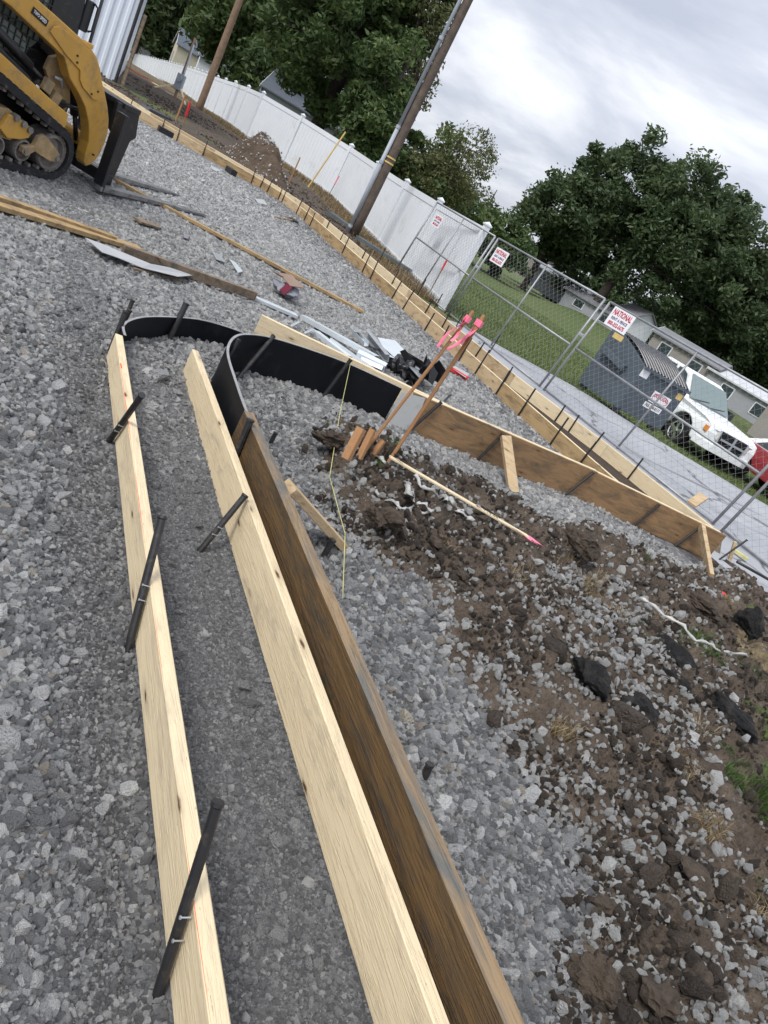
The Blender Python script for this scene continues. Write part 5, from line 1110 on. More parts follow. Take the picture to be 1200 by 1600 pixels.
def car(loc, ang, mat, roofmat, lab, s=1.0):
    root = empty('parked_car', loc, ang, lab, 'car')
    prof = [(2.1, 0.35), (2.15, 0.62), (1.9, 0.80), (0.9, 0.95), (-1.9, 1.0), (-2.2, 0.9), (-2.25, 0.4), (-1.75, 0.3)] + [(-1.35 + 0.36 * math.cos(a), 0.32 + 0.36 * math.sin(a)) for a in np.linspace(PI, 0, 8)] + [(0.9, 0.25)] + [(1.35 + 0.36 * math.cos(a), 0.32 + 0.36 * math.sin(a)) for a in np.linspace(PI, 0, 8)]
    b_ = MB(); b_.prism(prof, -0.86, 0.86); o = b_.build('body', mat, root, bevel=0.05); taper(o, 0.7, 0.2, 0)
    g_ = MB(); g_.prism([(0.85, 0.93), (0.15, 1.36), (-1.0, 1.42), (-1.8, 0.98)], -0.74, 0.74); o = g_.build('cabin', roofmat, root, bevel=0.05); taper(o, 0.95, 0.35, 0)
    for s_ in (-1, 1):
        m_ = MB(); vs = [(a, s_ * (0.745 * (1 - 0.35 * (z - 0.95)) + d_), z) for d_ in (0.0, 0.01) for a, z in ((0.6, 1.0), (0.1, 1.30), (-0.95, 1.34), (-1.4, 1.02))]; m_.add(vs, [(0, 1, 2, 3), (4, 5, 6, 7), (0, 1, 5, 4), (1, 2, 6, 5), (2, 3, 7, 6), (3, 0, 4, 7)]); m_.build('side_window', M['glass'], root)
        m_ = MB(); m_.box((2.08, s_ * 0.6, 0.66), (0.12, 0.32, 0.12)); m_.build('headlight', M['lamp'], root, bevel=0.02)
    m_ = MB(); m_.add([(0.82, -0.62, 0.98), (0.82, 0.62, 0.98), (0.20, 0.56, 1.35), (0.20, -0.56, 1.35), (0.85, -0.62, 1.0), (0.85, 0.62, 1.0), (0.23, 0.56, 1.37), (0.23, -0.56, 1.37)], [(0, 1, 2, 3), (4, 5, 6, 7), (0, 1, 5, 4), (1, 2, 6, 5), (2, 3, 7, 6), (3, 0, 4, 7)]); m_.build('windscreen', M['glass'], root)
    for x_ in (1.35, -1.35):
        for s_ in (-1, 1): wheel(root, x_, s_ * 0.76, 0.31, 0.2, M['galv'])
    root.scale = (s, s, s); return root
p = at(1205, 742, 19.0); car((p[0] + 0.9, p[1] + 0.2, p[2] - 0.55), ang + 0.15, M['red_paint'], M['white_paint'], 'dark red car with a white roof right of the pickup bumper, partly cut off')
p = at(1166, 676, 58); car((p[0], p[1], p[2] - 0.2), ang + 2.0, M['red_paint'], M['glass'], 'dark red car parked far behind the pickup near the mobile homes')
p = at(1182, 690, 52); car((p[0] + 0.4, p[1], p[2] - 0.2), ang + 2.0, M['red_paint'], M['glass'], 'small red car right of the other red car by the taupe home', 0.8)
# dark prop rod of the fence against the lawn, mobile light etc
p = at(962, 462 + 40, 40)
# ------------------------------------------------------------------ compact track loader with pallet forks (local x forward, y to its left = inboard, z up)
hx, hy = 0.11, 0.994
LR = empty('track_loader', (-4.16, 6.66, 0.025), math.atan2(hy, hx), 'yellow compact track loader with black cab and pallet forks at the upper left', 'track loader')
def ring(out, inn, y0, y1, mb, mi=0):
    n = len(out); v = [(p[0], y, p[1]) for y in (y0, y1) for p in out] + [(p[0], y, p[1]) for y in (y0, y1) for p in inn]
    f = []
    for i in range(n):
        j = (i + 1) % n; f += [(i, j, n + j, n + i), (2 * n + j, 2 * n + i, 3 * n + i, 3 * n + j), (i, 2 * n + i, 2 * n + j, j), (n + j, 3 * n + j, 3 * n + i, n + i)]
    mb.add(v, f, mi)
def loop(cs):
    # convex hull-like outline around circles given in order (cx, cz, r) counter clockwise seen from the right side
    pts = []
    m_ = len(cs)
    for i in range(m_):
        c0, c1, c2 = cs[i - 1], cs[i], cs[(i + 1) % m_]
        def nang(a, b):
            dx_, dz_ = b[0] - a[0], b[1] - a[1]; L = math.hypot(dx_, dz_); base = math.atan2(dz_, dx_); return base - math.acos(max(-1, min(1, (a[2] - b[2]) / L))) 
        a0 = nang(c0, c1); a1 = nang(c1, c2)
        while a1 < a0: a1 += 2 * PI
        k_ = max(2, int((a1 - a0) / 0.25))
        for t in range(k_ + 1): a = a0 + (a1 - a0) * t / k_; pts.append((c1[0] + c1[2] * math.cos(a), c1[1] + c1[2] * math.sin(a)))
    return pts
def dense(P, step=0.06):
    o = []
    for i in range(len(P)):
        a, b = P[i], P[(i + 1) % len(P)]; L = math.dist(a, b); k_ = max(1, int(L / step))
        o += [(a[0] + (b[0] - a[0]) * t / k_, a[1] + (b[1] - a[1]) * t / k_) for t in range(k_)]
    return o
def track_side(y0, y1, side):
    cs = [(-1.75, 0.235, 0.215), (-0.26, 0.225, 0.235), (-0.95, 0.52, 0.13), (-1.45, 0.62, 0.20)]
    cs = [(-1.95, 0.22, 0.20), (-0.265, 0.225, 0.23), (-1.50, 0.60, 0.22)]
    inn = loop([(c[0], c[1], c[2] - 0.06) for c in cs]); out = loop(cs)
    k_ = min(len(inn), len(out)); mb = MB(); ring(out[:k_], inn[:k_], y0, y1, mb); tr = mb.build('rubber_track', M['rubber'], LR)
    od = dense(out, 0.075); lug = None
    for i in range(0, len(od)):
        a = od[i]; b = od[(i + 1) % len(od)]; t = Vector((b[0] - a[0], 0, b[1] - a[1])).normalized(); nn = Vector((t.z, 0, -t.x))
        q = MB()
        if lug is None: q.box((0, 0, 0), (0.038, (y1 - y0) * 0.94, 0.026)); lug = q.build('lug', M['rubber'], tr); o = lug
        else: o = lug.copy(); COL.objects.link(o)
        o.location = (a[0] + nn.x * 0.002, (y0 + y1) / 2 + 0.012, a[1] + nn.z * 0.002); o.rotation_euler = (0, -math.atan2(t.z, t.x), 0)
        if i % 2 == 0 and side > 0:
            pass
    # inner drive lugs seen at the upper run
    idn = dense(inn[:k_], 0.10)
    q = MB()
    for a in idn: q.box((a[0], y0 + 0.06, a[1]), (0.03, 0.05, 0.05))
    tag(q.build('drive_lugs', M['dusty_grey'], tr, fix=False), kind='stuff')
    yf = y0 + 0.035
    def rol(cx, cz, r, nm, w=0.05):
        h_ = MB(); n = 28; v = []; f = []
        pr = [(r, yf + 0.03), (r, yf + 0.16), (r * 0.93, yf + 0.012), (r * 0.80, yf + 0.0), (r * 0.62, yf + 0.035), (r * 0.30, yf + 0.03), (0.001, yf + 0.0)]
        pr = [(r, yf + 0.20), (r, yf + 0.02), (r * 0.94, yf), (r * 0.80, yf), (r * 0.72, yf + 0.04), (r * 0.28, yf + 0.03), (r * 0.24, yf - 0.01), (0.001, yf - 0.01)]
        for i in range(n):
            a = 2 * PI * i / n; v += [(cx + p_[0] * math.cos(a), p_[1], cz + p_[0] * math.sin(a)) for p_ in pr]
        m_ = len(pr); f = [(i * m_ + k, i * m_ + k + 1, ((i + 1) % n) * m_ + k + 1, ((i + 1) % n) * m_ + k) for i in range(n) for k in range(m_ - 1)]
        h_.add(v, f); h_.build(nm, M['dusty_grey'], LR, fix=True)
    rol(-0.265, 0.225, 0.165, 'front_idler'); rol(-0.59, 0.175, 0.095, 'roller'); rol(-0.87, 0.15, 0.085, 'roller'); rol(-1.12, 0.15, 0.085, 'roller'); rol(-1.38, 0.15, 0.085, 'roller'); rol(-1.65, 0.15, 0.085, 'roller'); rol(-1.95, 0.22, 0.15, 'rear_idler'); rol(-1.50, 0.60, 0.16, 'sprocket')
    ym = yf - 0.035
    mb = MB(); mb.prism([(-0.20, 0.205), (-0.235, 0.165), (-0.30, 0.160), (-0.42, 0.185), (-0.50, 0.205), (-0.58, 0.145), (-0.635, 0.165), (-0.64, 0.215), (-0.57, 0.235), (-0.52, 0.25), (-0.50, 0.33), (-0.44, 0.36), (-0.36, 0.325), (-0.21, 0.245)], ym, yf + 0.01); mb.build('idler_arm', M['dusty'], LR, bevel=0.006)
    mb = MB(); mb.prism([(-0.52, 0.35), (-0.60, 0.40), (-0.70, 0.42), (-0.82, 0.46), (-0.90, 0.45), (-1.0, 0.40), (-1.5, 0.40), (-1.9, 0.30), (-1.95, 0.22), (-0.72, 0.22), (-0.66, 0.28), (-0.56, 0.27)], yf + 0.03, yf + 0.16); mb.build('track_frame', M['dusty'], LR, bevel=0.008)
    mb = MB(); mb.prism([(-0.66, 0.26), (-0.58, 0.29), (-0.55, 0.36), (-0.68, 0.41), (-0.84, 0.43), (-0.90, 0.30), (-0.80, 0.24)], yf - 0.01, yf + 0.03); mb.build('frame_casting', M['yellow'], LR, bevel=0.01)
    for i, xx in enumerate((-0.60, -0.68, -0.77)):
        mb = MB(); mb.tube([(xx, yf - 0.03, 0.36 + 0.03 * i), (xx, yf + 0.02, 0.36 + 0.03 * i)], 0.028, 10); mb.build('bolt', M['dusty_grey'], LR)
    for cx, cz in ((-0.225, 0.20), (-0.60, 0.19)):
        mb = MB(); mb.tube([(cx, ym - 0.012, cz), (cx, ym + 0.01, cz)], 0.022, 8); mb.build('bolt', M['dusty_grey'], LR)
track_side(0.0, 0.32, 1); track_side(1.20, 1.52, -1)
def pr_(name, poly, y0, y1, mat, bev=0.008, parent=None):
    mb = MB(); mb.prism(poly, y0, y1); return mb.build(name, mat, parent or LR, bevel=bev)
# chassis rail, fenders
pr_('chassis_rail', [(-2.0, 1.00), (-0.99, 0.82), (-0.40, 0.645), (-0.13, 0.575), (-0.12, 0.45), (-0.36, 0.475), (-0.94, 0.66), (-2.0, 0.80)], 0.10, 0.145, M['yellow'])
pr_('chassis', [(-2.0, 0.95), (-0.99, 0.75), (-0.45, 0.60), (-0.10, 0.52), (-0.05, 0.22), (-1.9, 0.22)], 0.36, 1.16, M['mblack'])
pr_('side_cover', [(-2.0, 1.12), (-1.0, 0.90), (-0.45, 0.72), (-0.28, 0.62), (-0.30, 0.50), (-2.0, 0.75)], 0.30, 0.36, M['mblack'])
# lift arms
ARM = [(-2.3, 1.50), (-1.13, 1.36), (-0.80, 1.295), (-0.57, 1.255), (-0.28, 1.20), (-0.10, 1.165), (0.03, 1.11), (0.12, 1.03), (0.19, 0.94), (0.27, 0.86), (0.36, 0.76), (0.43, 0.66), (0.48, 0.54), (0.485, 0.44), (0.47, 0.33), (0.44, 0.26), (0.39, 0.20), (0.33, 0.17), (0.29, 0.20), (0.27, 0.28), (0.265, 0.39), (0.23, 0.48), (0.18, 0.57), (0.08, 0.68), (-0.05, 0.77), (-0.20, 0.85), (-0.33, 0.99), (-0.99, 1.155), (-2.3, 1.32)]
PLT = [(-0.57, 1.12), (-0.55, 1.17), (-0.50, 1.19), (-0.43, 1.185), (-0.24, 1.155), (-0.10, 1.13), (0.01, 1.09), (0.11, 0.99), (0.17, 0.93), (0.21, 0.82), (0.19, 0.775), (0.12, 0.77), (0.05, 0.80), (-0.04, 0.83), (-0.10, 0.88), (-0.13, 0.95), (-0.35, 1.02)]
for (y0, y1, yp) in ((0.13, 0.24, 0.115), (1.28, 1.39, 1.39)):
    pr_('lift_arm', ARM, y0, y1, M['yellow'], 0.012)
    pr_('arm_plate', PLT, yp, yp + 0.015, M['yellow'], 0.004)
for cx, cz in ((-0.22, 1.05), (-0.20, 1.0), (0.08, 0.81), (0.15, 0.85), (0.36, 0.30)):
    mb = MB(); mb.tube([(cx, 0.105, cz), (cx, 0.125, cz)], 0.009, 8); mb.build('pin', M['mblack'], LR)
mb = MB(); mb.box((-0.05, 0.19, 1.165), (0.10, 0.05, 0.04)); mb.build('arm_lug', M['yellow'], LR, bevel=0.012)
mb = MB(); mb.tube([(0.40, 0.18, 0.36), (0.40, 1.34, 0.36)], 0.07, 14); mb.build('cross_tube', M['yellow'], LR, smooth=True)
pl_ = plate(LR, (-0.705, 0.128, 1.185), (0.975, 0, -0.215), (0.215, 0, 0.975), (0, -1, 0), 0.185, 0.052, M['black_ink'], 'decal')
Xd = Vector((0.975, 0, -0.215)).normalized(); Zd = Vector((0.215, 0, 0.975)).normalized(); Nd = Xd.cross(Zd); Md = Matrix(((Xd.x, Zd.x, Nd.x), (Xd.y, Zd.y, Nd.y), (Xd.z, Zd.z, Nd.z))).to_euler()
text('TWO SPEED', 0.036, M['sign_white'], 'lettering', pl_, Vector((-0.705, 0.1225, 1.185)), Md, sx=0.78, bold=0.0006)
# inner tilt bracket, cylinders, hoses
pr_('tilt_bracket', [(-0.28, 0.93), (-0.15, 0.99), (0.02, 0.80), (0.10, 0.62), (0.05, 0.55), (-0.08, 0.66), (-0.20, 0.72), (-0.30, 0.82)], 0.30, 0.34, M['dusty'])
for a, b, r_ in (((-0.35, 0.28, 0.60), (0.22, 0.28, 0.62), 0.035), ((0.05, 0.33, 0.88), (0.34, 0.33, 0.34), 0.045), ((-0.9, 0.30, 0.95), (-0.2, 0.30, 0.70), 0.04)):
    mb = MB(); mb.tube([a, Vector(a).lerp(Vector(b), 0.6)], r_, 12); mb.tube([Vector(a).lerp(Vector(b), 0.6), b], r_ * 0.5, 10); tag(mb.build('hydraulic_cylinder', M['mblack'], LR, smooth=True), kind='stuff')
for i in range(5):
    mb = MB(); y_ = 0.30 + 0.03 * i; mb.tube([(-0.25 + 0.02 * i, y_, 0.70), (-0.10, y_, 0.60 - 0.03 * i), (0.05, y_, 0.45), (0.15, y_ + 0.02, 0.28 + 0.02 * i), (0.30, y_, 0.22), (0.45, y_, 0.30)], 0.016, 8); mb.build('hose', M['mblack'], LR, smooth=True)
mb = MB(); mb.box((-0.16, 0.27, 0.64), (0.10, 0.08, 0.10), R=Matrix.Rotation(0.3, 3, 'Y')); mb.build('block', M['dusty'], LR, bevel=0.008)
mb = MB(); mb.box((-0.28, 0.26, 0.71), (0.10, 0.05, 0.11), R=Matrix.Rotation(0.25, 3, 'Y')); mb.build('light_box', M['dusty'], LR, bevel=0.008)
mb = MB(); mb.tube([(-0.24, 0.25, 0.80), (-0.16, 0.25, 0.80), (-0.13, 0.25, 0.74)], 0.014, 8); mb.build('bright_pipe', M['galv'], LR, smooth=True)
pr_('front_plate', [(-0.12, 0.60), (0.12, 0.55), (0.16, 0.20), (-0.02, 0.18)], 0.36, 1.16, M['mblack'])
# cab
CY0, CY1 = 0.42, 1.10
pr_('cab_shell', [(-0.30, 0.62), (0.02, 0.80), (0.08, 1.15), (0.00, 1.90), (-1.30, 1.95), (-1.40, 0.85), (-0.95, 0.70)], CY0 + 0.03, CY1, M['mblack'], 0.03)
wn_ = pr_('side_window', [(-0.30, 1.02), (-0.30, 1.75), (-1.20, 1.80), (-1.20, 0.95), (-0.5, 0.78)], CY0 + 0.010, CY0 + 0.026, M['cabglass'], 0)
for i in range(13):
    xx = -0.32 - i * 0.072; mb = MB(); mb.bar((xx, CY0 - 0.002, 0.80 if xx < -.45 else 0.98), (xx, CY0 - 0.002, 1.78), 0.010, 0.010, up=(0, 1, 0)); mb.build('guard_bar', M['mblack'], wn_)
for i in range(13):
    zz_ = 0.84 + i * 0.075; mb = MB(); mb.bar((-1.20, CY0 - 0.006, zz_ + 0.0), (-0.30, CY0 - 0.006, zz_), 0.010, 0.010); mb.build('guard_bar', M['mblack'], wn_)
pr_('window_post', [(-0.30, 0.95), (-0.30, 1.80), (0.0, 1.86), (0.07, 1.15), (0.02, 0.85)], CY0 - 0.012, CY0 + 0.02, M['mblack'], 0.01)
mb = MB(); mb.tube([(0.03, CY0 + 0.02, 1.10), (0.16, CY0 - 0.02, 1.08), (0.21, CY0 - 0.03, 1.13), (0.20, CY0 - 0.03, 1.55)], 0.014, 8); mb.build('grab_handle', M['mblack'], LR, smooth=True)
mb = MB(); mb.box((0.10, CY0 - 0.01, 1.36), (0.10, 0.03, 0.26)); mb.build('door_latch', M['mblack'], LR, bevel=0.02)
mb = MB(); mb.tube([(0.14, CY0 - 0.03, 1.25), (0.165, CY0 - 0.05, 1.27), (0.16, CY0 - 0.05, 1.46), (0.13, CY0 - 0.03, 1.48)], 0.010, 8); mb.build('door_handle', M['mblack'], LR, smooth=True)
# engine hood grid behind the cab under the arm
gq = pr_('side_grille', [(-1.95, 1.02), (-1.95, 1.20), (-1.0, 1.10), (-0.55, 0.98), (-0.50, 0.80), (-1.0, 0.88)], 0.34, 0.352, M['cabglass'], 0)
for i in range(18):
    xx = -0.52 - i * 0.075; mb = MB(); mb.bar((xx, 0.336, 0.80 + max(0, -0.15 * (xx + 0.5))), (xx, 0.336, min(1.2, 0.99 + 0.22 * -(xx + 0.5))), 0.009, 0.009, up=(0, 1, 0)); mb.build('grille_bar', M['mblack'], gq)
for i in range(5):
    mb = MB(); mb.bar((-1.95, 0.334, 1.03 + 0.05 * i), (-0.55, 0.334, 0.80 + 0.05 * i), 0.009, 0.009); mb.build('grille_bar', M['mblack'], gq)
# pallet fork carriage and tines
CAR = empty('pallet_fork', (-4.16, 6.66, 0.0), math.atan2(hy, hx), 'black pallet fork carriage with two steel tines on the front of the loader', 'pallet forks')
def cpart(name, c, d, mat, bev=0.008):
    mb = MB(); mb.box(c, d); return mb.build(name, mat, CAR, bevel=bev)
for y_ in (0.16, 0.62, 0.95, 1.36): 
    mb = MB(); mb.prism([(0.52, 0.86), (0.88, 0.84), (0.95, 0.60), (0.88, 0.55), (0.83, 0.16), (0.72, 0.02), (0.60, 0.05), (0.66, 0.30), (0.68, 0.52), (0.56, 0.58)] if y_ < 1 else [(0.55, 0.84), (0.86, 0.82), (0.80, 0.1), (0.64, 0.05)], y_, y_ + 0.035); mb.build('side_plate', M['mblack'], CAR, bevel=0.006)
cpart('top_bar', (0.74, 0.78, 0.845), (0.26, 1.28, 0.05), M['mblack']); cpart('bottom_bar', (0.74, 0.78, 0.12), (0.10, 1.28, 0.11), M['mblack'])
cpart('back_plate', (0.70, 0.78, 0.70), (0.03, 1.2, 0.26), M['mblack'])
for cx, cz in ((0.62, 0.77), (0.61, 0.62)): mb = MB(); mb.tube([(cx, 0.150, cz), (cx, 0.162, cz)], 0.012, 8); mb.build('bolt', M['sign_white'], CAR)
for (ta, tb2) in (((172, 300), (322, 336)), ((178, 278), (280, 305))):
    a = G(*ta, 0.05); b = G(*tb2, 0.03)
    Mi = CAR.matrix_basis.inverted() if False else (Matrix.Translation(Vector((-4.16, 6.66, 0))) @ Matrix.Rotation(math.atan2(hy, hx), 4, 'Z')).inverted()
    a = Mi @ Vector(a); b = Mi @ Vector(b); d = (b - a); w = 0.055; sy = Vector((-d.y, d.x, 0)).normalized() * w
    v = []
    for t, th_, ww in ((-0.12, 0.045, 1.0), (0.0, 0.045, 1), (0.55, 0.032, 1), (0.88, 0.018, 0.9), (1.0, 0.006, 0.35)):
        c = a + d * t; v += [c + sy * ww, c - sy * ww, c - sy * ww + Vector((0, 0, th_)), c + sy * ww + Vector((0, 0, th_))]
    f = [(4 * i + k_, 4 * i + (k_ + 1) % 4, 4 * i + 4 + (k_ + 1) % 4, 4 * i + 4 + k_) for i in range(4) for k_ in range(4)] + [(3, 2, 1, 0), (16, 17, 18, 19)]
    mb = MB(); mb.add(v, f); c = a + d * -0.1
    mb.build('tine', M['fork'], CAR); mb = MB(); mb.box((c.x, c.y, 0.42), (0.05, 0.11, 0.76)); mb.build('tine_shank', M['mblack'], CAR, bevel=0.006)

# ------------------------------------------------------------------ lumber and scrap on the gravel
def plank(pa, pb, w, h, mat, lab, z=0.0, z1=None, name='plank', cat='plank', **k):
    z += 0.016
    a = Vector(G(*pa, z)); b = Vector(G(*pb, z if z1 is None else z1)); mb = MB(); mb.bar(Vector((0, 0, h / 2)), b - a + Vector((0, 0, h / 2)), w, h, ch=0.002); o = mb.build(name, mat, loc=a); tag(o, lab, cat, **k); return o
plank((-60, 308), (216, 392), 0.10, 0.035, M['lumber_tan'], 'long golden board lying on the gravel below the loader, nearest of the pair', 0.01)
plank((-60, 293), (178, 375), 0.07, 0.035, M['lumber_tan'], 'long thin tan board lying just behind the golden board below the loader', 0.03)
plank((190, 396), (396, 468), 0.05, 0.075, M['gray_wood'], 'dark brown two-by-four lying across the white sheet on the gravel', 0.02)
plank((206, 420), (282, 438), 0.06, 0.018, M['gray_wood'], 'thin dark scrap board under the white sheet', 0.0)
plank((178, 283), (566, 489), 0.085, 0.035, M['lumber_tan'], 'very long narrow tan board lying diagonally behind the paper bag', 0.01)
plank((213, 345), (246, 355), 0.12, 0.02, M['gray_wood'], 'small dark weathered wood scrap on the gravel right of the golden boards', 0.01)
def polysheet(L, mat, name, lab, cat, z=0.02, th=0.004, bend=0.0, **k):
    z += 0.016; P_ = [Vector(G(x_, y_, z + bend * ((i * 7) % 3) / 2)) for i, (x_, y_) in enumerate(L)]; c = sum(P_, Vector()) / len(P_); mb = MB(); n_ = len(P_)
    mb.add([p_ - c for p_ in P_] + [p_ - c - Vector((0, 0, th)) for p_ in P_], [tuple(range(n_)), tuple(range(2 * n_ - 1, n_ - 1, -1))] + [(i, (i + 1) % n_, n_ + (i + 1) % n_, n_ + i) for i in range(n_)]); o = mb.build(name, mat, loc=c); return tag(o, lab, cat, **k)
polysheet([(133, 371), (160, 381), (235, 412), (292, 423), (303, 430), (278, 432), (222, 418), (186, 403), (160, 394)], M['white_sheet'], 'white_sheet', 'thin white sheet lying on the gravel under the dark two-by-four', 'sheet', 0.035, bend=0.03)
plank((388, 464), (462, 496), 0.085, 0.030, M['galv_light'], 'pale blue-grey metal stud continuing from the dark two-by-four', 0.01, name='metal_stud', cat='metal stud')
polysheet([(330, 391), (345, 398), (352, 410), (338, 405)], M['galv'], 'metal_scrap', 'dark grey metal scrap with notches on the gravel left of the bag', 'scrap')
polysheet([(358, 404), (368, 410), (380, 424), (372, 426)], M['galv_light'], 'metal_scrap', 'pale shiny metal scrap on the gravel just left of the bag', 'scrap')
polysheet([(288, 365), (296, 367), (294, 373), (287, 371)], M['bag_paper'], 'paper_scrap', 'tiny grey paper scrap above the pair of metal scraps', 'scrap')
polysheet([(398, 310), (412, 312), (418, 320), (404, 318)], M['white_sheet'], 'paper_scrap', 'small white paper scrap near the shovel', 'scrap')
polysheet([(330, 258), (345, 266), (338, 268), (328, 262)], M['white_sheet'], 'paper_scrap', 'small white paper scrap near the left bend of the curb form', 'scrap')
# channels: U-shaped metal studs
def stud(pa, pb, w, lab, z=0.01, z1=None, roll=0.0, h=0.045, mat=None):
    z += 0.035; z1 = z if z1 is None else z1 + 0.035
    a = Vector(G(*pa, z)); b = Vector(G(*pb, z if z1 is None else z1)); d = b - a; u = Vector((0, 0, 1)); s = d.cross(u).normalized() * (w / 2); t = 0.003
    Rr = Matrix.Rotation(roll, 3, d.normalized()); mb = MB()
    prof = [(-1, h), (-1, 0), (1, 0), (1, h)]; v = []
    for o_ in (Vector(), d):
        for k_, (q, z_) in enumerate(prof): v.append(o_ + Rr @ (s * q + u * z_))
        for k_, (q, z_) in reversed(list(enumerate(prof))): v.append(o_ + Rr @ (s * q * (1 - 2 * t / w) + u * (z_ if z_ > 0 else t)))
    n_ = 8; f = [(i, (i + 1) % n_, n_ + (i + 1) % n_, n_ + i) for i in range(n_)] + [(0, 1, 6, 7), (1, 2, 5, 6), (2, 3, 4, 5), (8, 15, 14, 9), (9, 14, 13, 10), (10, 13, 12, 11)]
    mb.add(v, f); o = mb.build('metal_stud', mat or M['galv_light'], loc=a); return tag(o, lab, 'metal stud', 'metal studs in the scrap heap')
stud((474, 492), (590, 556), 0.085, 'longest metal stud at the upper edge of the scrap heap', 0.01, 0.10, PI)
stud((494, 516), (546, 556), 0.085, 'wide pale stud lying open at the left of the scrap heap', 0.0, 0.03, PI)
stud((520, 530), (588, 578), 0.075, 'metal stud in the middle of the heap parallel to the pale board', 0.02, 0.05, PI * 0.9)
stud((550, 517), (572, 541), 0.05, 'short thin stud standing out at the top of the heap', 0.05, 0.06, 0.4)
stud((576, 520), (608, 560), 0.07, 'dark sided stud pointing up at the right of the heap', 0.08, 0.12, PI * 0.6, mat=M['galv'])
stud((560, 548), (604, 570), 0.07, 'short stud crossing the heap beside the black sheeting', 0.08, 0.10, PI * 1.1)
stud((566, 560), (600, 575), 0.06, 'small bent stud low in the heap touching the black sheeting', 0.04, 0.08, PI * 0.8)
stud((455, 510), (468, 503), 0.02, 'little white strip on the gravel left of the heap', 0.02, 0.02, 0, 0.01)
stud((476, 521), (490, 515), 0.02, 'second little white strip between board and heap', 0.02, 0.02, 0, 0.01)
polysheet([(590, 527), (618, 532), (640, 556), (622, 562), (606, 556)], M['galv_light'], 'sheet_metal', 'flat pale sheet metal piece at the right of the scrap heap', 'sheet', 0.12)
polysheet([(636, 554), (664, 586), (655, 590), (628, 560)], M['galv'], 'sheet_metal', 'dark folded metal flashing running to the black sheeting', 'sheet', 0.10, bend=0.05)
# crumpled black sheeting
def crumple(c, r, seed, mat, name, lab, cat, flat=0.6, amp=0.5, sub=4):
    b = bmesh.new(); bmesh.ops.create_icosphere(b, subdivisions=sub, radius=1.0); rg = np.random.default_rng(seed); dirs = rg.normal(size=(26, 3)); dirs /= np.linalg.norm(dirs, axis=1)[:, None]; off = rg.uniform(0.45, 1.0, 26)
    for v in b.verts:
        p_ = np.array(v.co); dd = dirs @ p_; k_ = np.min(np.where(dd > 0.05, off / np.maximum(dd, 1e-3), 9)); rr = min(k_, 1.5) * (1 - amp) + amp * (0.5 + 0.9 * abs(math.sin(5 * p_[0] + seed) * math.cos(4 * p_[1] - p_[2] * 3)))
        v.co = Vector(p_ * rr); v.co.z *= flat; v.co.x *= r[0]; v.co.y *= r[1]; v.co.z *= r[2]
    me = bpy.data.meshes.new(name); b.to_mesh(me); b.free(); me.materials.append(mat); o = bpy.data.objects.new(name, me); COL.objects.link(o); o.location = c; return tag(o, lab, cat)
c = G(628, 588, 0.0); bsh = crumple((c[0], c[1], 0.06), (0.26, 0.20, 0.24), 4, M['blackbag'], 'black_sheeting', 'crumpled heap of black plastic sheeting at the right end of the scrap', 'plastic sheeting', amp=0.45)
mb = MB(); rg = np.random.default_rng(3)
for i in range(26):
    p0 = Vector(rg.normal(size=3) * [0.16, 0.13, 0.04]) + Vector((0, 0, 0.05)); p1 = p0 + Vector(rg.normal(size=3) * [0.10, 0.10, 0.07]); p2 = p0 + Vector(rg.normal(size=3) * [0.08, 0.08, 0.09]); p3 = p1 + (p2 - p0) * 0.7
    mb.add([p0, p1, p3, p2, p0 + Vector((0, 0, 0.003)), p1 + Vector((0, 0, 0.003)), p3 + Vector((0, 0, 0.003)), p2 + Vector((0, 0, 0.003))], [(0, 1, 2, 3), (4, 5, 6, 7), (0, 1, 5, 4), (1, 2, 6, 5), (2, 3, 7, 6), (3, 0, 4, 7)])
q = mb.build('plastic_folds', M['blackbag'], bsh, fix=False); tag(q, kind='stuff')
# printed bag with cardboard on top
c = G(441, 466, 0.0); bag = crumple((c[0], c[1], 0.085), (0.21, 0.15, 0.15), 9, M['bag_paper'], 'paper_bag', 'crumpled grey and maroon paper sack with brown cardboard on top, alone on the gravel', 'bag', amp=0.25)
mb = MB(); mb.box((0.0, 0.02, 0.115), (0.26, 0.18, 0.008), R=Matrix.Rotation(0.18, 3, 'X') @ Matrix.Rotation(-0.6, 3, 'Z')); mb.build('cardboard', M['card'], bag)
mb = MB(); mb.box((-0.14, 0.03, 0.10), (0.16, 0.10, 0.006), R=Matrix.Rotation(-0.25, 3, 'X') @ Matrix.Rotation(-0.3, 3, 'Z')); mb.build('cardboard', M['card'], bag)
mb = MB(); mb.box((0.03, -0.13, 0.04), (0.07, 0.02, 0.11), R=Matrix.Rotation(0.4, 3, 'Y')); mb.build('red_print', worn('maroon_print', (0.20, 0.035, 0.06), 0.6, 0.2, 8), bag)
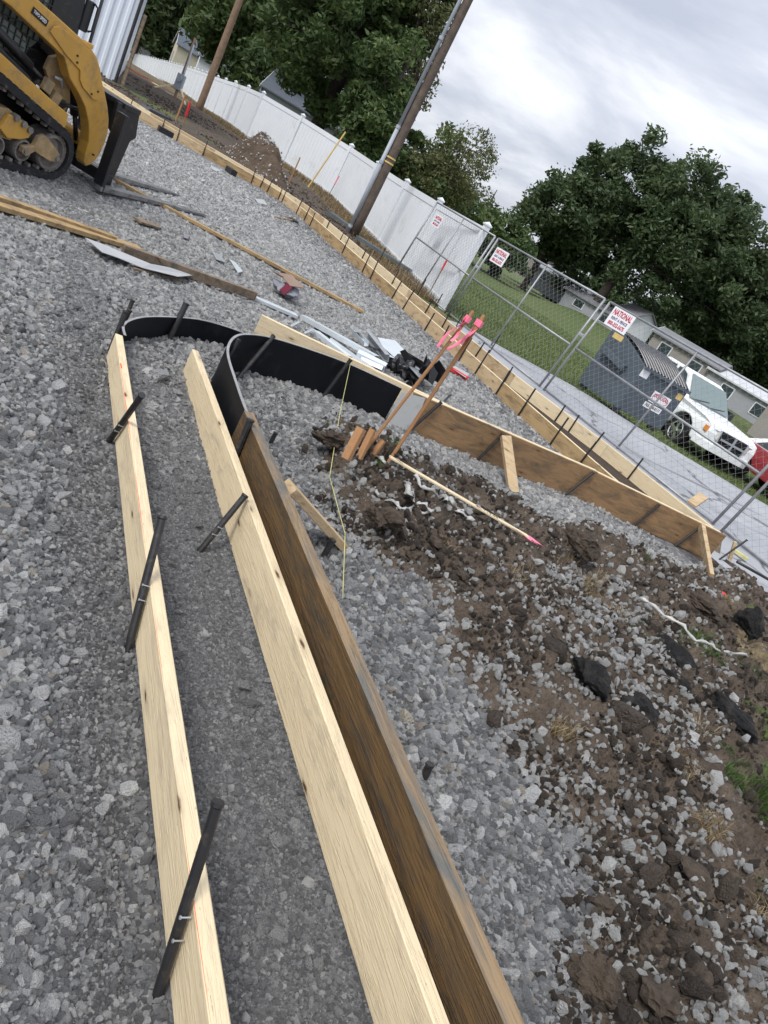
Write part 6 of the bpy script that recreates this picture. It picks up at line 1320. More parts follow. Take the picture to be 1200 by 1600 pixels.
# shovel
a = Vector(G(431, 339, 0.03)); b = Vector(G(456, 344, 0.03)); root = empty('shovel', a, 0, 'shovel lying on the pale gravel near the long curb form', 'shovel'); d = b - a; mb = MB(); mb.tube([(0, 0, 0), d], 0.016, 8); mb.build('handle', M['lumber_tan'], root)
mb = MB(); s = d.cross(Vector((0, 0, 1))).normalized(); dn_ = d.normalized(); mb.add([d - s * .06, d + s * .06, d + s * .10 + dn_ * .12, d + s * .06 + dn_ * .26, d + dn_ * .32, d - s * .06 + dn_ * .26, d - s * .10 + dn_ * .12] + [q_ + Vector((0, 0, 0.02)) for q_ in (d - s * .06, d + s * .06, d + s * .10 + dn_ * .12, d + s * .06 + dn_ * .26, d + dn_ * .32, d - s * .06 + dn_ * .26, d - s * .10 + dn_ * .12)], [tuple(range(7)), tuple(range(13, 6, -1))] + [(i, (i + 1) % 7, 7 + (i + 1) % 7, 7 + i) for i in range(7)]); mb.build('blade', M['mblack'], root)
# red level / tube behind the pale board
a = Vector(G(703, 578, 0.03)); b = Vector(G(729, 594, 0.03)); mb = MB(); mb.bar((0, 0, 0.02), b - a + Vector((0, 0, 0.02)), 0.05, 0.05, ch=0.005); tag(mb.build('red_tube', M['red_tape'], loc=a), 'small red and white tube lying on gravel right of the survey stakes', 'tube')
polysheet([(702, 572), (712, 572), (733, 584), (728, 590)], M['white_sheet'], 'paper_scrap', 'white wrapper lying beside the red tube', 'scrap', 0.05)
# black offcut by the long form, left
for (a_, b_, lab) in (((246, 204), (294, 229), 'long black foam strip on the gravel beside the left curb form'), ((355, 268), (364, 275), 'small black block on the gravel beside the curb form')):
    a = Vector(G(*a_, 0.0)); b = Vector(G(*b_, 0.0)); mb = MB(); mb.bar((0, 0, 0.06), b - a + Vector((0, 0, 0.06)), 0.14, 0.12, ch=0.01); tag(mb.build('black_strip', M['mblack'], loc=a), lab, 'strip')

# ------------------------------------------------------------------ survey stakes with pink ribbon, hubs, lath
def ribbon(mb, p, d, L, w, seed, n=7):
    rg = random.Random(seed); s = Vector((rg.uniform(-1, 1), rg.uniform(-1, 1), 0)).normalized(); v = []
    for i in range(n + 1):
        t = i / n; c = Vector(p) + Vector(d) * (L * t) + Vector((0.012 * math.sin(5 * t + seed), 0.012 * math.cos(4 * t + seed), 0)); a = s * math.cos(2.2 * t) + Vector((0, 0, 1)).cross(s) * math.sin(2.2 * t); ww = w * (0.6 + 0.5 * math.sin(PI * min(1, t * 1.2)))
        v += [c - a * ww, c + a * ww, c + a * ww + Vector((0.001, 0.001, 0)), c - a * ww + Vector((0.001, 0.001, 0))]
    mb.add(v, [(4 * i + k_, 4 * i + (k_ + 1) % 4, 4 * i + 4 + (k_ + 1) % 4, 4 * i + 4 + k_) for i in range(n) for k_ in range(4)])
def pstake(pb, pt, tilt, lab, seed):
    a = GT(*pb); r = ray(*pt); best = None
    # point on the pixel ray at the stake's length from its foot
    ts = np.linspace(2, 9, 1400); Q = EYE + ts[:, None] * r; ds = np.linalg.norm(Q - a, axis=1); Lw = 1.10
    i = int(np.argmin(ds)); near = Q[i]
    b = near; 
    root = empty('survey_stake', a, 0, lab, 'survey stake'); d = Vector(b) - Vector(a); mb = MB(); mb.bar(d.normalized() * -0.05, d, 0.021, 0.011, ch=0.001); mb.build('lath', M['stake_wood'], root)
    mb = MB(); mb.bar(d * 0.93, d * 0.965, 0.042, 0.020); ribbon(mb, d * 0.95, Vector((-0.35, -0.3, -1.0)).normalized(), 0.22, 0.014, seed); ribbon(mb, d * 0.95, Vector((-0.15, -0.45, -1.0)).normalized(), 0.15, 0.012, seed + 2); mb.build('pink_ribbon', M['pink'], root, fix=False); tag(root.children[-1], kind=None)
    return root
pstake((569, 706), (740, 486), 0, 'taller left survey stake with a pink ribbon, leaning over the pale board', 2)
pstake((603, 728), (757, 492), 0, 'right survey stake with a short pink ribbon, beside the taller one', 5)
def hub(pb, pt, w, lab):
    a = Vector(GT(*pb)); r = ray(*pt); ts = np.linspace(2, 7, 1000); Q = EYE + ts[:, None] * r; b = Vector(Q[int(np.argmin(np.linalg.norm(Q - np.array(a), axis=1)))]); mb = MB(); mb.bar((b - a) * -0.3, b - a, w, w * 0.8, ch=0.002, up=(0.4, 0.9, 0)); tag(mb.build('wooden_stake', M['stake_wood'], loc=a), lab, 'wooden stake')
hub((546, 706), (565, 669), 0.045, 'thick short wooden stake on the soil mound, leftmost of the stubs'); hub((566, 706), (583, 671), 0.035, 'middle short wooden stake hidden behind the taller survey stake'); hub((577, 718), (599, 688), 0.032, 'right short wooden stake stub between the two survey stakes')
a = Vector(GT(600, 730)) + Vector((0, 0, 0.07)); b = Vector(GT(815, 852)) + Vector((0, 0, 0.07)); root = empty('marked_lath', a, 0, 'pale lath with handwritten marks and a pink ribbon, lying across the soil', 'lath'); d = b - a
mb = MB(); mb.bar((0, 0, 0), d, 0.038, 0.010, ch=0.001); mb.build('lath', M['lumber'], root)
mb = MB(); ribbon(mb, d * 0.97, d.normalized() + Vector((0, -0.1, 0)), 0.16, 0.026, 4); ribbon(mb, d * 0.94, d.normalized() + Vector((0.1, -0.25, 0)), 0.14, 0.022, 7); mb.build('pink_ribbon', M['pink'], root, fix=False)
Xd = d.normalized(); Nd = Vector((0, 0, 1)); Yd = Nd.cross(Xd).normalized(); Nd = Xd.cross(Yd); Ml = Matrix(((Xd.x, Yd.x, Nd.x), (Xd.y, Yd.y, Nd.y), (Xd.z, Yd.z, Nd.z))).to_euler()
text('EL 713.63', 0.030, M['black_ink'], 'handwriting', root, d * 0.68 + Nd * 0.0055, Ml, sx=1.5)
# plastic film strips in the soil
def filmstrip(L, w, lab, z=0.03, name='plastic_strip'):
    P_ = [Vector(GT(*q)) for q in L]; c0 = P_[0].copy(); Q = []
    for i in range(len(P_) - 1):
        a, b, c, d = P_[max(i - 1, 0)], P_[i], P_[i + 1], P_[min(i + 2, len(P_) - 1)]
        for k_ in range(6): t = k_ / 6; Q.append(0.5 * ((2 * b) + (c - a) * t + (2 * a - 5 * b + 4 * c - d) * t * t + (3 * b - a - 3 * c + d) * t ** 3))
    Q.append(P_[-1]); mb = MB(); v = []
    for i, q in enumerate(Q):
        d = (Q[min(i + 1, len(Q) - 1)] - Q[max(i - 1, 0)]).normalized(); s = d.cross(Vector((0, 0, 1))).normalized(); ww = w * (0.6 + 0.5 * math.sin(i * 1.1) ** 2); hh_ = z + 0.028 + 0.012 * math.sin(i * 0.9)
        v += [q - c0 + s * ww + Vector((0, 0, hh_)), q - c0 + Vector((0, 0, hh_ + 0.014 + 0.008 * math.sin(i * 2.3))), q - c0 - s * ww + Vector((0, 0, hh_ + 0.004))]
    mb.add(v, [(3 * i + j, 3 * i + 1 + j, 3 * i + 4 + j, 3 * i + 3 + j) for i in range(len(Q) - 1) for j in (0, 1)]); o = mb.build(name, M['film'], loc=c0, smooth=True, fix=False)
    sd_ = o.modifiers.new('thickness', 'SOLIDIFY'); sd_.thickness = 0.002; return tag(o, lab, 'plastic strip')
filmstrip([(540, 697), (545, 715), (560, 730), (590, 738), (608, 752), (625, 780), (628, 795), (632, 790)], 0.022, 'wide clear plastic strip curling over the soil mound below the stake stubs', 0.05)
filmstrip([(542, 754), (560, 768), (590, 792), (615, 806), (640, 812), (667, 814), (655, 806), (636, 796)], 0.010, 'narrow whitish plastic strip looping on the soil below the wide strip', 0.03)
filmstrip([(640, 755), (655, 772), (680, 788), (690, 793)], 0.012, 'short clear plastic strip beside the marked lath', 0.02)
filmstrip([(695, 790), (705, 806), (722, 818), (728, 824)], 0.030, 'crumpled clear film scrap under the marked lath', 0.02)
filmstrip([(990, 945), (1040, 975), (1075, 1005), (1110, 1022), (1160, 1035)], 0.008, 'dusty white plastic strip half buried across the bank at right', 0.02)
# brown flat stone by the mound
# string line
a = Vector(seg_on(548, 566, (-0.76, 5.03), (-0.36, 5.22))); b = Vector(G(515, 745, 0.12)); c = Vector(GT(530, 850)) + Vector((0, 0, 0.06)); d = Vector(GT(532, 940)) + Vector((0, 0, 0.02)); P_ = [a, a.lerp(b, 0.5) - Vector((0, 0, 0.03)), b, b.lerp(c, 0.5) + Vector((0, 0, 0.0)), c, d]
mb = MB(); mb.tube([p_ - a for p_ in P_], 0.0022, 5); o = mb.build('string_line', M['string'], loc=a, smooth=True); tag(o, 'thin yellow string hanging from the black form stake down across the gravel', 'string')

# ------------------------------------------------------------------ broken asphalt, clods, dry grass
def rock(px, py, r, mat, name, lab, cat, seed, rz=0.0, sink=0.35, rough_=0.10, sub=4, boxy=0.0):
    if name == 'asphalt_chunk': r = tuple(q * 1.25 for q in r); sink *= 0.5; rough_ *= 1.7
    if name == 'clod' and rough_ >= 0.1: rough_ = max(rough_, 0.2) * 1.25
    p_ = GT(px, py); b = bmesh.new(); bmesh.ops.create_icosphere(b, subdivisions=sub, radius=1.0); rg = np.random.default_rng(seed); dirs = rg.normal(size=(12, 3)); dirs /= np.linalg.norm(dirs, axis=1)[:, None]; off = rg.uniform(0.55, 0.95, 12)
    V = np.array([v.co[:] for v in b.verts]); dd = V @ dirs.T; kk = np.min(np.where(dd > 0.05, off / np.maximum(dd, 1e-3), 9), axis=1); V = V * np.minimum(kk, 1.15)[:, None]
    ns = fbm(V[:, 0] * 3 + V[:, 2] * 2 + seed, V[:, 1] * 3 - V[:, 2] * 2, seed, 4) - 0.5; n2 = fbm(V[:, 0] * 11 + V[:, 2] * 9, V[:, 1] * 11 - V[:, 2] * 8 + seed, seed + 9, 3) - 0.5
    V = V * (1 + rough_ * 3 * ns + rough_ * 1.6 * n2)[:, None] * np.array(r)
    for v, q in zip(b.verts, V): v.co = Vector(q)
    me = bpy.data.meshes.new(name); b.to_mesh(me); b.free(); me.materials.append(mat); o = bpy.data.objects.new(name, me); COL.objects.link(o); o.location = (p_[0], p_[1], p_[2] + r[2] * (1 - 2 * sink)); o.rotation_euler = (0, 0, rz)
    return tag(o, lab, cat)
A_ = M['asphalt_chunk']; C2 = M['clod']
rock(1133, 1128, (0.165, 0.062, 0.05), A_, 'asphalt_chunk', 'long jet black asphalt chunk lying alone on the bank at right', 'asphalt chunk', 1, rz=-0.75, sink=0.2, rough_=0.12)
rock(918, 1072, (0.085, 0.068, 0.055), A_, 'asphalt_chunk', 'dark grey asphalt chunk among white stones, leftmost of the large ones', 'asphalt chunk', 2, rz=-0.6, sink=0.25)
rock(985, 1120, (0.095, 0.060, 0.055), A_, 'asphalt_chunk', 'speckled asphalt chunk next to and below the leftmost chunk', 'asphalt chunk', 3, rz=-0.8, sink=0.2)
rock(1035, 1060, (0.105, 0.065, 0.045), A_, 'asphalt_chunk', 'flat asphalt slab beside the one with a white pebble on it', 'asphalt chunk', 4, rz=-0.6, sink=0.3)
rock(1040, 1030, (0.125, 0.060, 0.05), A_, 'asphalt_chunk', 'wide asphalt slab just above the flat slab', 'asphalt chunk', 5, rz=-0.7, sink=0.3)
rock(972, 1008, (0.065, 0.042, 0.045), C2, 'clod', 'smooth brown stone above the asphalt chunks', 'clod', 6, rz=-0.7, rough_=0.05)
rock(1088, 945, (0.16, 0.11, 0.07), C2, 'clod', 'broad smooth dark clod near the small red scrap', 'clod', 7, rz=-0.5, sink=0.35)
rock(1165, 985, (0.09, 0.08, 0.09), A_, 'asphalt_chunk', 'black rough lump at the right edge beside the dry grass tuft', 'asphalt chunk', 8, sink=0.3)
rock(1190, 990, (0.09, 0.08, 0.09), A_, 'asphalt_chunk', 'black rough lump cut by the right picture edge', 'asphalt chunk', 18, sink=0.3)
rock(1148, 893, (0.15, 0.06, 0.05), C2, 'clod', 'flat dark clod just right of the slanting prop', 'clod', 9, rz=-0.4)
rock(906, 852, (0.12, 0.09, 0.085), C2, 'clod', 'dark lumpy clod heap right of the lath end', 'clod', 10, rough_=0.2)
rock(925, 838, (0.10, 0.08, 0.07), C2, 'clod', 'dark clod at the top of the heap below the plywood form', 'clod', 11, rough_=0.2)
rock(978, 860, (0.05, 0.05, 0.045), C2, 'clod', 'round dark clod between the heap and the plywood form', 'clod', 12, rough_=0.2)
rock(755, 812, (0.065, 0.04, 0.035), A_, 'asphalt_chunk', 'black oval lump beside the marked lath', 'asphalt chunk', 13, rz=-0.5)
rock(770, 866, (0.045, 0.035, 0.035), C2, 'clod', 'dark clod below the pink end of the lath', 'clod', 14)
rock(590, 770, (0.17, 0.10, 0.09), C2, 'clod', 'big brown clod wrapped by the wide plastic strip', 'clod', 15, rz=-0.7, rough_=0.22, sink=0.45)
rock(530, 735, (0.10, 0.08, 0.07), C2, 'clod', 'dark clod left of the plastic strips', 'clod', 16, rough_=0.25)
rock(600, 815, (0.10, 0.08, 0.06), C2, 'clod', 'dark brown clod below the narrow plastic strip', 'clod', 17, rough_=0.25)
rock(640, 830, (0.08, 0.06, 0.05), C2, 'clod', 'brown clod right below the end of the narrow strip', 'clod', 19, rough_=0.25)
rock(515, 690, (0.11, 0.07, 0.05), C2, 'clod', 'mossy dark clod at the left foot of the mound', 'clod', 20, rough_=0.2)
rock(930, 1540, (0.075, 0.065, 0.05), C2, 'clod', 'large brown clod at the bottom of the picture among grey gravel', 'clod', 21, rough_=0.22, sink=0.3)
rock(1085, 1370, (0.075, 0.05, 0.035), C2, 'clod', 'smooth flattened clod in the lower right soil', 'clod', 22, rz=-0.7, rough_=0.08)
rock(970, 1340, (0.07, 0.04, 0.035), C2, 'clod', 'long brown clod at the gravel boundary, lower right', 'clod', 23, rz=-0.8, rough_=0.15)
rock(1045, 1430, (0.05, 0.04, 0.035), C2, 'clod', 'small clod beside the brown plastic piece', 'clod', 24, rough_=0.2)
rock(760, 1035, (0.05, 0.04, 0.035), C2, 'clod', 'dark clod on the edge of the grey gravel, middle right', 'clod', 25, rough_=0.2)
rock(1010, 1220, (0.07, 0.04, 0.035), C2, 'clod', 'dark clod below the speckled asphalt chunk', 'clod', 26, rz=-0.7, rough_=0.15)
rock(1000, 925 , (0.04, 0.035, 0.03), C2, 'clod', 'small dark clod among white stones under the plywood form', 'clod', 27)
crp = [(870, 1000, .05), (850, 960, .045), (905, 985, .05), (1020, 990, .04), (1060, 1010, .05), (820, 1050, .04), (1130, 960, .05), (1140, 1000, .045), (1055, 905, .04), (700, 870, .05), (680, 850, .045), (720, 900, .04), (640, 870, .045), (1090, 1090, .04), (985, 1170, .045), (1120, 1450, .04), (1000, 1480, .045), (1090, 1520, .04), (1150, 1500, .05), (950, 1420, .04), (1030, 1560, .05), (1075, 1240, .045)]
k0 = None
for i, (a, b, r_) in enumerate(sorted(crp, key=lambda q: q[1])):
    rock(a, b, (r_ * 1.2, r_, r_ * 0.7), C2, 'clod', 'small dark brown clod in the churned soil, %s counted down the picture' % ORD[i], 'clod', 40 + i, rz=i, rough_=0.22, sub=3)['group'] = 'small soil clods'
rock(1098, 888 + 36, (0.035, 0.03, 0.03), M['stone_light'], 'pale_stone', 'round pale stone beside the red scrap', 'stone', 61, rough_=0.04)
rock(1112, 930, (0.035, 0.03, 0.03), M['stone_light'], 'pale_stone', 'pale stone right next to the round one by the red scrap', 'stone', 62, rough_=0.04)
rock(1130, 928, (0.03, 0.02, 0.012), M['red_tape'], 'red_scrap', 'small coral red plastic scrap on the right bank', 'scrap', 63)
rock(1040, 912, (0.022, 0.016, 0.012), M['blue'], 'blue_scrap', 'tiny bright blue plastic scrap among stones below the plywood form', 'scrap', 64)
rock(1082, 1157 + 0, (0.022, 0.02, 0.015), M['stone_light'], 'pale_stone', 'tan pebble near the long black asphalt chunk', 'stone', 66)
p = GT(1090, 1432); mb = MB(); mb.tube([(0, 0, 0), (0.012, 0.03, 0.012), (0.02, 0.055, 0.016)], [0.008, 0.007, 0.014], 10); tag(mb.build('plastic_fitting', M['bottle'], loc=p), 'small yellowish plastic fitting lying in the lower right soil', 'fitting')
p = Vector(GT(1166, 1436)); e_ = Vector(G(1290, 1540, 0.0)); mb = MB(); mb.bar(Vector((0, 0, 0.02)), e_ - p + Vector((0, 0, 0.03)), 0.014, 0.014, ch=0.001); tag(mb.build('steel_bar', M['mblack'], loc=p), 'black steel bar entering from the lower right picture edge', 'steel bar')
p = Vector(G(1150, 880, -0.02)); e_ = Vector(G(1260, 945, -0.1)); mb = MB(); mb.tube([(0, 0, 0.02), (e_ - p) * 0.5 + Vector((0, 0, 0.03)), e_ - p], 0.016, 8); tag(mb.build('black_pipe', M['mblack'], loc=p, smooth=True), 'black pipe lying at the road edge by the right fence post', 'pipe')
p = Vector(G(1155, 868, -0.1)); mb = MB(); mb.box((0, 0, 0.02), (0.20, 0.07, 0.03), R=Matrix.Rotation(-0.5, 3, 'Z')); tag(mb.build('yellow_scrap', M['string'], loc=p), 'yellow and white wrapper on the road by the fence post', 'scrap')
cx_ = []
for o in list(COL.objects):
    if o.name.startswith('clod') and o.parent is None:
        m_ = 46; R_ = max(o.dimensions.x, 0.08) * 0.75; a = RNG.uniform(0, 2 * PI, m_); r_ = R_ * RNG.uniform(0.35, 1.5, m_); cx_.append(np.stack([o.location.x + r_ * np.cos(a), o.location.y + r_ * np.sin(a)], 1))
cx_ = np.concatenate(cx_); n = len(cx_); sz = np.exp(RNG.normal(0, 0.6, n)) * 0.0065
tag(gn_scatter('soil_crumbs', np.stack([cx_[:, 0], cx_[:, 1], H(cx_[:, 0], cx_[:, 1]) + sz * 0.3], 1), np.stack([sz * 1.2, sz, sz * 0.8], 1), RNG.beta(2, 2, n), M['crumb'], jag=0.45, variants=5), 'loose soil crumbs broken off around the clods', 'soil')
# dry grass tufts and green grass
def blades(x_, y_, h, w, lean, tones=None):
    n = len(x_); z_ = H(x_, y_) - 0.005; L = h * RNG.uniform(0.4, 1.2, n); b_ = RNG.uniform(0, 2 * PI, n); le = lean * RNG.uniform(0.3, 1.2, n); dx_, dy_ = np.cos(b_), np.sin(b_)
    p0 = np.stack([x_, y_, z_], 1); S = np.stack([-dy_ * w, dx_ * w, 0 * dx_], 1)
    p1 = p0 + np.stack([dx_ * le * L * 0.35, dy_ * le * L * 0.35, L * 0.55], 1); p2 = p0 + np.stack([dx_ * le * L, dy_ * le * L, L * (0.95 - 0.45 * le)], 1)
    V = np.stack([p0 - S, p0 + S, p1 + S * .8, p1 - S * .8, p1 - S * .8, p1 + S * .8, p2 + S * .2, p2 - S * .2], 1).reshape(-1, 3); return V, np.repeat(RNG.random(n), 8)
def grass(name, spots, n, h, mat, label, w=0.0016, lean=1.15, spread=0.05):
    X_, Y_ = [], []
    for (px, py, k_, sp) in spots:
        c = GT(px, py); m_ = int(n * k_); a = RNG.uniform(0, 2 * PI, m_); r_ = sp * np.sqrt(RNG.random(m_)); X_.append(c[0] + r_ * np.cos(a)); Y_.append(c[1] + r_ * np.sin(a))
    V, tn = blades(np.concatenate(X_), np.concatenate(Y_), h, w, lean); o = npmesh(name, V, np.arange(len(V)).reshape(-1, 4), mat, attrs=dict(tone=tn)); tag(o, label, 'grass', kind='stuff')
M['drygrass'] = leafmat('dry_straw', (0.14, 0.10, 0.055), (0.28, 0.21, 0.12), (0.46, 0.38, 0.24)); M['greengrass'] = leafmat('green_blades', (0.035, 0.07, 0.015), (0.07, 0.13, 0.03), (0.15, 0.20, 0.06))
grass('dry_grass', [(925, 925, 1.3, .09), (935, 900, 1.1, .07), (890, 880, .8, .08), (1125, 960, 1.5, .055), (820, 905, .5, .10), (875, 1150, .9, .05), (1050, 1225, .8, .07), (1100, 1300, .9, .06), (1070, 1180, .4, .05), (1180, 1440, .5, .04), (960, 960, .6, .06), (700, 860, .3, .10), (1040, 970, .4, .08), (1090, 1130, .4, .1), (1160, 900, .5, .1), (985, 880, .3, .05)], 200, 0.085, M['drygrass'], 'tufts of dry straw coloured grass on the churned soil')
grass('green_grass', [(1175, 1290, 3.0, .10), (1190, 1250, 3.0, .10), (1150, 1225, 1.8, .08), (1100, 1000, 1.0, .12), (1080, 985, .8, .08), (1120, 1025, .9, .07), (1000, 880, .5, .07), (1170, 1050, .8, .15), (1190, 1130, .5, .12), (1150, 1180, .7, .1), (1200, 1400, .6, .08), (520, 668, .3, .06), (565, 768, .25, .03), (1085, 1010, .6, .12), (585, 745, .25, .04), (1000, 985, .3, .1)], 190, 0.062, M['greengrass'], 'short green grass growing on the bank at the right edge', lean=0.5)
# lawn blades
x, y, r = sample(150000, 14.5, 34.0, 2.2, -12, 32)
kp = ((y > np.interp(x, [q[0] for q in ROADEDGE], [q[1] for q in ROADEDGE]) + 0.05) & (x > np.interp(y, [q[1] for q in FENCE], [q[0] for q in FENCE]) + 0.2)); x, y = x[kp], y[kp]; n = len(x)
z = H(x, y); hgt_ = RNG.uniform(0.03, 0.085, n) * (0.6 + 0.9 * fbm(x * 0.8, y * 0.8, 5)); b_ = RNG.uniform(0, 6.28, n); w = 0.012; dx_, dy_ = np.cos(b_), np.sin(b_); p0 = np.stack([x, y, z], 1); S = np.stack([-dy_ * w, dx_ * w, 0 * x], 1); T_ = p0 + np.stack([dx_ * hgt_ * .5, dy_ * hgt_ * .5, hgt_], 1)
V = np.stack([p0 - S, p0 + S, T_], 1).reshape(-1, 3); M['lawn'] = leafmat('lawn_blades', (0.08, 0.12, 0.035), (0.14, 0.19, 0.058), (0.26, 0.29, 0.12))
tag(npmesh('lawn_grass', V, np.arange(len(V)).reshape(-1, 3), M['lawn'], attrs=dict(tone=np.repeat(RNG.random(n) * 0.7 + 0.3 * fbm(x * 0.5, y * 0.5, 8), 3))), 'mown lawn grass between the road and the mobile homes', 'grass', kind='stuff')
# tall dry weeds along the white fence
# ------------------------------------------------------------------ soil mound behind the long form
mc = at(405, 262, 20.6); n_ = 90; gx, gy = np.meshgrid(np.linspace(-2.2, 2.4, n_), np.linspace(-1.3, 1.5, n_ // 2)); u_ = gx * 0.62 + gy * 0.78; v_ = -gx * 0.78 + gy * 0.62
wx = mc[0] + gx * 0.80 - gy * -0.60; wy = mc[1] + gx * -0.60 * -1 * -1 + gy * 0.80
wx = mc[0] + 0.62 * gx + 0.78 * gy; wy = mc[1] - 0.78 * gx + 0.62 * gy
prof_ = np.exp(-(((gx + 0.15) / 1.15) ** 2 + (gy / 0.62) ** 2) ** 1.1) * 1.0 + 0.35 * np.exp(-(((gx - 1.3) / 0.7) ** 2 + (gy / 0.5) ** 2)) + 0.35 * np.exp(-(((gx + 1.4) / 0.6) ** 2 + (gy / 0.6) ** 2))
hh = prof_ * (1.02 + 0.5 * (fbm(wx * 3, wy * 3, 5, 5) - 0.5)) + 0.16 * (fbm(wx * 8, wy * 8, 6, 4) - 0.5) * np.minimum(1, prof_ * 3) - 0.10
V = np.stack([wx.ravel(), wy.ravel(), ground_base(wx.ravel(), wy.ravel()) + hh.ravel()], 1); ny_, nx_ = gx.shape; idx = np.arange(nx_ * ny_).reshape(ny_, nx_); F = np.stack([idx[:-1, :-1].ravel(), idx[:-1, 1:].ravel(), idx[1:, 1:].ravel(), idx[1:, :-1].ravel()], 1)
M['mound'] = worn('mound_soil', (0.095, 0.068, 0.047), 0.95, 0.45, 5, dirt=(0.045, 0.032, 0.022), dirtamt=0.4, bump=0.03)
tag(npmesh('soil_mound', V, F, M['mound'], smooth=True), 'heap of dark brown soil between the long curb form and the white fence', 'soil heap')
k_ = RNG.integers(0, len(V), 5200); sel = V[k_]; keep = (gx.ravel()[k_] < 0.2) & (hh.ravel()[k_] > 0.25) & (gy.ravel()[k_] > -0.25) | (RNG.random(5200) < 0.12); sel = sel[keep]; n = len(sel); sz = RNG.uniform(0.015, 0.035, n)
tag(gn_scatter('pale_gravel', sel + RNG.normal(0, 0.03, (n, 3)) * [1, 1, .3], np.stack([sz] * 3, 1), RNG.random(n), M['stone_light'], variants=3, sub=1), 'pale gravel spilled over the crest of the soil heap', 'gravel')
# scattered rubble on the soil strip at left
x = RNG.uniform(-19, -4, 9000); y = RNG.uniform(16.5, 30, 9000); p_ = pwdist(x, y); kp = (np.where(x > -6.2, p_ > 6.7, y > 17.9 + 0 * x)) & (fbm(x * .9, y * .9, 15) > 0.48); x, y = x[kp], y[kp]; n = len(x); sz = np.exp(RNG.normal(0, .5, n)) * 0.016
tag(gn_scatter('soil_crumbs', np.stack([x, y, H(x, y) + 0.01], 1), np.stack([sz] * 3, 1), RNG.random(n), M['crumb'], variants=3, sub=1), 'soil lumps scattered between the left curb form and the fence', 'soil')
# gutter strips at the fence foot
for (a_, b_, w_, lab) in (((556, 374), (640, 428), 0.16, 'blue-grey metal gutter lying at the foot of the white fence right of the thick pole'), ((512, 335), (550, 362), 0.20, 'blue-grey metal gutter lying left of the thick pole'), ((225, 172), (262, 190), 0.30, 'dark grey trough behind the left curb form')):
    a = Vector(G(*a_, -0.02)); b = Vector(G(*b_, -0.05)); d = b - a; s = d.cross(Vector((0, 0, 1))).normalized(); mb = MB(); pr2 = [(-1, .10), (-.8, .02), (.8, .02), (1, .10), (1, .115), (.78, .035), (-.78, .035), (-1, .115)]
    mb.add([o_ + s * (q * w_ / 2) + Vector((0, 0, z_)) for o_ in (Vector(), d) for q, z_ in pr2], [(i, (i + 1) % 8, 8 + (i + 1) % 8, 8 + i) for i in range(8)]); tag(mb.build('metal_gutter', M['tin'], loc=a), lab, 'gutter')
# thin rods and marker stakes by the fence
def rod(pb, pt, r_, mat, lab, z=0.0, tip=None, nm='marker_stake', cat='marker stake', D=None):
    a = Vector(G(*pb, z)) if D is None else Vector(at(*pb, D)); r = ray(*pt); ts = np.linspace(4, 40, 6000); Q = EYE + ts[:, None] * r; b = Vector(Q[int(np.argmin(np.linalg.norm(Q - np.array(a), axis=1)))]); root = empty(nm, a, 0, lab, cat); mb = MB(); mb.tube([(0, 0, -0.05), b - a], r_, 6); mb.build('rod', mat, root)
    if tip is not None: mb = MB(); mb.tube([(b - a) * tip[1], (b - a) * 1.003], r_ * 1.7, 6); mb.build('tape', tip[0], root)
rod((478, 297), (540, 206), 0.028, M['sticker'], 'tall yellow wooden pole leaning in front of the white fence', -0.05)
rod((474, 283), (507, 216), 0.018, M['gray_wood'], 'thin grey rod leaning on the fence left of the yellow pole', -0.05)
rod((507, 317), (530, 275), 0.012, M['gray_wood'], 'thin stake with a pink tip in front of the fence', -0.05, (M['pink'], 0.7))
rod((452, 285), (469, 246), 0.02, M['stake_wood'], 'orange-brown survey stake on the soil heap', 0.2)
rod((668, 463), (698, 407), 0.012, M['gray_wood'], 'thin stake with a red tip behind the left chain link panel', -0.1, (M['red_tape'], 0.75))
rod((274, 190), (290, 148), 0.03, M['stake_wood'], 'tan survey stake on the soil left of the red flagged one', 0.0)
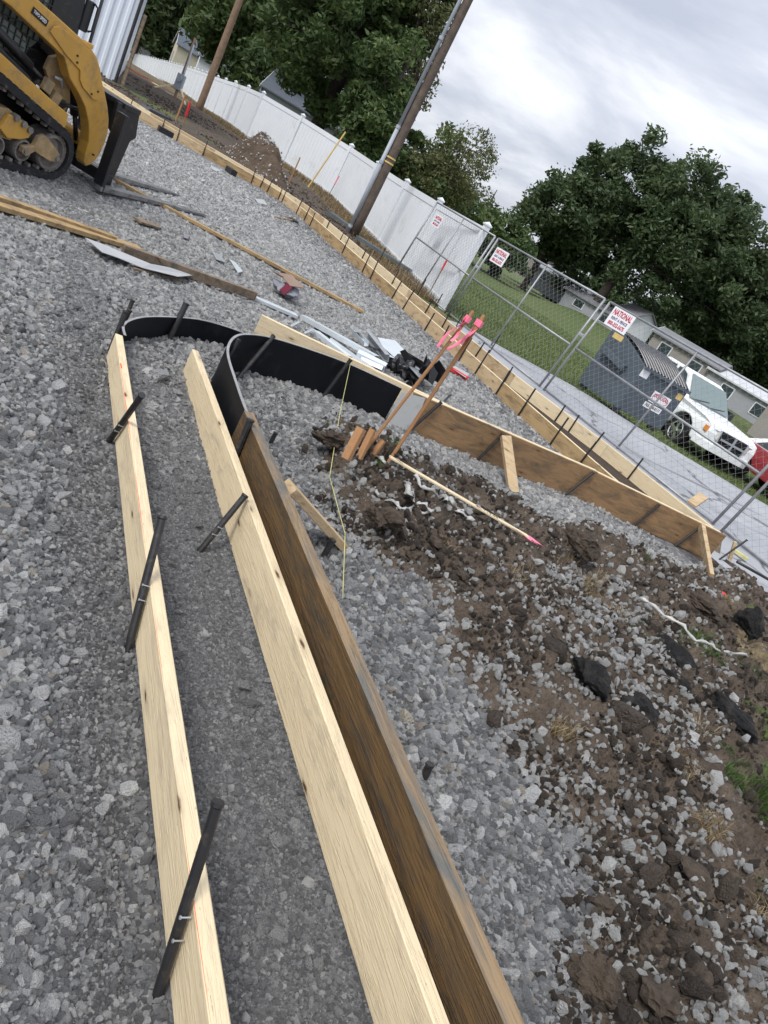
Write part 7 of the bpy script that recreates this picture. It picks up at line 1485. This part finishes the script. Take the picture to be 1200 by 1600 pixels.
rod((286, 196), (297, 160), 0.025, M['stake_wood'], 'survey stake wrapped in red tape on the left soil strip', 0.0, (M['red_tape'], 0.4))
# rusty beams, pallets, pale debris near the building
def dbox(pa, pb, w_, h_, mat, lab, name, cat, D=28):
    a = Vector(at(*pa, D)); b = Vector(at(*pb, D)); mb = MB(); mb.bar((0, 0, 0), b - a, w_, h_, ch=0.01); tag(mb.build(name, mat, loc=a), lab, cat)
dbox((202, 114), (225, 128), 0.5, 0.42, M['rust'], 'rusty brown steel beam on the ground left, the longer piece', 'rusty_beam', 'steel beam', 34)
dbox((224, 127), (240, 137), 0.5, 0.36, M['rust'], 'shorter rusty steel beam next to the longer one', 'rusty_beam', 'steel beam', 34)
dbox((240, 133), (248, 138), 0.5, 0.2, M['sticker'], 'small pile of yellow lumber beside the rusty beams', 'lumber_pile', 'lumber', 34)
dbox((246, 140), (290, 160), 0.3, 0.15, M['lumber2'], 'tan plank lying at the foot of the meter pole', 'plank', 'plank', 32)
dbox((184, 120), (206, 132), 0.35, 0.15, M['white_sheet'], 'white plastic sheet on the ground at the building corner', 'white_sheet', 'sheet', 26)
for i, (a, b) in enumerate([((178, 140), (200, 152)), ((205, 160), (212, 150))]): dbox(a, b, 0.12, 0.05, M['gray_wood'], ['grey scrap plank by the building corner', 'short grey plank standing askew near the building corner'][i], 'plank', 'plank', 22)
# tall weeds at fence foot
def gpx(P_, n, h, lab, nm):
    P_ = np.array(P_); a = RNG.random(n) * (len(P_) - 1); j = a.astype(int); t = (a - j)[:, None]; q = P_[j] * (1 - t) + P_[j + 1] * t; off = np.abs(RNG.normal(0, 0.45, n)) + 0.1
    V, tn = blades(q[:, 0] - off * 0.85, q[:, 1] - off * 0.4, h, 0.008, 0.5); tag(npmesh(nm, V, np.arange(len(V)).reshape(-1, 4), M['drygrass'], attrs=dict(tone=tn * 0.8)), lab, 'grass', kind='stuff')
gpx(FENCE[:6], 16000, 0.22, 'dry grass along the foot of the white fence', 'dry_grass')
